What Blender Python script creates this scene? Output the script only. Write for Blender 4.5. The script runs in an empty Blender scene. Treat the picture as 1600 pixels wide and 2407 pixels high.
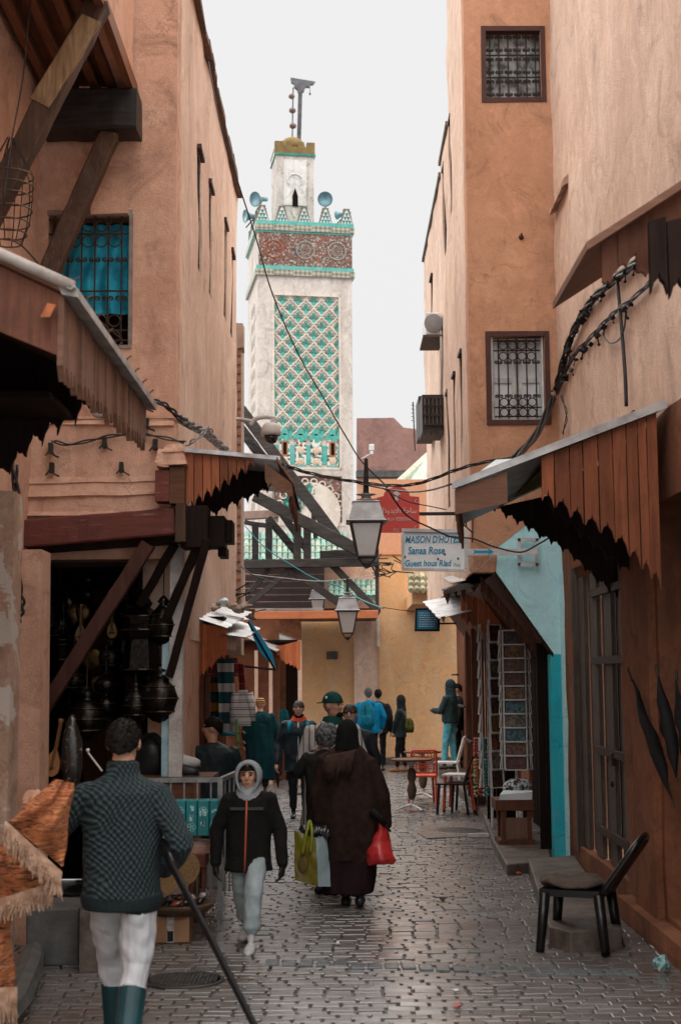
import bpy, math, random
import numpy as np
from mathutils import Vector, Matrix, noise as mnoise
from mathutils.bvhtree import BVHTree
random.seed(7)
R = math.radians
scene = bpy.context.scene
COL = scene.collection

# ------------------------------------------------------------------ camera
CAM_H, FPX = 2.0, 3343.0
TILT, ROLL = R(6.594), R(0.4)
cd = bpy.data.cameras.new('camera'); cam = bpy.data.objects.new('camera', cd); COL.objects.link(cam)
cd.sensor_fit = 'VERTICAL'; cd.sensor_height = 36.0; cd.sensor_width = 24.0; cd.lens = 50.0
cd.clip_start = 0.05; cd.clip_end = 600
cd.dof.use_dof = True; cd.dof.focus_distance = 17.0; cd.dof.aperture_fstop = 3.2
_F = Vector((0, math.cos(TILT), math.sin(TILT)))
_R0 = Vector((1, 0, 0)); _U0 = Vector((0, -math.sin(TILT), math.cos(TILT)))
_Rt = _R0*math.cos(ROLL) - _U0*math.sin(ROLL); _Up = _R0*math.sin(ROLL) + _U0*math.cos(ROLL)
mw = Matrix((_Rt, _Up, -_F)).transposed().to_4x4(); mw.translation = (0, 0, CAM_H)
cam.matrix_world = mw
scene.camera = cam

# ------------------------------------------------------------------ sky, sun, exposure
world = bpy.data.worlds.new('World'); scene.world = world; world.use_nodes = True
wn, wl = world.node_tree.nodes, world.node_tree.links
wn.clear()
SUN_EL, SUN_AZ = R(84), R(8)            # high and very soft, from the open sky ahead
sky = wn.new('ShaderNodeTexSky'); sky.sky_type = 'NISHITA'; sky.sun_disc = False
sky.sun_elevation = SUN_EL; sky.sun_rotation = SUN_AZ
sky.air_density = 1.0; sky.dust_density = 8.0; sky.ozone_density = 1.0
hs = wn.new('ShaderNodeHueSaturation'); hs.inputs['Saturation'].default_value = 0.05
mx = wn.new('ShaderNodeMix'); mx.data_type = 'RGBA'; mx.inputs['Factor'].default_value = 0.96   # even cloud layer
mx.inputs['B'].default_value = (5.05, 5.05, 5.05, 1)
bg = wn.new('ShaderNodeBackground'); bg.inputs['Strength'].default_value = 0.0405
wo = wn.new('ShaderNodeOutputWorld')
wl.new(sky.outputs[0], hs.inputs['Color']); wl.new(hs.outputs[0], mx.inputs['A'])
wl.new(mx.outputs['Result'], bg.inputs['Color']); wl.new(bg.outputs[0], wo.inputs['Surface'])
sd = bpy.data.lights.new('sun', 'SUN'); sd.energy = 1.5; sd.angle = R(140); sd.color = (1.0, 0.97, 0.93)
sun = bpy.data.objects.new('sun', sd); COL.objects.link(sun)
_sdir = Vector((math.sin(SUN_AZ)*math.cos(SUN_EL), math.cos(SUN_AZ)*math.cos(SUN_EL), math.sin(SUN_EL)))
sun.rotation_euler = (-_sdir).to_track_quat('-Z', 'Y').to_euler()
vs = scene.view_settings
vs.view_transform = 'Standard'; vs.look = 'None'; vs.exposure = 2.1; vs.gamma = 1.0; vs.use_curve_mapping = False
scene.cycles.max_bounces = 6; scene.cycles.diffuse_bounces = 3
scene.cycles.use_denoising = True

# ------------------------------------------------------------------ pixel -> place
def ray(x, y):
    return _F*FPX + _Rt*(x-800.0) + _Up*(1203.5-y)
def P(x, y, Y):
    d = ray(x, y); k = Y/d.y
    return Vector((d.x*k, Y, CAM_H + d.z*k))
def PX(x, y, X):
    d = ray(x, y); k = X/d.x
    return Vector((X, d.y*k, CAM_H + d.z*k))
def G(x, y, z=0.0):
    d = ray(x, y); k = (z-CAM_H)/d.z
    return Vector((d.x*k, d.y*k, z))

# ------------------------------------------------------------------ materials
MATS = {}
def _new(name):
    m = bpy.data.materials.new(name); m.use_nodes = True
    nt = m.node_tree; b = nt.nodes['Principled BSDF']
    MATS[name] = m
    return m, nt, b
def _pos(nt, scale, coord='pos', rot=None):
    mp = nt.nodes.new('ShaderNodeMapping'); mp.inputs['Scale'].default_value = scale
    if rot: mp.inputs['Rotation'].default_value = rot
    if coord == 'pos':
        g = nt.nodes.new('ShaderNodeNewGeometry'); nt.links.new(g.outputs['Position'], mp.inputs['Vector'])
    else:
        g = nt.nodes.new('ShaderNodeTexCoord'); nt.links.new(g.outputs['Object'], mp.inputs['Vector'])
    return mp.outputs[0]
def _noise(nt, vec, scale, detail=5, rough=.6, dist=0.0):
    n = nt.nodes.new('ShaderNodeTexNoise'); n.inputs['Scale'].default_value = scale
    n.inputs['Detail'].default_value = detail; n.inputs['Roughness'].default_value = rough
    n.inputs['Distortion'].default_value = dist
    nt.links.new(vec, n.inputs['Vector']); return n.outputs['Fac']
def _ramp(nt, fac, a, b, ca=(0,0,0,1), cb=(1,1,1,1)):
    r = nt.nodes.new('ShaderNodeValToRGB'); e = r.color_ramp.elements
    e[0].position, e[1].position = a, b; e[0].color, e[1].color = ca, cb
    nt.links.new(fac, r.inputs['Fac']); return r.outputs['Color']
def c4(c): return (c[0], c[1], c[2], 1.0)
def _mix(nt, fac, a, b, mode='MIX'):
    m = nt.nodes.new('ShaderNodeMix'); m.data_type = 'RGBA'; m.blend_type = mode
    for v, s in ((fac, 'Factor'), (a, 'A'), (b, 'B')):
        if isinstance(v, (int, float)): m.inputs[s].default_value = v
        elif isinstance(v, tuple): m.inputs[s].default_value = c4(v)
        else: nt.links.new(v, m.inputs[s])
    return m.outputs['Result']
def _bump(nt, b, h, strength, dist=.02):
    n = nt.nodes.new('ShaderNodeBump'); n.inputs['Strength'].default_value = strength
    n.inputs['Distance'].default_value = dist
    nt.links.new(h, n.inputs['Height']); nt.links.new(n.outputs[0], b.inputs['Normal'])
def _rnd(nt, col, amt, hue=0.0):
    oi = nt.nodes.new('ShaderNodeObjectInfo'); h = nt.nodes.new('ShaderNodeHueSaturation')
    mr = nt.nodes.new('ShaderNodeMapRange'); mr.inputs['To Min'].default_value = 1-amt; mr.inputs['To Max'].default_value = 1+amt
    nt.links.new(oi.outputs['Random'], mr.inputs['Value']); nt.links.new(mr.outputs[0], h.inputs['Value'])
    nt.links.new(col, h.inputs['Color']); return h.outputs['Color']
def mat(name, c1, c2=None, rough=.75, metal=0.0, scale=4.0, stretch=(1,1,1), lo=.35, hi=.65, bump=.25, bscale=60.0,
        spec=.35, rnd=0.0, rr=0.0, detail=5, coord='pos', alpha=None, trans=0.0, rot=None):
    if name in MATS: return MATS[name]
    m, nt, b = _new(name)
    c2 = c2 or tuple(v*.72 for v in c1)
    v = _pos(nt, stretch, coord, rot)
    f = _noise(nt, v, scale, detail)
    col = _ramp(nt, f, lo, hi, c4(c1), c4(c2))
    if rnd: col = _rnd(nt, col, rnd)
    nt.links.new(col, b.inputs['Base Color'])
    b.inputs['Roughness'].default_value = rough; b.inputs['Metallic'].default_value = metal
    b.inputs['Specular IOR Level'].default_value = spec
    if rr:
        mr = nt.nodes.new('ShaderNodeMapRange'); mr.inputs['To Min'].default_value = max(.03, rough-rr); mr.inputs['To Max'].default_value = min(1, rough+rr)
        nt.links.new(_noise(nt, v, scale*2.3), mr.inputs['Value']); nt.links.new(mr.outputs[0], b.inputs['Roughness'])
    if bump: _bump(nt, b, _noise(nt, v, bscale, 4), bump, .01)
    if trans: b.inputs['Transmission Weight'].default_value = trans
    if alpha is not None: b.inputs['Alpha'].default_value = alpha
    return m
def plaster(name, c1, c2, stain, streak=.5, patch=None, patch_lo=.62, bump=.35, peel=None):
    """lime plaster: broad mottling, vertical rain streaks, fine speckle, worn patches"""
    m, nt, b = _new(name)
    v = _pos(nt, (1, 1, 1))
    col = _ramp(nt, _noise(nt, v, .9, 8, .62), .34, .62, c4(c1), c4(c2))
    col = _mix(nt, _mix(nt, .6, (0, 0, 0), _ramp(nt, _noise(nt, v, 3.4, 9, .78, .6), .48, .64)), col, tuple(min(1, k*1.22) for k in c1))
    sv = _pos(nt, (1.7, 1.7, .36))
    col = _mix(nt, _mix(nt, streak, (0, 0, 0), _ramp(nt, _noise(nt, sv, 1.1, 7, .62, .5), .48, .72)), col, stain)
    sv2 = _pos(nt, (3.0, 3.0, 1.2))
    col = _mix(nt, _mix(nt, .35, (0, 0, 0), _ramp(nt, _noise(nt, sv2, 1.3, 8, .7, 1.0), .52, .7)), col, tuple(min(1, k*1.25) for k in c1))
    # blotches of damp and grime
    col = _mix(nt, _mix(nt, .72, (0, 0, 0), _ramp(nt, _noise(nt, v, 1.6, 11, .78, 1.2), .52, .68)), col, tuple(k*.72 for k in stain))
    col = _mix(nt, _mix(nt, .6, (0, 0, 0), _ramp(nt, _noise(nt, v, 15, 8, .8), .5, .68)), col, tuple(k*.8 for k in c2))
    if patch:
        col = _mix(nt, _ramp(nt, _noise(nt, v, 1.7, 10, .66, 1.2), patch_lo, patch_lo+.015), col, patch)
    # hairline cracks
    vo = nt.nodes.new('ShaderNodeTexVoronoi'); vo.feature = 'DISTANCE_TO_EDGE'; vo.inputs['Scale'].default_value = 1.1
    wv = nt.nodes.new('ShaderNodeVectorMath'); wv.operation = 'ADD'
    nn = nt.nodes.new('ShaderNodeTexNoise'); nn.inputs['Scale'].default_value = 3.0; nn.inputs['Detail'].default_value = 6
    nt.links.new(v, nn.inputs['Vector']); nt.links.new(v, wv.inputs[0]); nt.links.new(nn.outputs['Color'], wv.inputs[1])
    nt.links.new(wv.outputs[0], vo.inputs['Vector'])
    crack = _mix(nt, 1.0, _ramp(nt, vo.outputs['Distance'], .004, .012, (1,1,1,1), (0,0,0,1)), _ramp(nt, _noise(nt, v, .8, 2), .5, .62), 'MULTIPLY')
    col = _mix(nt, _mix(nt, .4, (0, 0, 0), crack), col, tuple(k*.35 for k in c2))
    nt.links.new(col, b.inputs['Base Color'])
    b.inputs['Roughness'].default_value = .88; b.inputs['Specular IOR Level'].default_value = .2
    h = _mix(nt, .5, _noise(nt, v, 7, 6, .65), _noise(nt, v, 60, 4, .7))
    _bump(nt, b, h, bump*1.5, .04)
    return m
def wood(name, c1, c2, axis='z', rough=.7, rnd=.25, scale=1.0, wear=None, spec=.25, bump=.5):
    m, nt, b = _new(name)
    s = {'x': (1.2, 16, 16), 'y': (16, 1.2, 16), 'z': (16, 16, 1.2)}[axis]
    oi = nt.nodes.new('ShaderNodeObjectInfo')
    mp = nt.nodes.new('ShaderNodeMapping'); mp.inputs['Scale'].default_value = tuple(k*scale for k in s)
    g = nt.nodes.new('ShaderNodeNewGeometry'); nt.links.new(g.outputs['Position'], mp.inputs['Vector'])
    ad = nt.nodes.new('ShaderNodeVectorMath'); ad.operation = 'ADD'
    sc = nt.nodes.new('ShaderNodeMath'); sc.operation = 'MULTIPLY'; sc.inputs[1].default_value = 40
    nt.links.new(oi.outputs['Random'], sc.inputs[0]); nt.links.new(sc.outputs[0], ad.inputs[1]); nt.links.new(mp.outputs[0], ad.inputs[0])
    f = _noise(nt, ad.outputs[0], 1.6, 7, .65, .6)
    col = _ramp(nt, f, .34, .66, c4(c1), c4(c2))
    v = _pos(nt, (1, 1, 1))
    col = _mix(nt, _mix(nt, .45, (0, 0, 0), _ramp(nt, _noise(nt, v, 3, 6, .7), .52, .7)), col, tuple(k*.4 for k in c2))
    if wear: col = _mix(nt, _mix(nt, .6, (0, 0, 0), _ramp(nt, _noise(nt, ad.outputs[0], 2.3, 8, .75), .58, .68)), col, wear)
    if rnd: col = _rnd(nt, col, rnd)
    nt.links.new(col, b.inputs['Base Color']); b.inputs['Roughness'].default_value = rough
    b.inputs['Specular IOR Level'].default_value = spec
    _bump(nt, b, f, bump, .006)
    return m

# ------------------------------------------------------------------ meshes
class MB:
    def __init__(s): s.v = []; s.f = []; s.m = []
    def add(s, vs_, fs, mi=0):
        o = len(s.v); s.v += [tuple(p) for p in vs_]
        for f in fs: s.f.append(tuple(i+o for i in f)); s.m.append(mi)
        return s
    def hexa(s, p, mi=0):               # 4 bottom, 4 top
        return s.add(p, [(3,2,1,0), (4,5,6,7), (0,1,5,4), (1,2,6,5), (2,3,7,6), (3,0,4,7)], mi)
    def box(s, c, sz, rot=None, mi=0):
        hx, hy, hz = sz[0]/2, sz[1]/2, sz[2]/2
        q = [Vector(k) for k in ((-hx,-hy,-hz), (hx,-hy,-hz), (hx,hy,-hz), (-hx,hy,-hz), (-hx,-hy,hz), (hx,-hy,hz), (hx,hy,hz), (-hx,hy,hz))]
        if rot is not None: q = [rot @ k for k in q]
        return s.hexa([Vector(c)+k for k in q], mi)
    def b2(s, lo, hi, mi=0):
        c = [(a+b)/2 for a, b in zip(lo, hi)]; return s.box(c, [abs(b-a) for a, b in zip(lo, hi)], None, mi)
    def prism(s, poly, ext, mi=0):      # poly: list of 3D points, ext: vector
        n = len(poly); a = [Vector(p) for p in poly]; e = Vector(ext)
        nrm = Vector((0, 0, 0))
        for i in range(n): nrm += (a[i]-a[0]).cross(a[(i+1) % n]-a[0])
        if nrm.dot(e) > 0: a = a[::-1]
        return s.add(a+[p+e for p in a], [tuple(range(n)), tuple(range(2*n-1, n-1, -1))] + [((i+1) % n, i, n+i, n+(i+1) % n) for i in range(n)], mi)
    def tube(s, pts, r, n=6, mi=0, caps=True):
        pts = [Vector(p) for p in pts]; rs = r if isinstance(r, (list, tuple)) else [r]*len(pts)
        rings = []; up = None
        for i, p in enumerate(pts):
            t = (pts[min(i+1, len(pts)-1)] - pts[max(i-1, 0)])
            t = t.normalized() if t.length > 1e-9 else Vector((0, 0, 1))
            if up is None: up = t.orthogonal().normalized()
            up = (up - t*up.dot(t)); up = up.normalized() if up.length > 1e-6 else t.orthogonal().normalized()
            bn = t.cross(up)
            rings.append([p + (up*math.cos(2*math.pi*k/n) + bn*math.sin(2*math.pi*k/n))*rs[i] for k in range(n)])
        return s.loft(rings, mi, caps)
    def loft(s, rings, mi=0, caps=True, closed=False):
        n = len(rings[0]); vs_ = [p for r_ in rings for p in r_]; fs = []
        m = len(rings); lim = m if closed else m-1
        for i in range(lim):
            for k in range(n):
                a, b_ = i*n+k, i*n+(k+1) % n; c_, d = ((i+1) % m)*n+(k+1) % n, ((i+1) % m)*n+k
                fs.append((a, b_, c_, d))
        if caps and not closed: fs.append(tuple(range(n-1, -1, -1))); fs.append(tuple(range((m-1)*n, m*n)))
        return s.add(vs_, fs, mi)
    def lathe(s, prof, c, n=12, mi=0, rot=None, caps=True, ph=0.0):   # prof: (r, z)
        c = Vector(c); rings = []
        for r_, z in prof:
            ring = [Vector((r_*math.cos(2*math.pi*k/n+ph), r_*math.sin(2*math.pi*k/n+ph), z)) for k in range(n)]
            if rot is not None: ring = [rot @ q for q in ring]
            rings.append([c+q for q in ring])
        return s.loft(rings, mi, caps)
    def ell(s, c, r, n=12, m=8, mi=0, rot=None):
        prof = [(math.sin(math.pi*i/m), -math.cos(math.pi*i/m)) for i in range(m+1)]
        prof[0] = (.02, -1); prof[-1] = (.02, 1)
        c = Vector(c); rings = []
        for a, z in prof:
            ring = [Vector((a*math.cos(2*math.pi*k/n)*r[0], a*math.sin(2*math.pi*k/n)*r[1], z*r[2])) for k in range(n)]
            if rot is not None: ring = [rot @ q for q in ring]
            rings.append([c+q for q in ring])
        return s.loft(rings, mi)
    def grid(s, fn, nu, nv, mi=0):      # fn(u,v)->point
        vs_ = [fn(i/nu, j/nv) for j in range(nv+1) for i in range(nu+1)]
        fs = [(j*(nu+1)+i, j*(nu+1)+i+1, (j+1)*(nu+1)+i+1, (j+1)*(nu+1)+i) for j in range(nv) for i in range(nu)]
        return s.add(vs_, fs, mi)
    def jitter(s, amp, fr=3.0):
        out = []
        for p in s.v:
            q = Vector(p)*fr
            out.append((p[0]+amp*mnoise.noise(q), p[1]+amp*mnoise.noise(q+Vector((31.7, 0, 0))), p[2]+amp*mnoise.noise(q+Vector((0, 57.3, 0)))))
        s.v = out; return s
    def mesh(s, name, off=None):
        me = bpy.data.meshes.new(name)
        vv = s.v if off is None else [(p[0]-off[0], p[1]-off[1], p[2]-off[2]) for p in s.v]
        me.from_pydata(vv, [], s.f)
        if any(s.m): me.polygons.foreach_set('material_index', s.m)
        me.update(); return me
    def build(s, name, mats, parent=None, smooth=False, label=None, bevel=0):
        off = None
        if parent is not None: off = base_of(parent)
        me = s.mesh(name, off)
        return link(name, me, mats, parent, smooth, label, bevel)
def base_of(o):
    b = Vector(o.location)
    while o.parent: o = o.parent; b += Vector(o.location)
    return b
def link(name, me, mats, parent=None, smooth=False, label=None, bevel=0):
    o = bpy.data.objects.new(name, me)
    for m_ in (mats if isinstance(mats, (list, tuple)) else [mats]):
        if len(me.materials) < (len(mats) if isinstance(mats, (list, tuple)) else 1): me.materials.append(m_)
    if smooth: me.polygons.foreach_set('use_smooth', [True]*len(me.polygons))
    COL.objects.link(o)
    if parent is not None: o.parent = parent
    if label: o['label'] = label
    if bevel:
        bm_ = o.modifiers.new('bevel', 'BEVEL'); bm_.width = bevel; bm_.segments = 2; bm_.limit_method = 'ANGLE'
    return o
def tag(o, label, cat, group=None):
    o['label'] = label; o['category'] = cat
    if group: o['group'] = group
    return o
def thing(name, label, cat, loc=(0, 0, 0), group=None):
    o = bpy.data.objects.new(name, None); COL.objects.link(o); o.location = loc; o.empty_display_size = .1
    return tag(o, label, cat, group)
def struct(o, kind='structure'):
    o['kind'] = kind; return o
def plate(poly, ext, mi=0): return MB().prism(poly, ext, mi)
def beam(a, b, w, h, up=(0, 0, 1)):
    """squared timber from a to b"""
    a, b = Vector(a), Vector(b); t = (b-a).normalized(); s = t.cross(Vector(up))
    s = s.normalized() if s.length > 1e-5 else Vector((1, 0, 0)); u = s.cross(t)
    q = []
    for p in (a, b):
        q += [p - s*w/2 - u*h/2, p + s*w/2 - u*h/2, p + s*w/2 + u*h/2, p - s*w/2 + u*h/2]
    m = MB(); m.add(q, [(3,2,1,0), (4,5,6,7), (0,1,5,4), (1,2,6,5), (2,3,7,6), (3,0,4,7)]); return m
def rough_beam(a, b, w, h, n=8, amp=.008, up=(0, 0, 1)):
    a, b = Vector(a), Vector(b); t = (b-a).normalized(); s = t.cross(Vector(up))
    s = s.normalized() if s.length > 1e-5 else Vector((1, 0, 0)); u = s.cross(t)
    rings = []
    for i in range(n+1):
        p = a.lerp(b, i/n); c = .12
        prof = [(-1, -1+c), (-1+c, -1), (1-c, -1), (1, -1+c), (1, 1-c), (1-c, 1), (-1+c, 1), (-1, 1-c)]
        rings.append([p + s*x*w/2 + u*y*h/2 for x, y in prof])
    m = MB(); m.loft(rings); m.jitter(amp, 9); return m
def sag(a, b, d, n=14):
    a, b = Vector(a), Vector(b)
    return [a.lerp(b, i/n) - Vector((0, 0, d*4*(i/n)*(1-i/n))) for i in range(n+1)]
def through(pts, n=6):
    """Catmull-Rom through points"""
    p = [Vector(k) for k in pts]; p = [p[0]*2-p[1]] + p + [p[-1]*2-p[-2]]; out = []
    for i in range(1, len(p)-2):
        for k in range(n):
            t = k/n; a, b, c, d = p[i-1], p[i], p[i+1], p[i+2]
            out.append(.5*((2*b) + (c-a)*t + (2*a-5*b+4*c-d)*t*t + (3*b-a-3*c+d)*t**3))
    out.append(p[-2]); return out
def wallface(p00, p10, p11, p01, nu, nv, amp, depth, fr=1.3):
    """uneven wall: front skin subdivided and pushed about, closed box behind. depth vector points into the wall"""
    a, b, c, d = [Vector(k) for k in (p00, p10, p11, p01)]; dv = Vector(depth); nd = dv.normalized()
    m = MB()
    def fn(u, v):
        p = a.lerp(b, u).lerp(d.lerp(c, u), v)
        k = amp*(mnoise.noise(p*fr) + .5*mnoise.noise(p*fr*3.1)) if amp else 0
        return p + nd*k
    m.grid(fn, nu, nv)
    i11, i01 = (nv+1)*(nu+1)-1, nv*(nu+1)
    bot = list(range(0, nu+1)); top = list(range(i01, i11+1)); lef = [j*(nu+1) for j in range(nv+1)]; rig = [j*(nu+1)+nu for j in range(nv+1)]
    for rim, e in ((bot[::-1], (a, b)), (top, (c, d)), (lef, (d, a)), (rig[::-1], (b, c))):   # own vertices: crisp arrises
        pts = [m.v[i] for i in rim] + [k+dv for k in e]
        m.add(pts, [tuple(range(len(pts)))])
    m.add([k+dv for k in (d, c, b, a)], [(0, 1, 2, 3)])
    return m
def text(s, size, mat_, parent, origin, right, up, name='lettering', ext=.002, align='LEFT', sx=1.0, shear=0.0, width=0.0):
    cu = bpy.data.curves.new('t', 'FONT'); cu.body = s; cu.size = size; cu.extrude = ext; cu.align_x = align; cu.offset = width; cu.shear = shear; cu.resolution_u = 3
    ob = bpy.data.objects.new('t', cu); COL.objects.link(ob)
    dg = bpy.context.evaluated_depsgraph_get(); dg.update()
    me = bpy.data.meshes.new_from_object(ob.evaluated_get(dg))
    bpy.data.objects.remove(ob); bpy.data.curves.remove(cu)
    r_, u_ = Vector(right).normalized(), Vector(up).normalized(); n_ = r_.cross(u_)
    M_ = Matrix((r_*sx, u_, n_)).transposed().to_4x4(); M_.translation = Vector(origin) - base_of(parent)
    me.transform(M_); me.materials.clear(); me.name = name
    return link(name, me, mat_, parent)
# ================================================================== materials of the place
PL_L = plaster('plaster_left', (.690, .425, .311), (.611, .344, .235), (.379, .208, .140), .55)
PL_LS = plaster('plaster_left_side', (.743, .554, .445), (.653, .456, .344), (.473, .309, .228), .65)
PL_R = plaster('plaster_right_side', (.743, .554, .445), (.653, .456, .349), (.473, .314, .233), .65)
PL_O = plaster('plaster_orange', (.568, .312, .196), (.503, .260, .153), (.295, .153, .100), .45)
PL_OCH = plaster('plaster_ochre', (.628, .339, .150), (.567, .349, .194), (.647, .474, .317), .6, (.668, .542, .422), .66)
PL_PINK = plaster('plaster_pink', (.340, .187, .153), (.255, .145, .128), (.170, .102, .085), .6)
PL_ORR = plaster('plaster_bright_orange', (.607, .271, .148), (.567, .300, .185), (.668, .436, .304), .6)
PL_BRN = plaster('plaster_dark_brown', (.276, .110, .056), (.194, .076, .041), (.083, .040, .028), .6)  # dark brown wall plaster
PL_WHT = plaster('limewash_tower', (.674, .597, .540), (.578, .501, .452), (.327, .270, .231), .6)
TURQ = plaster('limewash_pale_turquoise', (.493, .851, .924), (.538, .885, .946), (.336, .694, .792), .35)
TURQ2 = plaster('limewash_turquoise', (.02, .44, .56), (.05, .54, .64), (.34, .60, .62), .4, (.44, .54, .54), .66)
STONE = mat('worn_stone', (.15, .115, .095), (.055, .042, .034), .55, scale=5, bump=.6, bscale=30, rr=.2)
CONC = mat('grey_concrete', (.10, .10, .095), (.05, .05, .048), .7, scale=4, bump=.5, bscale=30)
BRICKM = mat('pink_brick', (.50, .25, .17), (.38, .17, .11), .85, scale=6, rnd=.25, bump=.4)
MORTAR = mat('pale_mortar', (.46, .34, .27), (.36, .25, .19), .9, scale=8, bump=.4)
W_OR = wood('wood_orange_stain', (.33, .105, .045), (.20, .06, .028), 'z', .65, .35)
W_ORF = wood('wood_bright_orange', (.52, .16, .06), (.40, .11, .04), 'z', .65, .25)
W_RED = wood('wood_red_paint', (.17, .045, .032), (.11, .032, .025), 'x', .6, .1, wear=(.36, .24, .19))
W_DK = wood('wood_dark_stain_shade', (.022, .012, .009), (.011, .006, .005), 'z', .7, .25, spec=.1)  # real dark wood; its colour also holds the shade inside the right canopy
W_BRX = wood('wood_brown_x', (.16, .065, .03), (.09, .038, .02), 'x', .65, .2)
W_BRY = wood('wood_brown_y', (.20, .075, .032), (.12, .045, .022), 'y', .65, .25)
W_BRACE = wood('wood_brace_old', (.085, .042, .024), (.045, .022, .013), 'z', .6, .2, wear=(.26, .17, .10))
W_BLK = wood('wood_tarred', (.050, .042, .038), (.022, .018, .017), 'x', .55, .3, wear=(.16, .13, .11))
W_GRY = wood('wood_grey_door', (.135, .105, .085), (.070, .052, .042), 'z', .6, .3, wear=(.28, .23, .19))
W_CRB = wood('wood_carved_brown', (.15, .055, .03), (.085, .03, .018), 'z', .7, .15)
W_SIDE = wood('wood_fascia_brown', (.20, .10, .062), (.14, .066, .042), 'x', .7, .15)
SHEET = mat('zinc_sheet', (.62, .62, .62), (.36, .34, .34), .42, .55, scale=5, bump=.3, bscale=14, rr=.15)
SHEET2 = mat('zinc_sheet_dull', (.50, .49, .47), (.28, .25, .23), .55, .35, scale=6, bump=.4, bscale=20)
IRON = mat('wrought_iron', (.014, .012, .012), (.035, .024, .02), .6, .2, scale=20, bump=.2)
IRON_R = mat('rusty_iron', (.08, .045, .03), (.04, .03, .025), .6, .5, scale=20)
BLACK = mat('black_plastic', (.008, .008, .009), (.014, .014, .015), .5, scale=10, bump=.1, spec=.15)
CABLE = mat('cable_black', (.014, .014, .016), (.03, .028, .027), .4, scale=30, bump=.2)
DARKIN = mat('shop_interior_dark', (.016, .011, .008), (.009, .006, .005), .9, scale=3, spec=.05)  # near-black colour carries the gloom inside shops and openings
FRAME_BR = mat('window_paint_brown', (.075, .024, .018), (.05, .018, .014), .6, scale=8)
WHITEP = mat('white_paint_worn', (.66, .66, .66), (.46, .45, .44), .55, scale=7, bump=.3)
GLASSW = mat('clouded_glass', (.42, .46, .47), (.08, .09, .095), .16, scale=9, lo=.4, hi=.6, spec=.6, bump=.05)
PANEW = mat('whitened_pane', (.72, .74, .76), (.58, .60, .62), .3, scale=5, bump=.05)
BLUECUR = mat('blue_curtain', (.02, .40, .55), (.006, .22, .34), .7, scale=7, bump=.6, bscale=9)
TEAL_T = mat('green_glaze', (.028, .26, .20), (.012, .13, .10), .3, scale=8, spec=.5)
TEAL_L = mat('pale_green_glaze', (.10, .46, .39), (.045, .29, .24), .3, scale=9, spec=.5)
MOSS = mat('moss', (.16, .14, .035), (.08, .075, .02), .95, scale=14, bump=1, bscale=80)
TILEG = mat('roof_tile_green', (.06, .20, .16), (.26, .26, .18), .45, scale=7, lo=.45, hi=.6, rnd=.3)
TILEM = mat('roof_tile_mossy', (.20, .19, .09), (.34, .31, .22), .7, scale=9, rnd=.3)

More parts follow.
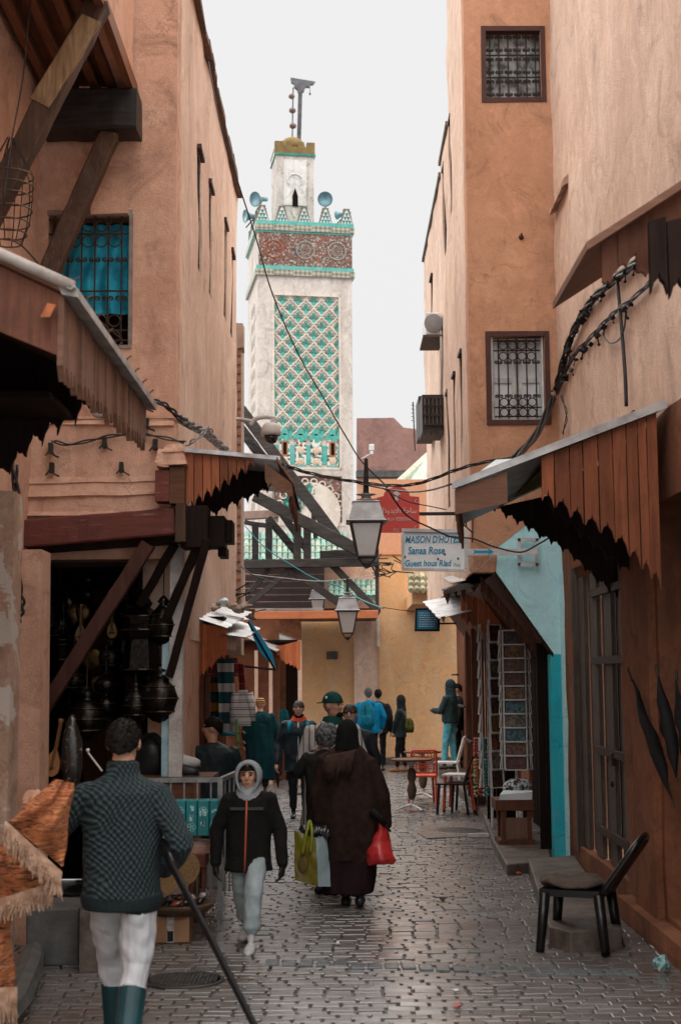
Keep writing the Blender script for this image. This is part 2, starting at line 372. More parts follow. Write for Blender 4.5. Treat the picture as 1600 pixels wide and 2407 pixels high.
# ================================================================== ground
def make_ground():
    m = MB(); m.grid(lambda u, v: Vector((-12+24*u, 2+78*v, -.018 + .008*mnoise.noise(Vector((u*30, v*90, 0))))), 24, 78)
    mm, nt, b = _new('wet_mortar')
    v = _pos(nt, (1, 1, 1))
    nt.links.new(_ramp(nt, _noise(nt, v, 4, 6), .3, .7, (.018, .015, .013, 1), (.045, .037, .032, 1)), b.inputs['Base Color'])
    b.inputs['Roughness'].default_value = .3; _bump(nt, b, _noise(nt, v, 50, 5), .5, .01)
    g = struct(m.build('street_ground', mm, None, True))
    # wet paving bricks
    pm, nt, b = _new('wet_paver')
    v = _pos(nt, (1, 1, 1))
    col = _ramp(nt, _noise(nt, v, 2.5, 7, .65), .3, .7, (.082, .070, .063, 1), (.165, .145, .134, 1))
    col = _mix(nt, _mix(nt, .7, (0, 0, 0), _ramp(nt, _noise(nt, v, .7, 6, .6, .8), .5, .64)), col, (.115, .07, .05))
    col = _mix(nt, _mix(nt, .5, (0, 0, 0), _ramp(nt, _noise(nt, v, 30, 4, .7), .5, .7)), col, (.07, .06, .054))
    col = _rnd(nt, col, .22)
    nt.links.new(col, b.inputs['Base Color'])
    mr = nt.nodes.new('ShaderNodeMapRange'); mr.inputs['From Min'].default_value = .35; mr.inputs['From Max'].default_value = .65
    mr.inputs['To Min'].default_value = .26; mr.inputs['To Max'].default_value = .52
    nt.links.new(_noise(nt, v, 1.6, 6, .6, .3), mr.inputs['Value']); nt.links.new(mr.outputs[0], b.inputs['Roughness'])
    b.inputs['Specular IOR Level'].default_value = 1.0; b.inputs['Coat Weight'].default_value = .85; b.inputs['Coat Roughness'].default_value = .24
    _bump(nt, b, _mix(nt, .4, _noise(nt, v, 16, 4), _noise(nt, v, 90, 3)), .5, .010)
    rng = random.Random(3)
    XA, XB = -2.55, 2.45
    spots = []
    y = 7.0; row = 0
    while y < 33.2:
        d = rng.uniform(.094, .102); x = XA - rng.uniform(0, .2)
        xr = 2.45 if y < 30 else 3.4
        while x < xr:
            w = rng.uniform(.165, .195)
            spots.append((x+w/2, y+d/2, w-rng.uniform(.014, .022), d-rng.uniform(.004, .007)))
            x += w
        y += d; row += 1
    def paver(m, cx, cy, w, d, z, tx, ty, rot, e=.006):
        ca, sa = math.cos(rot), math.sin(rot)
        pts = []
        ww, dd = w/2, d/2
        for (fx, fy, dz) in [(-1,-1,-.03), (1,-1,-.03), (1,1,-.03), (-1,1,-.03)]:
            pts.append((fx*ww, fy*dd, dz))
        for (fx, fy) in [(-1,-1), (1,-1), (1,1), (-1,1)]: pts.append((fx*ww, fy*dd, -.004))
        for (fx, fy) in [(-1,-1), (1,-1), (1,1), (-1,1)]: pts.append((fx*(ww-e), fy*(dd-e), 0))
        vv = [(cx + px*ca-py*sa, cy + px*sa+py*ca, z+pz + tx*px + ty*py) for px, py, pz in pts]
        fs = [(0,1,5,4), (1,2,6,5), (2,3,7,6), (3,0,4,7), (4,5,9,8), (5,6,10,9), (6,7,11,10), (7,4,8,11), (8,9,10,11)]
        m.add(vv, fs)
    vis = []
    for s_ in spots:
        d_ = s_[0]/s_[1]
        if abs(d_) < .25 and s_[1] > 8.0: vis.append(s_)
    # largest in view: nearest rows, leaving out what stands behind the man at the left
    near = sorted([s_ for s_ in vis if s_[0] > -.95], key=lambda s_: s_[1])[:298]
    nearset = set(near)
    rest = MB()
    shapes = []
    for k in range(6):
        mm_ = MB(); paver(mm_, 0, 0, .19, .105, 0, 0, 0, 0, rng.uniform(.005, .008)); shapes.append(mm_.mesh('paver'))
        shapes[-1].materials.append(pm)
    for s_ in spots:
        z = rng.gauss(-.002, .0035); z = min(z, .006)
        tx, ty, rt = rng.gauss(0, .012), rng.gauss(0, .016), rng.gauss(0, .008)
        if s_ in nearset:
            o = bpy.data.objects.new('paver', rng.choice(shapes)); COL.objects.link(o); o.parent = g
            o.location = (s_[0], s_[1], z); o.rotation_euler = (ty, -tx, rt); o.scale = (s_[2]/.19, s_[3]/.105, 1)
        else:
            paver(rest, s_[0], s_[1], s_[2], s_[3], z, tx, ty, rt)
    o = rest.build('paving', pm, g); o['kind'] = 'stuff'; o['label'] = 'wet brick paving running up the lane'
    # patched bits: rough cement round the drain covers
    return g
ground = make_ground()

def drain(name, label, x, y, rx, ry, mt):
    c = G(x, y, .008); t = thing(name, label, 'drain cover', (c.x, c.y, .0))
    m = MB(); m.lathe([(1, -.01), (1, .012), (.93, .016), (.9, .011)], (0, 0, 0), 28)
    m.v = [(c.x+p[0]*rx, c.y+p[1]*ry, p[2]-.002) for p in m.v]; m.build('rim', mt, t)
    m = MB()
    rng = random.Random(int(x))
    n = 9
    for i in range(-n, n+1):
        for j in range(-n, n+1):
            px, py = i/n*.88, j/n*.88
            if px*px+py*py < .74: m.box((c.x+px*rx, c.y+py*ry, .008+rng.uniform(0, .003)), (rx*.085, ry*.085, .01))
    m.build('tread', mt, t)['kind'] = 'stuff'
    m = MB(); m.lathe([(.9*1, -.01), (.9, .009)], (0, 0, 0), 24); m.v = [(c.x+p[0]*rx, c.y+p[1]*ry, p[2]) for p in m.v]; m.build('plate', mt, t)
WETIRON = mat('wet_cast_iron', (.05, .05, .05), (.10, .095, .09), .28, .5, scale=12, bump=.4)
drain('drain_cover', 'round cast iron drain cover beside the black walking pole', 432, 2302, .27, .27, WETIRON)
drain('drain_cover', 'round drain cover set in cement near the postcard stand', 1080, 1952, .34, .36, WETIRON)
drain('drain_cover', 'small dark drain cover under the rolled umbrella in the lane', 708, 1866, .22, .22, WETIRON)
CEM = mat('wet_cement', (.20, .16, .14), (.12, .095, .08), .3, scale=4, rr=.15, bump=.5, bscale=40)
def slab_patch(label, pts):
    c = sum((G(*p) for p in pts), Vector())/len(pts)
    m = MB(); m.prism([G(*p)-Vector((0, 0, .02)) for p in pts], (0, 0, .0295)); m.jitter(.004, 14)
    tag(m.build('cement_patch', CEM), label, 'cement patch')
slab_patch('pale cement patch around the drain cover by the black chairs', [(980, 1958), (1002, 1972), (1120, 1966), (1150, 1960), (1140, 1938), (1060, 1932), (992, 1942)])
# a band of smoother stone crossing the lane
m = MB(); rng = random.Random(11)
for i in range(22):
    a = G(640+i*40, 2262+i*1.2+rng.uniform(-2, 2), .006); w = .105
    m.box((a.x, a.y, .0), (w-.012, .17+rng.uniform(-.02, .02), .024), Matrix.Rotation(rng.gauss(0, .03), 3, 'Z'))
so = struct(m.build('stone_band', mat('wet_blue_stone', (.15, .17, .175), (.09, .10, .105), .22, scale=5, rr=.1, rnd=.2), None, bevel=.006))

# ================================================================== walls
def holed(o, ud, us, z0, z1, holes, depth, amp=.015, step=.3):
    """wall from o along ud (unit) of length us, with rectangular openings (u0,u1,z0,z1)"""
    ud = Vector(ud); o = Vector(o); out = MB()
    U = sorted(set([0, us]+[k for h in holes for k in h[:2]])); Z = sorted(set([z0, z1]+[k for h in holes for k in h[2:]]))
    for i in range(len(U)-1):
        for j in range(len(Z)-1):
            uc, zc = (U[i]+U[i+1])/2, (Z[j]+Z[j+1])/2
            if any(h[0] < uc < h[1] and h[2] < zc < h[3] for h in holes): continue
            q = lambda u, z: Vector((o.x+ud.x*u, o.y+ud.y*u, z))
            w = wallface(q(U[i], Z[j]), q(U[i+1], Z[j]), q(U[i+1], Z[j+1]), q(U[i], Z[j+1]),
                         max(1, int((U[i+1]-U[i])/step)), max(1, int((Z[j+1]-Z[j])/step)), amp, depth)
            out.add(w.v, w.f)
    return out
def zf(y, Y, x=800): return P(x, y, Y).z

# ---- left near house: wall along the lane with a jettied floor on braces
XN = -2.6
near_left = thing('near_house', 'ochre house at the left edge with timber jetty and braces above', 'house', (XN, 9.5, 0))
holed((XN, 5.5, 0), (0, 1, 0), 6.4, 0, 9.5, [], (-.4, 0, 0)).build('wall', PL_L, near_left, True)
# rough door jambs of the shop at the very edge
m = MB(); m.b2((XN, 10.15, 0), (-2.40, 10.55, 3.3)); m.jitter(.01)
m = wallface((-2.62, 10.2, 0), (-2.36, 10.2, 0), (-2.36, 10.2, 3.35), (-2.62, 10.2, 3.35), 4, 24, .05, (0, .3, 0), 4)
m.build('pilaster', plaster('plaster_scuffed_white', (.58, .43, .34), (.40, .24, .16), (.16, .08, .05), .8, (.62, .56, .50), .56), near_left, True)
m = wallface((-2.60, 11.05, 0), (-2.31, 11.05, 0), (-2.33, 11.05, 3.0), (-2.60, 11.05, 3.0), 4, 20, .03, (0, .35, 0), 4)
m.build('pilaster', PL_L, near_left, True)
# jetty: soffit boards, joists, beam, edge board
zj = zf(218, 12, 300)
jx1 = P(316, 220, 12).x
rng = random.Random(5)
for i in range(9):
    y0 = 8.3 + i*.41
    m = MB(); m.b2((XN, y0, zj+.05), (jx1, y0+.4, zj+.08)); m.build('soffit_board', W_BRY, near_left)
for i, x in enumerate((-2.5, -2.3, -2.1, -1.95)):
    rough_beam((x, 8.3, zj+.0), (x, 11.95, zj+.0), .075, .11, 6).build('joist', W_BRY, near_left)
m = MB(); m.b2((jx1-.26, 8.3, zj+.02), (jx1-.03, 11.93, zj+.045)); m.build('soffit_plank', W_BRY, near_left)
m = wallface((jx1, 8.3, zj-.02), (jx1, 11.95, zj-.02), (jx1, 11.95, zj+3), (jx1, 8.3, zj+3), 8, 8, .012, (-.12, 0, 0)); m.build('jetty_wall', PL_L, near_left, True)
m = MB(); m.b2((jx1-.02, 8.3, zj-.12), (jx1+.045, 11.9, zj+.02)); m.build('edge_board', W_BRY, near_left)
a, b = P(105, 262, 11.75), P(328, 280, 11.75)
rough_beam((a.x, 11.75, (a.z+b.z)/2), (b.x, 11.75, (a.z+b.z)/2), .34, .36, 8, .01).build('lintel_beam', W_BLK, near_left)
rough_beam((XN, 8.4, zj-.05), (jx1, 8.4, zj-.05), .2, .16, 4).build('lintel_beam', W_BLK, near_left)
rough_beam(P(232, 10, 10.2), P(-40, 540, 9.9), .17, .15, 12, .012, (0, 1, 0)).build('brace', W_BRACE, near_left)
rough_beam(P(215, 45, 10.05), P(95, 245, 10.0), .155, .05, 8, .008, (0, 1, 0)).build('brace_plank', wood('wood_brace_pale', (.34, .21, .11), (.16, .085, .04), 'z', .6, .1, wear=(.06, .04, .03)), near_left)
rough_beam(P(258, 320, 11.7), P(70, 745, 11.2), .16, .13, 12, .012, (0, 1, 0)).build('brace', W_BRACE, near_left)

# ---- left tall house: front towards the camera, long side up the lane
XL, YL = -1.41, 12.0
tall_left = thing('tall_house', 'tall salmon plaster house on the left with blue-curtained window', 'house', (XL, YL, 0))
wx0, wx1 = P(112, 650, YL).x, P(303, 650, YL).x; wz0, wz1 = zf(812, YL, 200), zf(505, YL, 200)
XB0 = -2.98
o = holed((XB0, YL, 0), (1, 0, 0), XL-XB0, 3.0, 9.6, [(wx0-XB0, wx1-XB0, wz0, wz1)], (0, .28, 0), .012).build('front_wall', PL_L, tall_left, True)
roofL = 8.62
slits = []
for xa, y0, y1, wd in ((466, 352, 632, .34), (491, 432, 690, .36), (527, 522, 742, .36), (544, 592, 782, .34)):
    p0, p1 = PX(xa, y0, XL), PX(xa, y1, XL); slits.append((p0.y-YL, p0.y-YL+wd, p1.z, p0.z))
def side_holes():
    return slits
holed((XL, YL+.28, 2.35), (0, 1, 0), 6.9, 2.35, roofL, [(a_-.28, b_-.28, c_, d_) for a_, b_, c_, d_ in slits], (-.3, 0, 0), .03).build('side_wall', PL_LS, tall_left, True)
for a_, b_, c_, d_ in slits:
    m = MB(); m.b2((XL-.12, YL+a_, c_), (XL-.045, YL+b_, d_)); w_ = m.build('window', FRAME_BR, tall_left)
    m = MB()
    for k in range(4): yy = YL+a_+(b_-a_)*(k+.5)/4; m.tube([(XL-.02, yy, c_), (XL-.02, yy, d_)], .008, 5)
    for k in range(5): zz = c_+(d_-c_)*(k+.5)/5; m.tube([(XL-.02, YL+a_, zz), (XL-.02, YL+b_, zz)], .008, 5)
    m.build('grille', IRON, w_)
    m = MB(); m.b2((XL-.01, YL+a_-.04, d_), (XL+.035, YL+b_+.04, d_+.05)); m.jitter(.006); m.build('window_lintel', FRAME_BR, w_)
# coping along the roof edge
m = MB(); rng = random.Random(2)
for i in range(23):
    y0 = YL+.28+i*.3
    m = MB(); m.b2((XL-.32, y0, roofL), (XL+.06+rng.uniform(-.01, .012), y0+.292, roofL+.075+rng.uniform(-.012, .012))); m.jitter(.012, 6)
    m.build('coping_stone', mat('coping_brown', (.16, .085, .06), (.08, .045, .035), .8, scale=9, rnd=.25, bump=.6), tall_left)
# window: reveal, curtain, frame, grille
def grille_bars(parent, x0, x1, z0, z1, Y, nv, rows, r=.008, mt=IRON, scroll=(), rings=(), curls=()):
    for k in range(nv):
        x = x0+(x1-x0)*(k+.5)/nv
        MB().tube([(x, Y, z0), (x, Y, z1)], r, 6).build('bar', mt, parent)
    for z in rows: MB().tube([(x0, Y, z), (x1, Y, z)], r, 6).build('bar', mt, parent)
    m = MB(); cw = (x1-x0)/nv
    for zc in rings:
        for k in range(nv-1):
            c = Vector((x0+cw*(k+1), Y-.012, zc)); rr = cw*.44
            m.tube([c+Vector((rr*math.cos(t), 0, rr*math.sin(t))) for t in [2*math.pi*q/16 for q in range(17)]], r*.8, 5)
    for zc, sgn in curls:
        for k in range(nv):
            for s_ in (-1, 1):
                c = Vector((x0+cw*(k+.5)+s_*cw*.24, Y-.012, zc)); pts = []
                for q in range(15):
                    t = q/14*3.2*math.pi; rr = cw*.22*(1-q/18)
                    pts.append(c+Vector((s_*rr*math.cos(t+math.pi), 0, sgn*rr*math.sin(t))))
                m.tube(pts, r*.7, 4)
    if m.v: m.build('scrollwork', mt, parent)
bw = thing('barred_window', 'barred window with bright blue curtain under the timber brace', 'window', (wx0, YL, wz0))
m = MB(); m.grid(lambda u, v: Vector((wx0+.1+(wx1-wx0-.1)*u, YL+.11+.02*math.sin(u*23+2*math.sin(v*5))+.012*mnoise.noise(Vector((u*6, v*6, 0))), wz0+(wz1-wz0)*(.26+.69*v))), 40, 14)
m.build('curtain', BLUECUR, bw, True)
MB().b2((wx0, YL+.245, wz0), (wx1, YL+.27, wz1)).build('backing', DARKIN, bw)
fm = MB(); fw = .035
for lo, hi in (((wx0-.01, YL-.012, wz0-.03), (wx1+.03, YL+.06, wz0)), ((wx0-.01, YL-.012, wz1), (wx1+.03, YL+.06, wz1+.04)), ((wx1, YL-.01, wz0), (wx1+.035, YL+.06, wz1))):
    MB().b2(lo, hi).jitter(.004, 8).build('frame', mat('frame_grey_worn', (.30, .26, .23), (.20, .15, .12), .7, scale=9), bw)
hz = wz1-wz0
grille_bars(bw, wx0, wx1-.01, wz0, wz1, YL+.03, 6, (wz0+.05, wz0+hz*.12, wz0+hz*.42, wz0+hz*.86, wz1-.03), .008, IRON_R, rings=(wz0+hz*.07, wz0+hz*.19, wz0+hz*.80, wz0+hz*.92), curls=((wz0+hz*.36, 1), (wz0+hz*.66, -1)))
a = P(215, 492, YL-.03); b = P(303, 492, YL-.03)
m = MB(); m.b2((a.x, YL-.07, a.z-.05), (b.x, YL+.02, a.z+.06)); m.jitter(.015, 5); m.build('hood_ledge', PL_L, bw)
# lower, slightly proud storey over the shop
zb0, zb1 = zf(1226, 11.82, 240), zf(985, 11.82, 240)
m = wallface((XB0, 11.82, zb0), (XL+.01, 11.82, zb0), (XL+.01, 11.82, zb1), (XB0, 11.82, zb1), 22, 12, .022, (0, .24, 0), 1.8)
m.build('lower_wall', PL_L, tall_left, True)
m = MB(); m.b2((XB0, 11.80, zb1), (XL+.02, 12.05, zb1+.02)); m.jitter(.008, 5); m.build('ledge', PL_L, tall_left)
# crumbling lump and stub posts on the corner
c = P(405, 1078, 11.7)
for dx, dz, sx, sz in ((0, 0, .26, .13), (.03, .075, .16, .06), (-.06, -.06, .12, .05)):
    m = wallface((c.x+dx-sx/2, 11.56, c.z+dz-sz/2), (c.x+dx+sx/2, 11.56, c.z+dz-sz/2), (c.x+dx+sx*.38, 11.58, c.z+dz+sz/2), (c.x+dx-sx*.34, 11.58, c.z+dz+sz/2), 8, 6, .02, (0, .28, 0), 9); m.jitter(.022, 8); m.build('plaster_lump', PL_L, tall_left)
for yy, hh, pr in ((1128, .05, .022), (1150, .11, .03), (1205, .035, .03), (992, .04, .03)):     # weathered ribs and ledges in the plaster
    z = zf(yy, 11.8, 240); m = wallface((XB0, 11.82-pr, z-hh/2), (XL+.012, 11.82-pr, z-hh/2), (XL+.012, 11.82-pr*.2, z+hh/2), (XB0, 11.82-pr*.2, z+hh/2), 60, 3, .02, (0, .1, 0), 5); m.jitter(.022, 2.2); m.build('plaster_rib', PL_L, tall_left, True)
zl0, zl1 = zf(1288, 11.75, 60), zf(1225, 11.75, 60)
rough_beam((P(52, 1255, 11.74).x, 11.74, zf(1257, 11.74, 60)), (P(414, 1225, 11.74).x, 11.74, zf(1226, 11.74, 414)), .16, .225, 16, .008).build('lintel', W_RED, tall_left)
rough_beam((P(40, 1292, 11.9).x, 11.9, zf(1296, 11.9, 60)), (P(420, 1268, 11.9).x, 11.9, zf(1270, 11.9, 420)), .12, .06, 6).build('lintel_under', W_DK, tall_left)
for xa, xb, ya, yb, mt in ((367, 400, 1108, 1180, W_RED), (400, 436, 1100, 1185, W_BRX), (414, 438, 1185, 1275, W_BRACE)):
    p0, p1 = P(xa, yb, 11.66), P(xb, ya, 11.66); MB().b2((p0.x, 11.6, p0.z), (p1.x, 11.8, p1.z)).jitter(.006, 7).build('stub_post', mt, tall_left)
# shop under the house: back, sides, ceiling, floor step
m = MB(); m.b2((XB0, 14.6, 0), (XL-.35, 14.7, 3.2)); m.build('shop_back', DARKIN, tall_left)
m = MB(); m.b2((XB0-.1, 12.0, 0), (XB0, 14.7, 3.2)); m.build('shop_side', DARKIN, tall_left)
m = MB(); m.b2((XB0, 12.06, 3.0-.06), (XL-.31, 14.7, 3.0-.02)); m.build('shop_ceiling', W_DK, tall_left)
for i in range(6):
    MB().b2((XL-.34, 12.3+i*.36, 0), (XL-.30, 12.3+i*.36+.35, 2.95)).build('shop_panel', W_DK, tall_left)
# white and pale-blue corner posts
a = P(408, 1500, 12.1)
MB().b2((XL-.035, 12.02, 0), (XL+.075, 12.16, zb0)).jitter(.004).build('corner_post', plaster('limewash_post', (.60, .57, .55), (.50, .45, .42), (.34, .28, .25), .7), tall_left)
MB().b2((XL-.10, 12.05, 0), (XL-.037, 12.14, 2.6)).build('corner_post', mat('pale_blue_paint', (.38, .50, .54), (.20, .34, .40), .6, scale=9), tall_left)
holed((XL, 12.3, 0), (0, 1, 0), 2.1, 0, 2.45, [], (-.25, 0, 0)).build('base_wall', PL_L, tall_left, True)
# struts holding the canopy
for (x0, y0, d0), (x1, y1, d1), w, mt in (((350, 1278, 11.75), (98, 1675, 11.95), .115, wood('wood_strut_red', (.085, .032, .022), (.05, .02, .015), 'z', .6, .1)),
        ((410, 1280, 11.85), (330, 1420, 12.1), .07, W_DK), ((472, 1268, 11.75), (388, 1462, 12.0), .07, W_DK), ((487, 1268, 11.7), (398, 1590, 12.0), .065, W_DK)):
    rough_beam(P(x0, y0, d0), P(x1, y1, d1), w, w*.9, 10, .006, (0, 1, 0)).build('strut', mt, tall_left)
# dark timbers stacked under the canopy
for xa, xb, ya, yb, d in ((424, 488, 1188, 1287, 11.70), (488, 528, 1212, 1285, 11.95), (528, 546, 1222, 1274, 12.1), (512, 532, 1285, 1308, 12.1)):
    p0, p1 = P(xa, yb, d), P(xb, ya, d); MB().b2((p0.x, d, p0.z), (p1.x, d+.3, p1.z)).build('timber_end', W_DK, tall_left, bevel=.006)

# ---- canopies -----------------------------------------------------
def scallop(w, h, cut, tip, n=7):
    """lower end of a board: ogee-cut point"""
    return None
_hb = random.Random(77)
def hung_board(m, a, b, za, zb, la, lb, dv, tip=.03, style='ogee'):
    """one vertical board between ground positions a,b (xy), top za/zb, lengths la/lb, pointed foot"""
    a, b = Vector(a), Vector(b); mid = (a+b)/2
    pts = [Vector((a.x, a.y, za)), Vector((a.x, a.y, za-la))]
    q = lambda t, d: Vector((a.x+(b.x-a.x)*t, a.y+(b.y-a.y)*t, za+(zb-za)*t-(la+(lb-la)*t)-d))
    la += _hb.uniform(-.014, .014); lb += _hb.uniform(-.014, .014); sw = _hb.uniform(-.004, .004)
    if style == 'ogee': pts += [q(.12, tip*.35), q(.3, tip*.45), q(.40, tip*.95), q(.5, tip*1.5), q(.60, tip*.95), q(.7, tip*.45), q(.88, tip*.35)]
    elif style == 'saw': pts += [q(.5, tip), q(.56, tip*.9), q(.6, 0.0)]
    elif style in ('arch', 'archo'): pts += [q(.06, -tip*.2), q(.2, -tip*1.1), q(.42, -tip*1.5), q(.5, -tip*2.2), q(.58, -tip*1.5), q(.8, -tip*1.1), q(.94, -tip*.2)]
    pts += [Vector((b.x, b.y, zb-lb)), Vector((b.x, b.y, zb))]
    ux = (b-a); ux.z = 0; ux.normalize(); ov = .008 if style in ('ogee', 'archo') else -.003; pts[-1] = pts[-1]+ux*ov; pts[-2] = pts[-2]+ux*ov
    pts = [pts[0]]+[p+ux*sw for p in pts[1:-1]]+[pts[-1]]; dn = Vector(dv).normalized()*_hb.uniform(-.008, .008)
    m.prism([p+dn for p in pts], dv)
def skirt(parent, A, B, bots, n, dv, mt, tip=.03, style='ogee', name='plank', gap=.004, rng=random.Random(4)):
    """row of separate boards from A to B (top line); bots = (length at A, length at B)"""
    A, B = Vector(A), Vector(B); d = (B-A); hd = Vector((d.x, d.y, 0)); L = hd.length; hd = hd/L
    for i in range(n):
        t0, t1 = i/n, (i+1)/n; a = A+d*t0+hd*gap/2; b = A+d*t1-hd*gap/2
        l0 = bots[0]+(bots[1]-bots[0])*t0; l1 = bots[0]+(bots[1]-bots[0])*t1; l = rng.uniform(-.012, .012)
        m = MB(); off = Vector(dv).normalized()*rng.uniform(-.004, .004)
        hung_board(m, a+off, b+off, a.z, b.z, l0+l, l1+l, dv, tip, style); m.build(name, mt, parent)
def sheet_roof(parent, p, mt, th=.02, wav=0, name='roof_sheet'):
    """p: four corners near-wall, near-eave, far-eave, far-wall"""
    a, b, c, d = [Vector(k) for k in p]
    if not wav:
        m = MB(); m.hexa([a, b, c, d]+[k+Vector((0, 0, th)) for k in (a, b, c, d)]); return m.build(name, mt, parent)
    n = wav; m = MB()
    def fn(u, v):
        q = a.lerp(d, u).lerp(b.lerp(c, u), v); return q+Vector((0, 0, .007*math.sin(u*n*2*math.pi)))
    m.grid(fn, n*6, 3); k = len(m.v)
    m.v += [(x, y, z+.008) for x, y, z in m.v[:k]]; m.f += [tuple(i+k for i in f[::-1]) for f in m.f[:]]; m.m = [0]*len(m.f)
    return m.build(name, mt, parent, True)

# left near canopy (dark, sawtooth fascia)
cl = thing('shop_canopy', 'dark wooden shop canopy with sawtooth fascia at the upper left', 'canopy', (XN, 8.2, 3))
XE = -1.30
e0, e1 = PX(160, 722, XE), PX(352, 938, XE)
ez = (e0.z+e1.z)/2
Y0c, Y1c = e0.y, e1.y
wzc = ez+.62
sheet_roof(cl, [(XN, Y0c-.0, wzc), (XE-.0, Y0c-.0, ez), (XE, Y1c, ez), (XN, Y1c, wzc)], W_SIDE, .03, name='roof_board')
MB().tube([(XE+.02, Y0c-.05, ez+.03), (XE+.02, Y0c+.02, ez+.03)], .02).build('pipe', SHEET2, cl)
# pale flashing on the edges
MB().tube([(XN-.02, Y0c-.03, wzc+.035), (XE+.03, Y0c-.03, ez+.03)], .028, 8).build('edge_pipe', mat('edge_pale', (.42, .37, .33), (.26, .2, .17), .6, scale=9), cl, True)
m = MB(); m.hexa([(XE-.03, Y0c, ez+.0), (XE+.045, Y0c, ez-.012), (XE+.045, Y1c+.03, ez-.012), (XE-.03, Y1c+.03, ez), (XE-.06, Y0c, ez+.065), (XE+.05, Y0c, ez+.03), (XE+.05, Y1c+.03, ez+.03), (XE-.06, Y1c+.03, ez+.065)]); m.jitter(.004, 12)
m.build('edge_flashing', SHEET2, cl)
for i in range(9):
    y_ = Y0c+.1+i*(Y1c-Y0c-.15)/8; MB().tube([(XE+.0, y_, ez+.04), (XE+.01, y_, ez+.1), (XE+.03, y_+.02, ez+.12)], .005, 5).build('nail', IRON_R, cl)
skirt(cl, (XE-.02, Y0c+.02, ez-.01), (XE-.02, Y1c, ez-.01), (.34, .22), 26, (-.03, 0, 0), W_SIDE, .07, 'saw', 'fascia_tooth')
m = MB(); m.prism([(XN, Y0c+.03, wzc), (XE-.03, Y0c+.03, ez), (XE-.03, Y0c+.03, ez-.3), (XN, Y0c+.03, wzc-.38)], (0, .03, 0)); m.build('near_board', W_CRB, cl)
MB().hexa([P(95, 745, Y0c-.05), P(118, 745, Y0c-.05), P(118, 745, Y0c), P(95, 745, Y0c), P(112, 712, Y0c-.05), P(132, 716, Y0c-.05), P(132, 716, Y0c), P(112, 712, Y0c)]).build('end_block', W_ORF, cl)
# carved dark boards on the far end
fy = Y1c-.12
for i, (xa, xb, yt, yb) in enumerate(((-50, 30, 700, 1128), (30, 68, 720, 1090), (68, 102, 745, 1050), (102, 138, 770, 1024), (138, 178, 800, 998), (178, 212, 830, 975))):
    a, b = P(xa, yt, fy), P(xb-1.5, yt+25, fy); z0 = P(xa, yb+25, fy).z; z1 = P(xb, yb-15, fy).z
    m = MB(); hung_board(m, (a.x, fy, 0), (b.x, fy, 0), a.z, b.z, a.z-z0, b.z-z1, (0, .03, 0), .05, 'archo'); m.build('carved_board', W_DK, cl)
MB().b2((XN, Y1c-.9, ez-.1), (XE-.5, Y1c-.1, ez-.06)).build('inner_beam', W_DK, cl)

# left middle canopy (orange planks, zinc edge) on the tall house
cm = thing('shop_canopy', 'canopy of orange planks with zinc edge on the left corner house', 'canopy', (XL, 12.4, 3))
n0, n1 = P(455, 1062, 11.72), P(650, 1083, 11.72)
f0, f1 = n0+Vector((0, 2.1, .0)), n1+Vector((0, 2.1, 0))
sheet_roof(cm, [n0+Vector((-.1, -.03, 0)), n1+Vector((.03, -.03, 0)), f1, f0], SHEET, .035, 0)
sheet_roof(cm, [n1+Vector((.0, -.03, .0)), n1+Vector((.14, -.03, -.2)), f1+Vector((.14, 0, -.2)), f1], W_SIDE, .03, 0, name='eave_board')
A, B = P(440, 1078, 11.75), P(600, 1086, 11.75)
for i in range(8):
    t0, t1 = i/8, (i+1)/8
    xa, xb = 437+(598-437)*t0, 437+(598-437)*t1
    yl = lambda x: 1203-(x-437)*.62
    a, b = P(xa, 1064+(xa-437)*.1, 11.74), P(xb-1.2, 1064+(xb-437)*.1, 11.74)
    m = MB(); hung_board(m, (a.x, 11.74, 0), (b.x, 11.74, 0), a.z, b.z, a.z-P(xa, yl(xa), 11.74).z, b.z-P(xb, yl(xb), 11.74).z, (0, .025, 0), .045, 'arch'); m.build('plank', W_OR, cm)
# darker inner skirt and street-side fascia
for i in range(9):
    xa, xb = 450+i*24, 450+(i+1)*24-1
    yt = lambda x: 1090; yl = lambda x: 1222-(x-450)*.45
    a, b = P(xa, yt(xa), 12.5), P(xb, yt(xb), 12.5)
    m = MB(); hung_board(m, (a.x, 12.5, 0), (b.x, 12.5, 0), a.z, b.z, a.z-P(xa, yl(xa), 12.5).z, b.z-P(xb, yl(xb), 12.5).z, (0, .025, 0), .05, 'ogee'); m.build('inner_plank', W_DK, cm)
skirt(cm, n1+Vector((.12, .0, -.17)), f1+Vector((.12, 0, -.17)), (.12, .14), 14, (-.02, 0, 0), W_CRB, .05, 'ogee', 'fascia_tooth')
skirt(cm, n1+Vector((-.10, -.01, -.02)), n1+Vector((.125, -.01, -.19)), (.14, .10), 4, (0, .02, 0), W_SIDE, .04, 'ogee', 'end_plank')

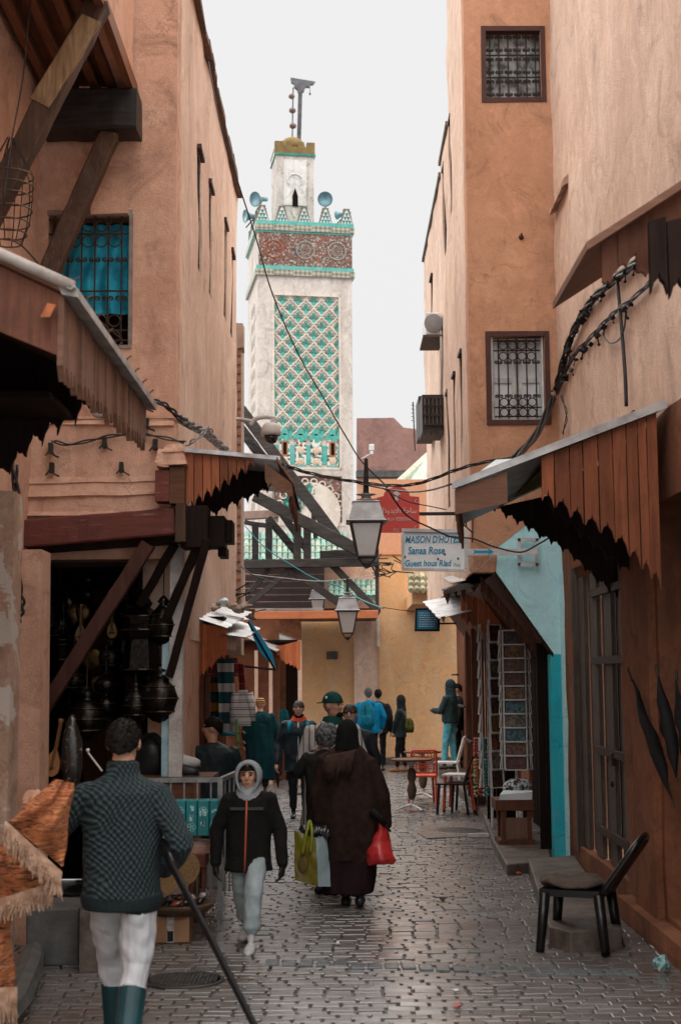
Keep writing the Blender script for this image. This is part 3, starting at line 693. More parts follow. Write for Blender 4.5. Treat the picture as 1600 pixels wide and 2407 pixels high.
# right big canopy
XR = 2.42
cr = thing('shop_canopy', 'large plank canopy with pale zinc edge on the right', 'canopy', (XR, 10.6, 3))
DY = 10.3
r0, r1 = P(1562, 955, DY), P(1068, 1146, DY)
back = Vector((0, 2.6, 0)); far1 = Vector((P(1082, 1150, 12.9).x, 12.9, r1.z))
sheet_roof(cr, [r0+Vector((0, -.03, 0)), r1+Vector((0, -.03, 0)), far1, r0+back], SHEET, .03)
MB().hexa([r0+Vector((0, -.06, -.02)), r1+Vector((-.02, -.06, -.02)), r1+Vector((-.02, -.03, -.02)), r0+Vector((0, -.03, -.02)), r0+Vector((0, -.06, .045)), r1+Vector((-.02, -.06, .03)), r1+Vector((-.02, -.03, .03)), r0+Vector((0, -.03, .045))]).jitter(.006, 9).build('edge_flashing', SHEET, cr)
xs = [1272, 1302, 1338, 1369, 1404, 1438, 1470, 1497, 1518, 1543]
for i in range(len(xs)-1):
    xa, xb = xs[i], xs[i+1]-1.5
    top = lambda x: 955+(1562-x)*(1146-955)/(1562-1068)
    low = lambda x: 1175+(x-1272)*.60+max(0, x-1440)*.5
    a, b = P(xa, top(xa)+8, DY), P(xb, top(xb)+8, DY)
    m = MB(); hung_board(m, (a.x, DY, 0), (b.x, DY, 0), a.z, b.z, a.z-P(xa, low(xa), DY).z, b.z-P(xb, low(xb), DY).z, (0, .025, 0), .05, 'arch'); m.build('plank', W_OR, cr)
for i in range(19):                              # scalloped skirt at the far end, its shade put into the dark wood colour
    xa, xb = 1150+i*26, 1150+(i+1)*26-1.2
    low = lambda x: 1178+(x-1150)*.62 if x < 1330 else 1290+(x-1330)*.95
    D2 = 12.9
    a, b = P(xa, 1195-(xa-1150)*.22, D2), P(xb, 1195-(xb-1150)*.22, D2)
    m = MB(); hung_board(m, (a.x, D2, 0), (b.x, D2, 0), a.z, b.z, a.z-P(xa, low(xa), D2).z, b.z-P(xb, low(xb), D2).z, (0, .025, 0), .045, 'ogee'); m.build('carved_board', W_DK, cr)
for i in range(11):                              # second inner skirt, mid-depth, same shade put into its colour
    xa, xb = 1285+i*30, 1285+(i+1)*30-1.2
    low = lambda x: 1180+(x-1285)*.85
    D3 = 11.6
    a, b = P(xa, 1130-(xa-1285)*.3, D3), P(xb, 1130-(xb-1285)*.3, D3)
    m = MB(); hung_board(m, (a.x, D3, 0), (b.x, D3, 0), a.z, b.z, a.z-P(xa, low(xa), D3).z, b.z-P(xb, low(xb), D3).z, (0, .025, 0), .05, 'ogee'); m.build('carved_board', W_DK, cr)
skirt(cr, r1+Vector((-.0, -.02, -.03)), far1+Vector((0, 0, -.03)), (.16, .16), 22, (.02, 0, 0), W_SIDE, .03, 'ogee', 'fascia_tooth')
MB().hexa([r1+Vector((0, -.03, -.2)), r1+Vector((.38, -.03, -.12)), r1+Vector((.38, 0, -.12)), r1+Vector((0, 0, -.2)), r1+Vector((0, -.03, -.02)), r1+Vector((.38, -.03, .11)), r1+Vector((.38, 0, .11)), r1+Vector((0, 0, -.02))]).build('end_board', W_SIDE, cr)
# tin patch and moss lying on the roof
m = MB(); q = [P(1120, 1118, 10.9), P(1165, 1085, 11.4), P(1250, 1078, 11.4), P(1205, 1112, 10.9)]; m.prism(q, (0, 0, .012)); m.jitter(.01, 6); tag(m.build('tin_sheet', mat('pale_blue_tin', (.40, .52, .56), (.60, .62, .62), .5, .2, scale=9)), 'pale blue tin sheet lying on the right canopy', 'tin sheet')
m = MB(); m.grid(lambda u, v: Vector((1.55+.82*u, 10.55+2.2*v, 3.58+.36*u+.14*max(0, u-.3)*(1+mnoise.noise(Vector((u*7, v*7, 1))))+.035*mnoise.noise(Vector((u*20, v*25, 4))))), 20, 24)
tag(m.build('moss_bank', MOSS, None, True), 'moss and dirt heaped where the right canopy meets the wall', 'moss')

# right upper canopy at the frame edge
cu_ = thing('shop_canopy', 'dark carved canopy jutting from the upper right edge', 'canopy', (XR, 7.6, 4))
D4 = 7.2
u0, u1 = P(1640, 418, D4), P(1378, 588, D4)
sheet_roof(cu_, [u0, u1, u1+Vector((0, 1.2, 0)), u0+Vector((0, 1.2, 0))], W_SIDE, .045)
for i, (xa, xb, yl_) in enumerate(((1412, 1450, 640), (1450, 1490, 606), (1490, 1535, 640), (1535, 1590, 640), (1590, 1650, 640))):
    top = lambda x: 418+(1640-x)*(588-418)/(1640-1378)
    a, b = P(xa, top(xa)+4, D4+.1), P(xb-1.5, top(xb)+4, D4+.1)
    m = MB(); hung_board(m, (a.x, D4+.1, 0), (b.x, D4+.1, 0), a.z, b.z, a.z-P(xa, yl_+(20 if i < 2 else 0), D4+.1).z, b.z-P(xb, yl_-14, D4+.1).z, (0, .03, 0), .03, 'ogee'); m.build('plank', W_CRB, cu_)
for i, (xa, xb, yl_) in enumerate(((1524, 1566, 690), (1566, 1610, 700), (1610, 1660, 730))):
    a, b = P(xa, 520, D4-.1), P(xb-1.5, 510, D4-.1)
    m = MB(); hung_board(m, (a.x, D4-.1, 0), (b.x, D4-.1, 0), a.z, b.z, a.z-P(xa, yl_, D4-.1).z, b.z-P(xb, yl_, D4-.1).z, (0, .05, 0), .05, 'arch'); m.build('carved_board', W_DK, cu_)

# ---- right near house
near_right = thing('plaster_house', 'pale plaster house rising on the right edge', 'house', (XR, 12, 0))
YR = 15.5
dY0, dY1 = 12.35, 14.9
oy0 = 8.2
holed((XR, 6.0, 0), (0, 1, 0), YR-6.0, 3.95, 11.5, [], (.4, 0, 0), .03).build('upper_wall', PL_R, near_right, True)
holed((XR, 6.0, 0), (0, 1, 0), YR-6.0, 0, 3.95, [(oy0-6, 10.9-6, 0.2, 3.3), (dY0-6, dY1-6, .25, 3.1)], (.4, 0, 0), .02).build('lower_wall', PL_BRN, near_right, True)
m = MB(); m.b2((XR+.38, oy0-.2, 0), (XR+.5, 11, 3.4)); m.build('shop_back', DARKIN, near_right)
m = wallface((XR-.06, 11.0, 0), (XR-.06, 11.75, 0), (XR-.06, 11.75, 3.6), (XR-.06, 11.0, 3.6), 4, 14, .02, (.1, 0, 0), 3); m.build('pilaster', PL_BRN, near_right, True)
m = MB(); m.b2((XR-.14, 6.5, 0), (XR, 12.2, .16)); m.jitter(.02, 4); m.build('plinth', PL_BRN, near_right)
# small tiled hood seen edge-on
for i in range(7):
    y0 = 14.45+i*.14; z0 = PX(1325, 480, XR).z
    m = MB(); zt = 7.2+.0*i
    MB().hexa([(XR-.07, y0, zt-.10), (XR, y0, zt-.06), (XR, y0+.13, zt-.06), (XR-.07, y0+.13, zt-.10), (XR-.06, y0, zt-.02), (XR, y0, zt+.04), (XR, y0+.13, zt+.04), (XR-.06, y0+.13, zt-.02)]).jitter(.008, 9).build('hood_tile', mat('hood_tile', (.52, .34, .25), (.36, .22, .15), .8, rnd=.3), near_right)
# folding door leaves
door = thing('plank_door', 'weathered grey plank door behind the black plastic chair', 'door', (XR, 13.6, .25))
nb = 7
for i in range(nb):
    a_, b_ = dY0+(dY1-dY0)*i/nb, dY0+(dY1-dY0)*(i+1)/nb-.02; t = XR+.05+.05*(i % 2)
    MB().b2((t, a_, .26), (t+.045, b_, 3.0+.02*(i % 2))).build('plank', W_GRY, door, bevel=.006)
for z in (.5, 1.25, 2.1, 2.75): MB().b2((XR+.015, dY0+.05, z), (XR+.05, dY1-.9, z+.07)).build('iron_band', IRON_R, door)
MB().b2((XR-.0, dY0+.62, 1.18), (XR+.04, dY0+.72, 1.30)).build('lock', IRON, door, bevel=.01)
MB().lathe([(.03, 0), (.03, .02), (.008, .03)], (XR+.02, dY0+.67, 1.02), 10, rot=Matrix.Rotation(R(-90), 3, 'Y')).build('handle', IRON, door)
MB().b2((XR-.012, dY1-.02, .2), (XR+.06, dY1+.06, 3.1)).build('jamb', W_GRY, door)
# platforms / steps
def step(name, label, pts, h, mt, z0=-.02):
    m = MB(); q = [G(x, y, h) for x, y in pts]; c = sum(q, Vector())/len(q)
    m.prism([Vector((k.x, k.y, z0)) for k in q], (0, 0, h-z0)); return tag(m.build(name, mt, None, bevel=.012), label, 'step')
step('stone_step', 'worn stone step before the grey plank door', [(1240, 2018), (1350, 2010), (1460, 2180), (1340, 2190), (1290, 2178)], .15, STONE)
step('stone_step', 'low stone step under the wooden cabinet and postcard stand', [(1158, 1975), (1190, 2032), (1292, 2022), (1282, 1880), (1120, 1870)], .11, STONE)
m = MB(); m.b2((1.95, 17.4, 0), (2.46, 31, .12)); m.jitter(.01, 4); tag(m.build('kerb_ledge', STONE), 'long low ledge along the right-hand shops', 'ledge')

# ---- right overhanging house
oh = thing('overhanging_house', 'orange house with two barred windows overhanging the right side', 'house', (2.0, YR, 3))
OX0 = P(1098, 600, YR).x; OX1 = XR+.35
YE = 23.6
h1 = (P(1143, 230, YR), P(1268, 72, YR)); h2 = (P(1155, 988, YR), P(1278, 790, YR))
o_b = zf(1345, YR, 1140)
sx0, sz0 = P(1165, 1345, YR).x, o_b
sx1, sz1 = P(1302, 1538, YR).x, zf(1538, YR, 1302)
holes = [(h1[0].x-OX0, h1[1].x-OX0, h1[0].z, h1[1].z), (h2[0].x-OX0, h2[1].x-OX0, h2[0].z, h2[1].z)]
zt_ = zf(1232, YR, 1200)
holed((OX0, YR, 0), (1, 0, 0), OX1-OX0, zt_, 11.6, holes, (0, .25, 0), .012).build('front_wall', PL_O, oh, True)
# lower front: plain part, then turquoise with the slanting corbel edge
zq = zf(1290, YR, 1200)
xq = P(1165, 1290, YR).x
m = MB(); m.prism([(OX0, YR, o_b), (sx0, YR, o_b), (xq+.02, YR, zq+.02), (xq+.35, YR, zt_), (OX0, YR, zt_)], (0, .25, 0)); m.build('front_wall', PL_O, oh)
pts = [(sx0, YR+.004, o_b), (sx1, YR+.004, sz1), (sx1, YR+.004, sz1-.0), (OX1, YR+.004, sz1), (OX1, YR+.004, zt_), (xq+.35, YR+.004, zt_), (xq+.02, YR+.004, zq+.02)]
m = MB(); m.prism(pts, (0, .24, 0)); m.build('corbel_wall', TURQ, oh)
zc_ = zf(1525, YR, 1310)
m = wallface((sx1-.04, YR+.002, 0), (OX1, YR+.002, 0), (OX1, YR+.002, sz1), (sx1-.04, YR+.002, sz1), 3, 14, .012, (0, .25, 0), 5)
m.build('turquoise_pier', TURQ2, oh, True)
m = MB(); m.b2((P(1322, 1700, YR-.02).x, YR-.03, 0), (OX1, YR, sz1+.9)); m.build('pale_strip', TURQ, oh)
# slanting underside and flat underside running back
m = MB(); m.hexa([(sx0, YR+.25, o_b), (sx1, YR+.25, sz1), (sx1, YE, sz1), (sx0, YE, o_b), (sx0, YR+.25, o_b+.05), (sx1, YR+.25, sz1+.05), (sx1, YE, sz1+.05), (sx0, YE, o_b+.05)]); m.build('corbel_soffit', W_CRB, oh)
m = MB(); m.b2((OX0+.02, YR+.25, o_b), (sx0, YE, o_b+.05)); m.build('soffit', W_CRB, oh)
MB().hexa([(sx0-.02, YR-.012, o_b-.03), (sx1-.02, YR-.012, sz1-.03), (sx1, YR+.02, sz1-.03), (sx0, YR+.02, o_b-.03), (sx0-.02, YR-.012, o_b+.01), (sx1-.02, YR-.012, sz1+.01), (sx1, YR+.02, sz1+.01), (sx0, YR+.02, o_b+.01)]).build('corbel_edge', W_DK, oh)
# side towards the lane, in three stretches of falling height
def zx(x, y, X): return PX(x, y, X).z
segs = [(YR+.25, 17.9, 11.6), (17.9, 19.4, 9.15), (19.4, YE, 9.0)]
sl2 = []
for xa, y0, y1, wd in ((1062, 495, 255, .30), (1047, 590, 370, .34), (1088, 1100, 815, .32), (1071, 1110, 870, .30), (1056, 1190, 910, .3), (1016, 770, 640, .4)):
    p0, p1 = PX(xa, y0, OX0), PX(xa, y1, OX0)
    sl2.append((p0.y, p0.y+wd, p0.z, p1.z))
for (ya, yb, zt) in segs:
    hs_ = [(a_-ya, b_-ya, c_, d_) for a_, b_, c_, d_ in sl2 if a_ > ya and b_ < yb and d_ < zt]
    holed((OX0, ya, 0), (0, 1, 0), yb-ya, o_b, zt, hs_, (.25, 0, 0), .03).build('side_wall', PL_R, oh, True)
    MB().b2((OX0-.03, ya, zt), (OX0+.3, yb, zt+.06)).jitter(.012, 5).build('coping_stone', mat('coping_grey', (.20, .18, .17), (.12, .10, .09), .8, scale=9), oh)
for a_, b_, c_, d_ in sl2:
    w_ = MB().b2((OX0+.04, a_, c_), (OX0+.12, b_, d_)).build('window', FRAME_BR, oh)
    MB().b2((OX0-.02, a_-.02, d_), (OX0+.06, b_+.02, d_+.04)).build('window_lintel', FRAME_BR, w_)
    m = MB()
    for k in range(3): yy = a_+(b_-a_)*(k+.5)/3; m.tube([(OX0+.02, yy, c_), (OX0+.02, yy, d_)], .007, 5)
    m.build('grille', IRON, w_)
def rwin(label, lo, hi, pane, kind):
    x0, z0, x1, z1 = lo.x, lo.z, hi.x, hi.z
    w = thing('barred_window', label, 'window', (x0, YR, z0))
    t = .055
    for a_, b_ in (((x0-t, YR-.012, z0-t), (x0, YR+.1, z1+t)), ((x1, YR-.012, z0-t), (x1+t, YR+.1, z1+t)), ((x0, YR-.012, z1), (x1, YR+.1, z1+t)), ((x0, YR-.012, z0-t), (x1, YR+.1, z0))):
        MB().b2(a_, b_).jitter(.006, 9).build('frame', FRAME_BR, w)
    h = z1-z0
    if kind == 0:
        MB().b2((x0, YR+.14, z0), (x1, YR+.16, z1)).build('pane', pane, w)
        grille_bars(w, x0, x1, z0, z1, YR+.06, 6, [z0+h*k/3 for k in (0.02, 1, 2, 2.96)], .0085, IRON, curls=[(z0+h*(k+.22)/3, -1) for k in range(3)]+[(z0+h*(k+.78)/3, 1) for k in range(3)])
    else:
        mx_ = (x0+x1)/2
        MB().b2((x0, YR+.17, z0), (x1, YR+.18, z1)).build('backing', PANEW, w)
        for s_ in (0, 1):
            a_, b_ = (x0, mx_-.01) if s_ == 0 else (mx_+.01, x1)
            lf = MB().b2((a_, YR+.12, z0), (a_+.05, YR+.165, z1)).b2((b_-.05, YR+.12, z0), (b_, YR+.165, z1)).b2((a_+.05, YR+.122, z0), (b_-.05, YR+.163, z0+.06)).b2((a_+.05, YR+.122, z1-.06), (b_-.05, YR+.163, z1)).b2((a_+.05, YR+.124, z0+h*.47), (b_-.05, YR+.163, z0+h*.53)).build('casement', WHITEP, w)
            for zz0, zz1 in ((z0+.06, z0+h*.47), (z0+h*.53, z1-.06)): MB().b2((a_+.05, YR+.145, zz0), (b_-.05, YR+.155, zz1)).build('pane', PANEW, lf)
        grille_bars(w, x0+.04, x1-.04, z0+.03, z1-.02, YR+.05, 5, (z0+.05, z0+h*.16, z0+h*.84, z1-.04), .008, IRON, rings=(z0+h*.10, z0+h*.22, z0+h*.77, z0+h*.90), curls=((z0+h*.29, 1), (z0+h*.70, -1)))
        for xx in (x0+.02, x1-.02): MB().tube([(xx, YR+.05, z0), (xx, YR+.05, z1)], .012, 6).build('frame_bar', WHITEP, w)
    return w
rwin('high barred window with curled ironwork and clouded glass', h1[0], h1[1], GLASSW, 0)
rwin('lower barred window with white shutters behind black scrollwork', h2[0], h2[1], PANEW, 1)
# ground floor of the right side: shop walls set back under the overhang
rs = thing('shop_row', 'row of dark-doored shops under the overhanging house', 'shop', (2.5, 18, 0))
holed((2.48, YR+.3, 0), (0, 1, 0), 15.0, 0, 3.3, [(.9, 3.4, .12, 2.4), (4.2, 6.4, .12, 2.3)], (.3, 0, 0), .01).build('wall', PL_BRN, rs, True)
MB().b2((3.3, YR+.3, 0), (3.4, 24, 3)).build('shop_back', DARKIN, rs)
for k, (y0, x0, x1, h) in enumerate(((15.85, 2.16, 2.40, 2.35), (19.2, 1.92, 2.3, 2.55), (21.3, 1.93, 2.12, 2.7), (22.6, 1.96, 2.14, 2.75), (24.0, 2.06, 2.25, 2.9))):
    for i in range(3):
        w = (x1-x0)/3; MB().b2((x0+i*w, y0, .11), (x0+(i+1)*w-.006, y0+.04, h)).build('door_plank', W_DK if k in (0, 1) else W_CRB, rs)
for k in range(5):
    MB().b2((2.45, 16.2+k*.5, .11), (2.476, 16.2+k*.5+.44, 2.3)).build('door_plank', W_DK, rs)
for k in range(3): MB().b2((1.90, 21.3+1.2*k, 1.0+.5*k), (1.94, 22.4+1.2*k, 1.03+.5*k)).build('door_bar', IRON, rs)
# hanging plank skirts of the right-hand shops
c3 = thing('shop_canopy', 'small canopy of orange boards and buckled zinc below the guesthouse sign', 'canopy', (1.6, 17, 2.5))
for i in range(9):
    xa, xb = 1082+i*13.3, 1082+(i+1)*13.3-.8; D = 18.0
    tp = lambda x: 1392+(x-1082)*.35; lw = lambda x: 1462+(x-1082)*.66
    a, b = P(xa, tp(xa), D), P(xb, tp(xb), D)
    m = MB(); hung_board(m, (a.x, D, 0), (b.x, D, 0), a.z, b.z, a.z-P(xa, lw(xa), D).z, b.z-P(xb, lw(xb), D).z, (0, .02, 0), .04, 'arch'); m.build('plank', W_ORF, c3)
for i in range(9):
    xa, xb = 1128+i*15, 1128+(i+1)*15-.8; D = 16.2
    tp = lambda x: 1352+(x-1128)*1.22; lw = lambda x: 1392+(x-1128)*1.18
    a, b = P(xa, tp(xa), D), P(xb, tp(xb), D)
    m = MB(); hung_board(m, (a.x, D, 0), (b.x, D, 0), a.z, b.z, a.z-P(xa, lw(xa), D).z, b.z-P(xb, lw(xb), D).z, (0, .02, 0), .03, 'arch'); m.build('plank', W_CRB, c3)
def quad_sheet(parent, pts, mt, wav=5, name='roof_sheet'):
    return sheet_roof(parent, pts, mt, .015, wav, name)
quad_sheet(c3, [P(1108, 1438, 17.8), P(1030, 1455, 17.6), P(993, 1415, 19.6), P(1085, 1398, 19.8)], SHEET, 5)
quad_sheet(c3, [P(1165, 1352, 16.6), P(1060, 1372, 16.5), P(1038, 1360, 18.4), P(1120, 1340, 18.6)], SHEET2, 5)
for xa, ya, xb, yb in ((1040, 1392, 1060, 1422), (1062, 1380, 1078, 1405), (1082, 1388, 1095, 1420), (1096, 1370, 1128, 1392), (1036, 1450, 1046, 1466)):
    a, b = P(xa, ya, 17.4), P(xb, yb, 17.4)
    MB().prism([(a.x, 17.4, a.z), (b.x, 17.4, a.z+.01), ((a.x+b.x)/2+.01, 17.4, b.z)], (0, .02, 0)).build('fascia_tooth', W_CRB, c3)
MB().prism([P(1038, 1388, 17.3), P(1100, 1372, 17.3), P(1126, 1385, 17.5), P(1060, 1404, 17.5)], (0, 0, .02)).build('roof_board', WHITEP, c3)
rough_beam(P(1198, 1432, 17.0), P(1262, 1535, 17.0), .05, .05, 6).build('rail', W_BRACE, c3)

# ---- left small shops further up
ls = thing('shop_row', 'row of small shops beyond the tall left house', 'shop', (-1.4, 16, 0))
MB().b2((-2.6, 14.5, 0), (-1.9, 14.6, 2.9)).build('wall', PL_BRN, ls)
MB().b2((-2.3, 14.5, 0), (-2.2, 19.3, 2.9)).build('shop_back', DARKIN, ls)
for i in range(4):
    a = P(436+i*13, 1590, 14.0); b = P(448+i*13, 1590, 14.0); MB().b2((a.x, 14.0+i*.1, 0), (b.x, 14.06+i*.1, a.z)).build('door_plank', W_CRB, ls)
MB().b2((-1.44, 14.45, 0), (-1.36, 14.53, 2.5)).build('post', W_BRACE, ls)
MB().b2((-2.2, 14.6, 2.55), (-1.2, 19.2, 2.62)).build('ceiling', W_DK, ls)
# brick house beyond
bh = thing('brick_house', 'pink brick house wall behind the left canopies', 'house', (-1.6, 19.3, 0))
YB = 19.3; bx0, bx1 = -2.3, P(567, 900, YB).x; bz0, bz1 = 2.3, zf(760, YB, 560)
MB().b2((bx0, YB+.03, bz0), (bx1, YB+.6, bz1)).build('wall', MORTAR, bh)
MB().b2((bx0, YB+.03, 0), (bx1-.2, YB+.6, bz0)).build('wall', PL_BRN, bh)
bms = MB().b2((-.1, 0, -.024), (.1, .05, .024)).mesh('brick'); bms.materials.append(BRICKM)
rng = random.Random(9); nbk = 0; restb = MB()
z = 2.6; r_ = 0
while z < bz1-.03:
    x = bx1 - (.10 if r_ % 2 else 0)
    while x > -1.98:
        w = min(.2, x-(-2.0)); cx = x-w/2
        vis_ = (z < 4.4 and cx > -1.95) or cx > -1.47
        if vis_:
            if nbk < 296 and z < 4.3:
                o = bpy.data.objects.new('brick', bms); COL.objects.link(o); o.parent = bh
                o.location = (cx-(-1.6), rng.uniform(-.006, .006), z); o.scale = ((w-.012)/.2, 1, 1); nbk += 1
            else: restb.b2((cx-w/2+.006, YB+rng.uniform(-.006, .006), z-.024), (cx+w/2-.006, YB+.05, z+.024))
        x -= w
    z += .062; r_ += 1
o = restb.build('brickwork', BRICKM, bh); o['kind'] = 'stuff'
MB().b2((bx1-.12, YB-.02, bz1-.35), (bx1+.03, YB+.3, bz1)).jitter(.03, 5).build('broken_top', MORTAR, bh)

def small_canopy(label, D, planks, n, tp, lw, sheets, mt=W_ORF):
    t = thing('shop_canopy', label, 'canopy', tuple(P(planks[0], tp(planks[0]), D)))
    dx = (planks[1]-planks[0])/n
    for i in range(n):
        xa, xb = planks[0]+i*dx, planks[0]+(i+1)*dx-.8
        a, b = P(xa, tp(xa), D), P(xb, tp(xb), D); j = rng.uniform(-4, 4)
        m = MB(); hung_board(m, (a.x, D, 0), (b.x, D, 0), a.z, b.z, a.z-P(xa, lw(xa)+j, D).z, b.z-P(xb, lw(xb)+j, D).z, (0, .02, 0), .03, 'ogee'); m.build('plank', mt, t)
    for s_ in sheets: quad_sheet(t, [P(*k) for k in s_[:4]], s_[4], s_[5])
    return t
small_canopy('canopy of orange boards under loose zinc sheets by the rugs', 14.2, (438, 532), 10, lambda x: 1462+(x-438)*.13, lambda x: 1612-(x-438)*.85,
    [((441, 1448, 14.15), (535, 1478, 14.15), (592, 1440, 16.4), (480, 1420, 16.4), SHEET, 6), ((520, 1492, 14.1), (580, 1500, 14.4), (612, 1478, 16.8), (560, 1460, 16.8), SHEET, 3)])
small_canopy('far small canopy with white sheet roof left of the ochre wall', 27.0, (648, 706), 6, lambda x: 1520-(x-648)*.25, lambda x: 1535+(x-648)*.75,
    [((582, 1500, 27), (650, 1532, 26.8), (708, 1506, 28.4), (645, 1470, 28.8), SHEET2, 0)])
# walls of the far left shops
fl = thing('far_shop', 'plain plaster shopfront with dark doorway left of the ochre end wall', 'shop', (-1.0, 25, 0))
a = P(560, 1650, 22.0).x; b = P(703, 1650, 25.0).x
MB().b2((-2.6, 27.4, 0), (-1.2, 27.6, 3.1)).build('wall', PL_BRN, fl)
MB().b2((-2.35, 19.9, 0), (-2.25, 27.4, 2.9)).build('wall', PL_BRN, fl)
MB().b2((-1.3, 28.3, 0), (-.80, 28.5, 3.3)).build('wall', PL_BRN, fl)
MB().b2((P(700, 1600, 27).x, 27., 0), (P(709, 1600, 27).x, 27.15, zf(1505, 27, 703))).jitter(.004).build('post', PL_LS, fl)
MB().b2((P(632, 1600, 27.1).x, 27.1, 0), (P(640, 1600, 27.1).x, 27.2, 2.4)).build('post', PL_LS, fl)
MB().b2((P(598, 1600, 27.).x, 27., 0), (P(606, 1600, 27.).x, 27.1, 2.5)).build('post', PL_LS, fl)
MB().b2((P(672, 1600, 28).x, 28.0, 0), (P(700, 1600, 28).x, 28.1, 2.3)).build('door', W_DK, fl)
MB().b2((-2.2, 27.2, 2.65), (-.8, 28.5, 2.7)).build('ceiling', W_DK, fl)

# ---- ochre end wall
YK = 33.0
ew = thing('end_wall_house', 'ochre plaster house closing the end of the lane', 'house', (1, YK, 0))
ztop = zf(1445, YK, 800)
holed((-1.2, YK, 0), (1, 0, 0), P(832, 1600, YK).x+1.2, 0, ztop, [], (0, .3, 0), .02).build('wall', PL_OCH, ew, True)
xa_, xb_ = P(832, 1600, YK).x, P(890, 1600, YK).x
holed((xa_, YK-.06, 0), (1, 0, 0), xb_-xa_, 0, ztop, [], (0, .3, 0), .02).build('wall', PL_LS, ew, True)
holed((xb_, YK-.14, 0), (1, 0, 0), 3.0-xb_, 0, zf(1180, YK, 900), [], (0, .3, 0), .03).build('wall', PL_OCH, ew, True)
holed((P(870, 1200, YK).x, YK-.2, 0), (1, 0, 0), 1.75, zf(1305, YK, 900), zf(1130, YK, 900), [], (0, .3, 0), .015).build('upper_wall', PL_ORR, ew, True)
for i in range(14):
    x = P(706, 1800, YK).x+i*.26
    MB().b2((x, YK-.3, 0), (x+.25, YK-.1, .16+.03*mnoise.noise(Vector((i*3.3, 0, 0))))).jitter(.02, 6).build('base_stone', STONE, ew)
MB().b2((P(767, 1550, YK).x, YK-.03, P(767, 1550, YK).z), (P(793, 1530, YK).x, YK+.02, P(793, 1531, YK).z)).build('wall_plaque', CONC, ew)
xa_ = P(886, 1400, YK-.3).x
MB().tube([(xa_, YK-.3, zf(1520, YK, 886)), (xa_, YK-.3, zf(1300, YK, 886))], .05, 8).build('drain_pipe', mat('pipe_pale', (.5, .42, .36), (.36, .28, .22), .6), ew)
# little tiled hood over the far door
MB().b2((P(968, 1400, 30).x, 30, zf(1420, 30, 968)), (P(1080, 1400, 30).x, 33, zf(1388, 30, 968))).build('hood_wall', PL_OCH, ew)
for i in range(8):
    for j in range(3):
        a = P(966+i*14, 1388-j*14, 29.7+j*.3)
        MB().tube([a, a+Vector((0, .5, .12))], .058, 7).build('hood_tile', TILEM, ew)
# right background wall (orange striped) and pink house above
pk = thing('pink_house', 'weathered pink house behind the street sign', 'house', (1.5, 45, 0))
D = 45.0
pt = [(838, 1120), (838, 983), (925, 982), (948, 1005), (1010, 1012), (1010, 1120)]
MB().prism([P(x, y, D) for x, y in pt], (0, .4, 0)).build('wall', PL_PINK, pk)
MB().prism([P(x, y, D-.1) for x, y in ((838, 1118), (1010, 1118), (1010, 1330), (838, 1330))], (0, .4, 0)).build('wall', PL_L, pk)
MB().b2(P(836, 1122, D-.3), P(1000, 1108, D)).jitter(.05, 2).build('cornice', CONC, pk)
MB().b2(P(862, 1165, 44.6), P(1000, 1128, 44.8)).build('panel', mat('plaster_cream', (.62, .50, .36), (.5, .38, .26), .8), pk)
# slanting green-tiled roof
gr = thing('tiled_roof', 'pale green tiled roof slope behind the street sign', 'roof', tuple(P(960, 1170, 40)))
A_, B_, C_, D_ = P(925, 1168, 38), P(1000, 1150, 36), P(1012, 1065, 42), P(985, 1090, 42)
m = MB()
for i in range(9):
    for j in range(7):
        p = A_.lerp(B_, i/8).lerp(D_.lerp(C_, i/8), j/7); q = A_.lerp(B_, i/8).lerp(D_.lerp(C_, i/8), (j+1.1)/7)
        MB().tube([p, q], .075, 6).build('roof_tile', mat('roof_tile_pale', (.36, .48, .38), (.52, .52, .42), .6, rnd=.25), gr)
MB().tube([P(925, 1150, 38), P(1008, 1072, 42)], .14, 8).build('ridge', mat('ridge_pale', (.42, .44, .34), (.3, .3, .22), .7), gr)
MB().prism([P(918, 1178, 38.2), P(1005, 1158, 36.2), P(1012, 1068, 42.2), P(920, 1150, 42)], (0, .05, -.1)).build('roof_deck', CONC, gr)
# ================================================================== minaret
YM, TH = 62.0, R(9.5)
_c = P(606, 700, YM); TC = Vector((_c.x, YM, 0)); TU = Vector((math.cos(TH), math.sin(TH), 0)); TD = Vector((-math.sin(TH), math.cos(TH), 0))
TW = 4.26
def T(u, d, z): return TC + TU*u + TD*d + Vector((0, 0, z))
def ty(y): return P(720, y, YM+.3).z
def tu(x): return (P(x, 800, YM+.3).x - TC.x)/math.cos(TH)
def tbox(m, u0, u1, d0, d1, z0, z1, mi=0): return m.hexa([T(u0,d0,z0), T(u1,d0,z0), T(u1,d1,z0), T(u0,d1,z0), T(u0,d0,z1), T(u1,d0,z1), T(u1,d1,z1), T(u0,d1,z1)], mi)
mt_ = thing('minaret', 'white minaret with green tile lattice rising over the lane', 'minaret', tuple(TC))
MOS, nt, b = _new('mosaic_terracotta')
v = _pos(nt, (1, 1, 1)); vo = nt.nodes.new('ShaderNodeTexVoronoi'); vo.inputs['Scale'].default_value = 15; nt.links.new(v, vo.inputs['Vector'])
sp = nt.nodes.new('ShaderNodeSeparateColor'); nt.links.new(vo.outputs['Color'], sp.inputs[0])
col = _ramp(nt, sp.outputs[0], .0, 1, (.20, .075, .05, 1), (.24, .09, .06, 1)); r_ = nt.nodes[-1].color_ramp
r_.interpolation = 'CONSTANT'
for p_, c_ in ((.40, (.08, .045, .035, 1)), (.62, (.40, .36, .32, 1)), (.72, (.20, .30, .27, 1)), (.79, (.22, .085, .055, 1))):
    e_ = r_.elements.new(p_); e_.color = c_
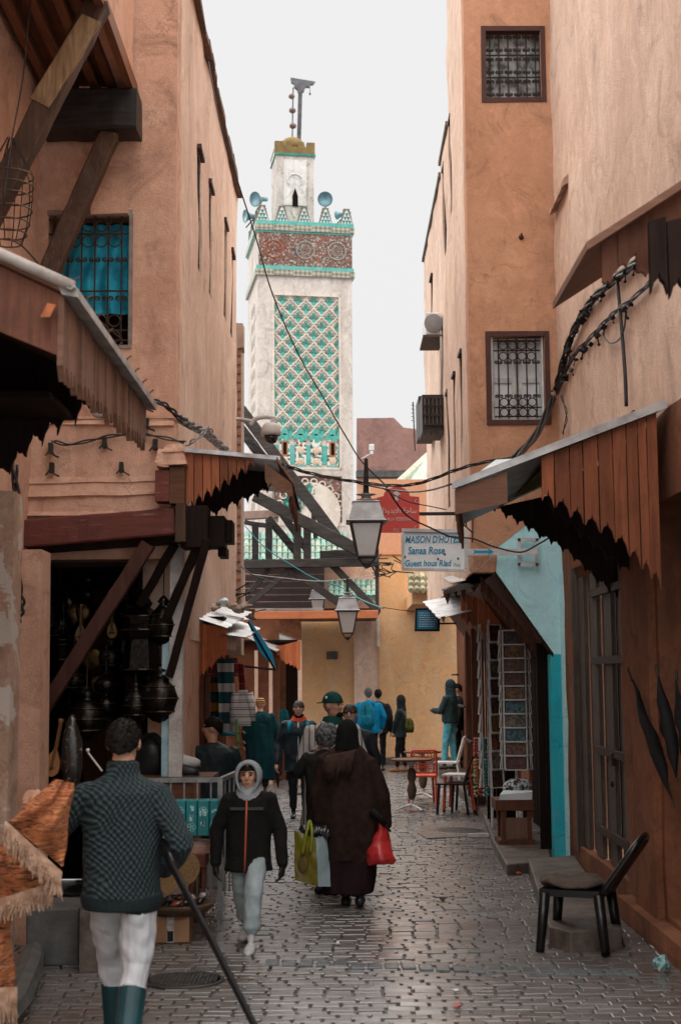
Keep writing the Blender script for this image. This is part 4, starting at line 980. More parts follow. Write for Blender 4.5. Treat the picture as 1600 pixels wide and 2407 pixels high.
nt.links.new(col, b.inputs['Base Color']); b.inputs['Roughness'].default_value = .5; _bump(nt, b, vo.outputs['Distance'], .5, .03)
ZIG, nt, b = _new('zigzag_band')
v = _pos(nt, (1, 1, 1)); ch = nt.nodes.new('ShaderNodeTexChecker'); ch.inputs['Scale'].default_value = 7
mp = nt.nodes.new('ShaderNodeMapping'); mp.inputs['Rotation'].default_value = (0, R(45), 0); nt.links.new(v, mp.inputs[0]); nt.links.new(mp.outputs[0], ch.inputs['Vector'])
ch.inputs['Color1'].default_value = (.40, .36, .28, 1); ch.inputs['Color2'].default_value = (.17, .16, .12, 1); nt.links.new(ch.outputs[0], b.inputs['Base Color'])
ZEL, nt, b = _new('zellij_checks')
v = _pos(nt, (1, 1, 1)); vo = nt.nodes.new('ShaderNodeTexVoronoi'); vo.inputs['Scale'].default_value = 11; vo.inputs['Randomness'].default_value = .25; nt.links.new(v, vo.inputs['Vector'])
sp = nt.nodes.new('ShaderNodeSeparateColor'); nt.links.new(vo.outputs['Color'], sp.inputs[0])
col = _ramp(nt, sp.outputs[1], 0, 1, (.70, .66, .60, 1), (.70, .66, .60, 1)); r_ = nt.nodes[-1].color_ramp; r_.interpolation = 'CONSTANT'
for p_, c_ in ((.42, (.03, .03, .03, 1)), (.64, (.06, .36, .30, 1)), (.80, (.50, .22, .10, 1)), (.88, (.72, .68, .62, 1))):
    e_ = r_.elements.new(p_); e_.color = c_
nt.links.new(col, b.inputs['Base Color']); b.inputs['Roughness'].default_value = .4
TURQB = mat('turquoise_band', (.05, .36, .31), (.16, .42, .37), .4, scale=3)
CREAM = plaster('cream_stucco', (.72, .63, .55), (.64, .54, .46), (.46, .38, .32), .5)
HZ = ty(648)
pu0, pu1, pz0, pz1 = tu(640), tu(801), ty(1103), ty(690)
au0, au1, az0, az1 = tu(648), tu(804), ty(1228), ty(1118)
# shaft as strips round the recessed panels
m = MB()
for u0, u1, z0, z1 in ((0, pu0, 0, HZ), (pu1, TW, 0, HZ), (pu0, pu1, pz1, HZ), (pu0, pu1, az1, pz0), (pu0, pu1, 0, az0)): tbox(m, u0, u1, 0, .3, z0, z1)
tbox(m, 0, TW, .31, TW, 0, HZ)
m.build('shaft', PL_WHT, mt_)
tbox(MB(), pu0, pu1, .1, .3, pz0, pz1).build('lattice_panel', CREAM, mt_)
# side panel
m = MB()
for k in range(16):
    for j in range(3): m.hexa([T(-.02, 1.3+j*.55, ty(720)-k*.75), T(-.02, 1.6+j*.55, ty(720)-k*.75), T(.02, 1.6+j*.55, ty(720)-k*.75), T(.02, 1.3+j*.55, ty(720)-k*.75), T(-.02, 1.3+j*.55, ty(720)-k*.75+.4), T(-.02, 1.6+j*.55, ty(720)-k*.75+.4), T(.02, 1.6+j*.55, ty(720)-k*.75+.4), T(.02, 1.3+j*.55, ty(720)-k*.75+.4)])
m.build('side_lattice', mat('side_lattice_tan', (.34, .30, .25), (.5, .44, .38), .8), mt_)  # muted tan, deeper than the tower limewash
# palmette tiles: shared mesh, one object each
def palmette():
    m = MB()
    def pl(pts, d, mi): m.prism([Vector((x, -d, z)) for x, z in pts], (0, .04, 0), mi)
    pl([(-.06,-.27), (.06,-.27), (.13,-.18), (.15,-.05), (.10,.05), (0,.12), (-.10,.05), (-.15,-.05), (-.13,-.18)], .02, 0)
    pl([(-.05,-.22), (.05,-.22), (.09,-.12), (.06,-.02), (0,.03), (-.06,-.02), (-.09,-.12)], .035, 1)
    for s in (-1, 1):
        pl([(s*.08, -.04), (s*.17, .0), (s*.27, .10), (s*.15, .075)], .022, 0)
        pl([(s*.06, .04), (s*.14, .10), (s*.20, .20), (s*.10, .14)], .024, 0)
    m.lathe([(.085, 0), (.085, .04)], (0, 0, .21), 10, 0, Matrix.Rotation(R(90), 3, 'X'))
    m.lathe([(.04, 0), (.04, .055)], (0, 0, .21), 8, 1, Matrix.Rotation(R(90), 3, 'X'))
    return m
pm_ = palmette().mesh('palmette_tile'); pm_.materials.append(TEAL_T); pm_.materials.append(TEAL_L)
du = tu(701.3)-tu(664.7); dz = (ty(700)-ty(1015))/15.5
rib = MB()
for r_ in range(16):
    z = ty(708)-r_*dz
    for k in range(5):
        u = tu(664.7)+du*(k if r_ % 2 == 0 else k-.5)
        if u < pu0+.12 or u > pu1-.12: continue
        o = bpy.data.objects.new('palmette_tile', pm_); COL.objects.link(o); o.parent = mt_
        o.location = T(u, .085, z)-TC; o.rotation_euler = (0, 0, TH)
        sx = 1.0
        if abs(u-pu0) < .25 or abs(u-pu1) < .25: sx = .6
        o.scale = (1.0*sx, 1, 1.0)
        for s in (-1, 1):
            pts = [T(u+s*x*du, .08, z+q*dz) for x, q in ((0, 1.28), (.10, 1.15), (.16, .95), (.30, .85), (.36, .62), (.47, .50), (.5, .28), (.40, .12), (.36, -.08), (.22, -.2), (.15, -.45), (.05, -.6))]
            pts = [p for p in pts if True]
            rib.tube(pts, .045, 5)
rib.build('lattice_ribs', CREAM, mt_, True)
m = MB()
for u0, u1, z0, z1 in ((pu0, pu0+.1, pz0, pz1), (pu1-.1, pu1, pz0, pz1), (pu0, pu1, pz1-.1, pz1), (pu0, pu1, pz0, pz0+.1)): tbox(m, u0, u1, -.02, .12, z0, z1)
m.build('panel_frame', CREAM, mt_)
# blind arcade with tilework at the panel foot
for k, x in enumerate((669, 706, 742, 780)):
    u = tu(x); w = .24
    pn = tbox(MB(), u-w, u+w, .03, .1, ty(1093), ty(1032)).build('zellij_panel', ZEL, mt_)
    if k in (0, 3):
        tbox(MB(), u-.14, u+.14, .0, .03, ty(1072), ty(1036)).build('slit_frame', mat('terracotta', (.40, .18, .10), (.3, .13, .07), .7), pn)
        tbox(MB(), u-.075, u+.075, -.015, .0, ty(1068), ty(1040)).build('slit_window', DARKIN, pn)
    for yy in ((1082,) if k in (0, 3) else (1058, 1084)):
        MB().lathe([(.17, 0), (.17, .03), (.08, .05)], T(u, .03, ty(yy)), 8, rot=Matrix.Rotation(R(90), 3, 'X')).build('star_tile', mat('star_ochre', (.55, .30, .14), (.66, .60, .52), .5, scale=18), pn)
    m = MB()
    for dx, dz_, rr in ((0, .33, .16), (-.2, .1, .13), (.2, .1, .13), (0, .05, .2)): m.lathe([(rr, 0), (rr, .05)], T(u+dx, .07, ty(1032)+dz_), 12, rot=Matrix.Rotation(R(90), 3, 'X'))
    m.build('arch_head', TEAL_L, pn)
    MB().prism([T(u-w, .02, ty(1093)), T(u+w, .02, ty(1093)), T(u+w*.8, .02, ty(1093)-.14), T(u-w*.8, .02, ty(1093)-.14)], TD*.08).build('tile_foot', TURQB, pn)
for x in (651, 687, 724, 761, 798):
    u = tu(x); tbox(MB(), u-.10, u+.10, .05, .1, ty(1090), ty(1046)).build('turquoise_strip', TURQB, mt_)
# lower arch with interlaced rosette
tbox(MB(), au0, au1, .14, .3, az0, az1).build('arch_panel', MOS, mt_)
uc = (au0+au1)/2; rr = (au1-au0)*.46; az0 += .45
m = MB(); tbox(m, uc-rr, uc+rr, .08, .14, az0-.45, az0); m.lathe([(rr, 0), (rr, .06)], T(uc, .14, az0-.02), 32, rot=Matrix.Rotation(R(90), 3, 'X')); m.v = [p for p in m.v]
m.build('rosette_disc', CREAM, mt_)
for k in range(13):
    a_ = math.pi*(k+.5)/13
    for q, s_ in ((.80, 1.0), (.55, .7), (.33, .5)):
        if (k % 2 == 0 or q > .5):
            o = bpy.data.objects.new('rosette_tile', pm_); COL.objects.link(o); o.parent = mt_
            o.location = T(uc+math.cos(a_)*rr*q, .075, az0+math.sin(a_)*rr*q)-TC; o.rotation_euler = (0, math.pi/2-a_, TH); o.scale = (s_*.7, 1, s_*.75)
m = MB()
for k in range(12):
    a_ = math.pi*k/11
    m.tube([T(uc+math.cos(a_)*rr+.14*math.cos(t), .06, az0+math.sin(a_)*rr+.14*math.sin(t)) for t in [6.2832*i/10 for i in range(11)]], .035, 5)
m.build('rosette_edge', CREAM, mt_)
tbox(MB(), au0-.05, au1+.05, -.03, .2, az0-.6, az0-.45).build('sill', PL_WHT, mt_)
# upper stage: bands and frieze
def band(name, y0, y1, out, mt):
    return tbox(MB(), -out, TW+out, -out, TW+out, ty(y1), ty(y0)).build(name, mt, mt_)
band('zigzag_course', 636, 650, .12, ZIG); band('turquoise_course', 627, 636, .08, TURQB)
band('frieze_core', 548, 627, .0, PL_WHT); tbox(MB(), .05, TW+.02, -.035, .0, ty(626), ty(549)).build('frieze', MOS, mt_)
band('turquoise_course', 545, 549, .06, TURQB); band('zigzag_course', 531, 545, .12, ZIG); band('turquoise_course', 522, 531, .09, TURQB)
TER = mat('terracotta_ring', (.34, .10, .055), (.28, .08, .045), .6); PALEG = mat('pale_grey_green', (.34, .33, .29), (.24, .20, .17), .6, scale=20)
for k, (x, mt2) in enumerate(((644, TER), (718, PALEG), (793, PALEG))):
    c = T(tu(x), -.045, ty(588)); ro = MB()
    for rr, w, mm_ in ((.40, .035, 0), (.22, .02, 0)): ro.tube([c+TU*rr*math.cos(t)+Vector((0, 0, rr*math.sin(t))) for t in [6.2832*i/24 for i in range(25)]], w, 5)
    for i in range(12):
        t = 6.2832*i/12; ro.tube([c+TU*.08*math.cos(t)+Vector((0, 0, .08*math.sin(t))), c+TU*.36*math.cos(t)+Vector((0, 0, .36*math.sin(t)))], .012, 4)
    for i in range(16):
        t = 6.2832*(i+.5)/16; ro.box(c+TU*.56*math.cos(t)+Vector((0, 0, .56*math.sin(t))), (.06, .05, .06), Matrix.Rotation(TH, 3, 'Z') @ Matrix.Rotation(t, 3, 'Y'))
    ro.build('rosette', mt2, mt_)
# merlons
mb_ = mat('merlon_stone', (.20, .18, .13), (.12, .10, .075), .8, scale=5)
tri_g, tri_w = TEAL_T, WHITEP
def merlon(c, ax, w, h, tiles=True):
    o = MB(); n = 5
    for i in range(n):
        ww = w*(1-i/n*.62)/2; d_ = ax.cross(Vector((0, 0, 1))).normalized()*.12; z0, z1 = h*i/n, h*(i+1)/n
        q = [c-ax*ww-d_, c+ax*ww-d_, c+ax*ww+d_, c-ax*ww+d_]
        o.hexa([k+Vector((0, 0, z0)) for k in q]+[k+Vector((0, 0, z1+.001*i)) for k in q])
    ob = o.build('merlon', mb_, mt_)
    if tiles:
        for par, mt2 in ((0, tri_w), (1, tri_g)):
            o = MB()
            for i in range(4):
                ww = w*(1-i/4*.8)/2; cnt = 4-i
                for j in range(cnt if par == 0 else cnt-1):
                    tx = -ww + (2*ww)*((j+.5)/cnt if par == 0 else (j+1)/cnt); z0 = h*i/4*.95; hz_ = h/4*.9; hw = ww/cnt*.95
                    f = c-TD*.135
                    if par == 0: pts = [f+ax*(tx-hw)+Vector((0,0,z0)), f+ax*(tx+hw)+Vector((0,0,z0)), f+ax*tx+Vector((0,0,z0+hz_))]
                    else: pts = [f+ax*(tx-hw)+Vector((0,0,z0+hz_)), f+ax*tx+Vector((0,0,z0+.02)), f+ax*(tx+hw)+Vector((0,0,z0+hz_))]
                    o.prism(pts, TD*.02)
            o.build('triangle_tiles', mt2, ob)
mz, mh = ty(522), ty(485)-ty(522)
for x in (618, 664, 716, 767, 817): merlon(T(tu(x), .14, mz), TU, .56, mh)
for d in (1.1, 2.1, 3.1, 4.0): merlon(T(.12, d, mz), TD, .56, mh, False)
# turret
U0, U1, Dt = tu(657), tu(748), 1.15
ty0 = ty
def ty(y): return P(720, y, YM+.3+1.25).z
tz0, tz1 = ty(500), ty(366)
tz = tz1-tz0; td_ = U1-U0
tbox(MB(), U0, U1, Dt, Dt+td_, tz0-.8, tz1).build('turret', plaster('turret_worn', (.66, .60, .55), (.54, .48, .43), (.22, .19, .16), .7, (.26, .20, .14), .6), mt_)
f_ = tbox(MB(), U0+.35, U1-.35, Dt-.05, Dt, tz0+.3, tz1-.25).build('turret_panel', plaster('turret_white', (.76, .74, .72), (.64, .60, .56), (.36, .32, .28), .5), mt_)
uc = (U0+U1)/2
MB().prism([T(uc-.13, Dt-.06, tz0+.25), T(uc+.13, Dt-.06, tz0+.25), T(uc+.13, Dt-.06, tz0+.75), T(uc+.05, Dt-.06, tz0+.98), T(uc, Dt-.06, tz0+1.12), T(uc-.05, Dt-.06, tz0+.98), T(uc-.13, Dt-.06, tz0+.75)], TD*.02).build('slit_window', DARKIN, f_)
m = MB(); m.tube([T(uc+.34*math.cos(t), Dt-.06, tz0+1.45+.34*math.sin(t)) for t in [math.pi*(-.15+1.3*i/14) for i in range(15)]], .05, 5); m.build('arch_moulding', WHITEP, f_)
OCHT = mat('ochre_crown', (.26, .17, .06), (.16, .10, .04), .85, scale=2.5, bump=.5)
tbox(MB(), U0-.08, U1+.08, Dt-.08, Dt+td_+.08, tz1-.05, tz1+.05).build('crown_lip', TEAL_T, mt_)
tbox(MB(), U0-.05, U1+.05, Dt-.05, Dt+td_+.05, tz1+.05, ty(348)).build('crown', OCHT, mt_)
for u0, u1 in ((U0-.05, U0+.32), (U0+.45, U0+.72), (U1-.72, U1-.45), (U1-.32, U1+.05)): tbox(MB(), u0, u1, Dt-.05, Dt+.2, ty(348), ty(336)).build('crown_merlon', OCHT, mt_)
ty1 = ty
def ty(y): return P(720, y, YM+.3+1.25+td_/2).z
cc = T(uc, Dt+td_/2, ty(352))
MB().ell(cc, (.62, .62, ty(326)-ty(352)), 18, 10).build('dome', OCHT, mt_, True)
fin = MB(); fx = uc
fin.tube([T(fx, Dt+td_/2, ty(330)), T(fx+.02, Dt+td_/2, ty(270)), T(fx+.05, Dt+td_/2, ty(208))], .028, 6)
fo = fin.build('finial_rod', IRON, mt_)
for x, y, r in ((704, 298, .17), (703, 262, .165), (701, 229, .15)): MB().ell(T(tu(x), Dt+td_/2, ty(y)), (r, r, r*.82), 14, 8).build('finial_ball', mat('copper_ball', (.22, .14, .11), (.14, .09, .075), .5, .4), fo, True)
gp = MB(); g0, g1 = T(tu(721), Dt+1.2, ty(330)), T(tu(725), Dt+1.2, ty(208))
beam(g0, g1, .19, .19, (0, 1, 0)).build('flag_post', mat('post_grey', (.13, .12, .125), (.08, .075, .08), .7), mt_)
d0 = Dt+1.1
MB().prism([T(tu(x), d0, ty(y)) for x, y in ((701, 180), (762, 186), (757, 192), (748, 193), (748, 199), (738, 199), (734, 210), (729, 214), (720, 214), (717, 206), (710, 201), (710, 194), (703, 190))], TD*.2).build('post_head', mat('post_grey2', (.15, .16, .17), (.10, .09, .10), .7), mt_)
MB().tube([T(tu(748), d0, ty(198)), T(tu(748), d0, ty(214))], .015, 4).ell(T(tu(748), d0, ty(216)), (.05, .05, .06), 8, 6).build('hanging_lamp', IRON, mt_)
# loudspeakers
HORN = mat('horn_grey_teal', (.20, .34, .38), (.13, .24, .28), .4, .2, scale=2)
def horn(label, x, y, r, dirv, D):
    c = P(x, y, D); t = thing('horn_loudspeaker', label, 'loudspeaker', tuple(c), 'loudspeakers on the minaret')
    q = Vector(dirv).normalized().to_track_quat('Z', 'Y').to_matrix()
    MB().lathe([(r*1.02, .0), (r, .03), (r*.72, -.10), (r*.42, -.28), (r*.28, -.5), (r*.22, -.52)][::-1], c, 20, rot=q).build('horn', HORN, t, True)
    MB().lathe([(r*.9, -.01), (r*.62, -.11), (r*.3, -.24), (r*.06, -.25)][::-1], c+q@Vector((0, 0, .02)), 20, rot=q, caps=False).build('throat', HORN, t, True)
    MB().ell(c+q@Vector((0, 0, -.14)), (r*.14, r*.14, r*.2), 10, 6).build('phase_plug', WHITEP, t, True)
    MB().lathe([(r*.3, -.72), (r*.3, -.5)], c, 12, rot=q).build('driver', HORN, t)
    MB().tube([c+q@Vector((0, 0, -.5)), c+Vector((0, .3, -r*1.5))], .03, 5).build('stand', IRON, t)
horn('right horn loudspeaker facing the lane on the minaret top', 764, 468, .34, (-.02, -1, -.28), YM+.5)
horn('left horn loudspeaker turned down to the left on the minaret top', 600, 468, .34, (-.75, -.8, -.25), YM+.5)
horn('horn loudspeaker lowest on the minaret left side', 577, 508, .30, (-1, -.45, -.1), YM+1.5)
horn('small horn loudspeaker behind the rightmost merlon', 792, 506, .2, (-.9, .5, 0), YM+2)

# ================================================================== timber frame over the passage
tf = thing('timber_frame', 'old blackened timber frame spanning the lane before the minaret', 'timber frame', tuple(P(730, 1325, 27)))
for (x0, y0, x1, y1, th, D) in ((566, 962, 790, 1262, 26, 27.0), (590, 1040, 740, 1200, 14, 27.3), (560, 1000, 620, 1080, 24, 27.5), (598, 1165, 850, 1298, 27, 26.6), (630, 1218, 700, 1302, 18, 27.4), (575, 1228, 640, 1238, 10, 27.3), (650, 1190, 720, 1290, 17, 27.6), (735, 1200, 742, 1265, 10, 27.6)):
    rough_beam(P(x0, y0, D), P(x1, y1, D), th/123, .14, 10, .012, (0, 1, 0)).build('rafter', W_BLK, tf)
rough_beam(P(572, 1327, 26.8), P(890, 1321, 26.8), .16, .16, 14, .01).build('tie_beam', W_BLK, tf)
rough_beam(P(752, 1305, 27.1), P(890, 1300, 27.1), .2, .16, 8, .01).build('tie_beam', W_BLK, tf)
for x, y0, y1, w in ((600, 1232, 1320, 15), (632, 1228, 1320, 16), (699, 1226, 1320, 17), (722, 1232, 1320, 18), (886, 1320, 1440, 9), (762, 1320, 1330, 10)):
    rough_beam(P(x, y1, 27.0), P(x, y0, 27.0), w/123, .12, 6, .008, (0, 1, 0)).build('post', W_BLK, tf)
for x0, y0, x1, y1, th in ((634, 1335, 583, 1398, 12), (690, 1332, 586, 1420, 13), (686, 1340, 806, 1424, 17), (778, 1325, 890, 1440, 16), (660, 1325, 690, 1350, 9)):
    rough_beam(P(x0, y0, 26.9), P(x1, y1, 26.9), th/123, .11, 8, .01, (0, 1, 0)).build('brace', W_BLK, tf)
rough_beam(P(598, 1447, 26.6), P(888, 1444, 26.6), .14, .15, 10, .006).build('orange_lintel', wood('wood_lintel_orange', (.50, .17, .075), (.42, .13, .055), 'x', .7, .05), tf)
rough_beam(P(574, 1212, 27.8), P(655, 1208, 27.8), .16, .16, 4).build('pale_beam', mat('pinkish_beam', (.42, .29, .24), (.3, .2, .16), .8), tf)
rough_beam(P(600, 1434, 26.9), P(760, 1432, 26.9), .05, .05, 4).build('pale_rail', mat('rail_grey', (.3, .28, .26), (.18, .16, .15), .7), tf)
for i in range(6):
    a, b = P(576, 1430-i*16, 28.0), P(762, 1415-i*16, 28.0)
    MB().b2((a.x, 28.0, a.z), (b.x, 28.03, a.z+.122)).build('back_board', wood('wood_purple_brown_%d' % i, (.055, .038, .038), (.03, .022, .022), 'x', .6, .2), tf)
# passage house behind it: wall strip, ceiling, tiled eaves
ph = thing('passage_house', 'peach house with green tiled eaves over the passage', 'house', tuple(P(730, 1400, 29)))
MB().b2((P(572, 1400, 29.4).x, 29.4, zf(1440, 29.4, 700)), (P(890, 1400, 29.4).x, 29.6, zf(1318, 29.4, 700))).build('wall', PL_L, ph)
MB().b2((P(572, 1400, 29.4).x, 28.2, zf(1440, 28.2, 700)), (P(890, 1400, 29.4).x, 32.9, zf(1440, 28.2, 700)+.08)).build('ceiling', W_BRX, ph)
def eaves(x0, x1, n, rows, y0, y1, D):
    for i in range(n):
        x = x0+(x1-x0)*i/(n-1)
        for j in range(rows):
            a, b = P(x, y0+(y1-y0)*j/rows, D+1.2*(rows-j)/rows), P(x, y0+(y1-y0)*(j+1.25)/rows, D+1.2*(rows-j-1.25)/rows)
            MB().tube([a, b], [.052, .066], 8).build('eave_tile', TILEG, ph)
eaves(580, 812, 19, 4, 1252, 1316, 28.6); eaves(778, 878, 9, 3, 1366, 1402, 28.0)
# ================================================================== signs
SR, SU = Vector((1, 0, 0)), Vector((0, 0, 1))
REDS = mat('sign_red', (.60, .075, .055), (.52, .06, .048), .45, scale=6, bump=.05)
BLUEP = mat('sign_blue_paint', (.015, .30, .50), (.01, .24, .42), .5, scale=12, bump=.05)
def at(x, y, D): return P(x, y, D)
D = 15.36
rsn = thing('street_sign', 'red street name sign with white arrow on a black bracket', 'sign', tuple(at(932, 1250, D)))
pts = [(878, 1252), (878, 1172), (901, 1166)] + [(932+31*math.cos(t), 1166-22*math.sin(t)) for t in [math.pi*(1-i/10) for i in range(11)]] + [(963, 1166), (985, 1168), (985, 1252)]
MB().prism([at(x, y, D) for x, y in pts], (0, .02, 0)).build('sign_plate', REDS, rsn)
MB().prism([at(x, y, D-.004) for x, y in ((928, 1177), (928, 1163), (920, 1163), (931, 1153), (942, 1163), (935, 1163), (935, 1177))], (0, .006, 0)).build('arrow', WHITEP, rsn)
ar = ''.join(['\ufe94', '\ufee7', '\ufeed', '\ufeaa', '\ufef3', '\ufefc', '\ufedf', ' ', '\ufe94', '\ufea3', '\ufe8e', '\ufeb3'])
s_ = FPX/D
text(ar, 17/s_, WHITEP, rsn, at(897, 1206, D-.002), SR, SU, sx=.92)
text('PLACE LALLA YEDDOUNA', 11.5/s_, WHITEP, rsn, at(884, 1224, D-.002), SR, SU, sx=.62)
text('F12', 11/s_, WHITEP, rsn, at(924, 1250, D-.002), SR, SU, sx=.85)
for x, y in ((884, 1176), (979, 1178), (884, 1246), (978, 1240)):
    MB().tube([at(x+4*math.cos(t), y+4*math.sin(t), D-.003) for t in [.7*i for i in range(8)]], .003, 4).build('corner_mark', WHITEP, rsn)
beam(at(985, 1208, D+.01), at(1112, 1207, D+.01), .03, .035).build('bracket_arm', IRON, rsn)
m = MB()
for x0, y0, x1, y1 in ((1110, 1155, 1110, 1250), (1110, 1160, 1085, 1180), (1085, 1180, 1110, 1198), (1088, 1198, 1088, 1178), (1110, 1218, 1088, 1232), (1088, 1232, 1110, 1252), (1095, 1218, 1095, 1236), (1100, 1165, 1100, 1190), (1110, 1250, 1109, 1275)):
    m.tube([at(x0, y0, D+.02), at(x1, y1, D+.02)], .009, 5)
m.build('bracket', IRON, rsn)
D = 15.2; s_ = FPX/D
ws = thing('guesthouse_sign', 'white hand-painted guesthouse sign on a white arm with blue arrow', 'sign', tuple(at(1018, 1340, D)))
SGW = mat('sign_white', (.86, .88, .89), (.76, .78, .80), .5, scale=7, bump=.08)
MB().prism([at(946, 1340, D), at(1092, 1342, D), at(1094, 1246, D), at(945, 1243, D)], (0, .03, 0)).build('sign_board', SGW, ws)
for a, b, w in (((944, 1246), (1096, 1249), .035), ((944, 1338), (1096, 1341), .03)):
    beam(at(a[0], a[1], D-.01), at(b[0], b[1], D-.01), .035, w).build('sign_frame', WHITEP, ws)
for x in (946, 1094): beam(at(x, 1251, D-.012), at(x, 1336, D-.012), .03, .035, (0, 1, 0)).build('sign_frame', WHITEP, ws)
text("MAISON D'HOTES", 23/s_, BLUEP, ws, at(951, 1276, D-.004), SR, SU, sx=.69, shear=.22, width=.002)
text('Sanaa Rose', 24/s_, BLUEP, ws, at(958, 1302, D-.004), SR, SU, sx=.80, shear=.12, width=.002)
text('Guest hous Riad', 21/s_, BLUEP, ws, at(950, 1331, D-.004), SR, SU, sx=.78, shear=.15, width=.0015)
text('Pink', 13/s_, mat('sign_faint_blue', (.35, .5, .55), None, .6), ws, at(1064, 1332, D-.004), SR, SU, sx=.8, shear=.2)
for x, y, c in ((951, 1309, (.15, .05, .05)), (1029, 1314, (.2, .06, .05)), (1045, 1303, (.3, .08, .06)), (1076, 1313, (.02, .25, .2))):
    MB().ell(at(x, y, D-.003), (.012, .004, .014), 8, 6).build('painted_flower', mat('flower_%d' % x, c, None, .6), ws)
D = 15.35
MB().prism([at(1096, 1290, D), at(1262, 1290, D), at(1262, 1304, D), at(1096, 1306, D)], (0, .02, 0)).build('sign_arm', WHITEP, ws)
MB().prism([at(x, y, D-.003) for x, y in ((1111, 1290), (1117, 1294), (1148, 1294), (1146, 1289), (1160, 1297), (1146, 1305), (1148, 1300), (1117, 1300), (1111, 1304), (1114, 1297))], (0, .005, 0)).build('arrow', BLUEP, ws)
for a, b in (((1216, 1269), (1264, 1269)), ((1216, 1327), (1264, 1327))): beam(at(*a, D+.08), at(*b, D+.08), .03, .035).build('wall_bracket', WHITEP, ws)
for x in (1219, 1261): beam(at(x, 1266, D+.08), at(x, 1330, D+.08), .03, .03, (0, 1, 0)).build('wall_bracket', WHITEP, ws)
m = MB()
for cx, cy, sg in ((1108, 1318, 1), (1158, 1312, -1), (1155, 1278, 1)):
    m.tube([at(cx+(10-.55*k)*math.cos(sg*k*.6), cy+(10-.55*k)*math.sin(sg*k*.6), D) for k in range(16)], .004, 4)
m.tube(through([at(1098, 1330, D), at(1120, 1338, D), at(1140, 1322, D), at(1160, 1306, D)]), .004, 4)
m.build('scrollwork', mat('scroll_pale', (.6, .5, .42), None, .5), ws)
D = 19.0; s_ = FPX/D
bs = thing('wall_sign', 'small blue notice sign with lines of white lettering at the lane end', 'sign', tuple(at(1004, 1486, D)))
MB().prism([at(974, 1484, D), at(1033, 1484, D), at(1033, 1428, D), at(976, 1430, D)], (0, .03, 0)).build('sign_frame', BLACK, bs)
MB().prism([at(979, 1479, D-.01), at(1028, 1479, D-.01), at(1028, 1433, D-.01), at(980, 1435, D-.01)], (0, .012, 0)).build('sign_plate', mat('notice_blue', (.01, .20, .36), (.01, .16, .30), .4), bs)
for i in range(7):
    m = MB(); rng = random.Random(i); x = 984
    while x < 1022:
        w = rng.uniform(2, 6); m.prism([at(x, 1442+i*5.2, D-.013), at(min(x+w, 1024), 1442+i*5.2, D-.013), at(min(x+w, 1024), 1440+i*5.2, D-.013), at(x, 1440+i*5.2, D-.013)], (0, .002, 0)); x += w+1.5
    m.build('lettering', mat('notice_white', (.5, .65, .7), None, .5), bs)
MB().tube([at(1033, 1466, D), at(1072, 1465, D)], .012, 5).build('bracket', IRON, bs)
MB().tube([at(900, 1428, D), at(940, 1434, D), at(974, 1438, D)], .006, 4).build('wire', CABLE, bs)

# ================================================================== street lanterns
LROOF = mat('lantern_zinc', (.42, .41, .41), (.28, .27, .27), .5, .4, scale=8)
LGLASS = mat('lantern_frosted', (.66, .63, .61), (.58, .55, .53), .35, scale=3, spec=.5)
LFR = mat('lantern_frame', (.10, .085, .08), (.06, .05, .05), .5, .4)
def lantern(label, x, ytop, ybot, D, hang):
    """four-sided street lantern; ytop/ybot = roof cap top and foot in the photograph"""
    a, b = P(x, ytop, D), P(x, ybot, D); h = a.z-b.z; c = Vector((a.x, D, b.z))
    t = thing('street_lantern', label, 'lantern', tuple(c), 'hanging street lanterns')
    k = h; ph = math.pi/4
    q = lambda r, z: (r*k*1.414, z*k)
    MB().lathe([q(.245, .60), q(.27, .615), q(.235, .64), q(.175, .86), q(.19, .875), q(.13, .895)], c, 4, ph=ph).build('roof', LROOF, t)
    MB().lathe([(.13*k, .895*k), (.15*k, .91*k), (.07*k, .93*k), (.06*k, .965*k), (.14*k, .985*k), (.05*k, 1.0*k)], c, 12).build('cap', LROOF, t, True)
    for i in range(4):
        an = ph+i*math.pi/2; bn = ph+(i+1)*math.pi/2
        tp = [c+Vector((.205*1.414*k*math.cos(g), .205*1.414*k*math.sin(g), .60*k)) for g in (an, bn)]
        bt = [c+Vector((.118*1.414*k*math.cos(g), .118*1.414*k*math.sin(g), .15*k)) for g in (an, bn)]
        n_ = ((tp[1]-tp[0]).cross(bt[0]-tp[0])).normalized()*.006
        MB().prism([bt[0], bt[1], tp[1], tp[0]], n_).build('pane', LGLASS, t)
        MB().tube([bt[0], tp[0]], .018*k, 5).build('frame_bar', LFR, t)
        MB().tube([bt[0], bt[1]], .018*k, 5).build('frame_bar', LFR, t)
        MB().tube([tp[0], tp[1]], .02*k, 5).build('frame_bar', LFR, t)
        MB().tube(through([bt[0], c+Vector((.07*k*math.cos(an), .07*k*math.sin(an), .05*k)), c+Vector((.02*k*math.cos(an), .02*k*math.sin(an), .02*k))], 3), .012*k, 5).build('scroll', LFR, t)
    MB().lathe([(.01*k, 0), (.035*k, .02*k), (.02*k, .05*k), (.05*k, .07*k)], c, 8).build('finial', LFR, t, True)
    MB().tube([c+Vector((0, 0, k)), P(x, hang, D)], [.04*k, .025*k], 8).build('stem', IRON, t)
    return t
lantern('largest street lantern, hanging in front of the red sign', 860, 1160, 1335, 14.0, 1078)
lantern('middle-sized street lantern under the timber frame, nearer the right', 816, 1392, 1505, 22.0, 1360)
lantern('smallest street lantern under the timber frame, nearer the left', 746, 1378, 1458, 27.5, 1350)
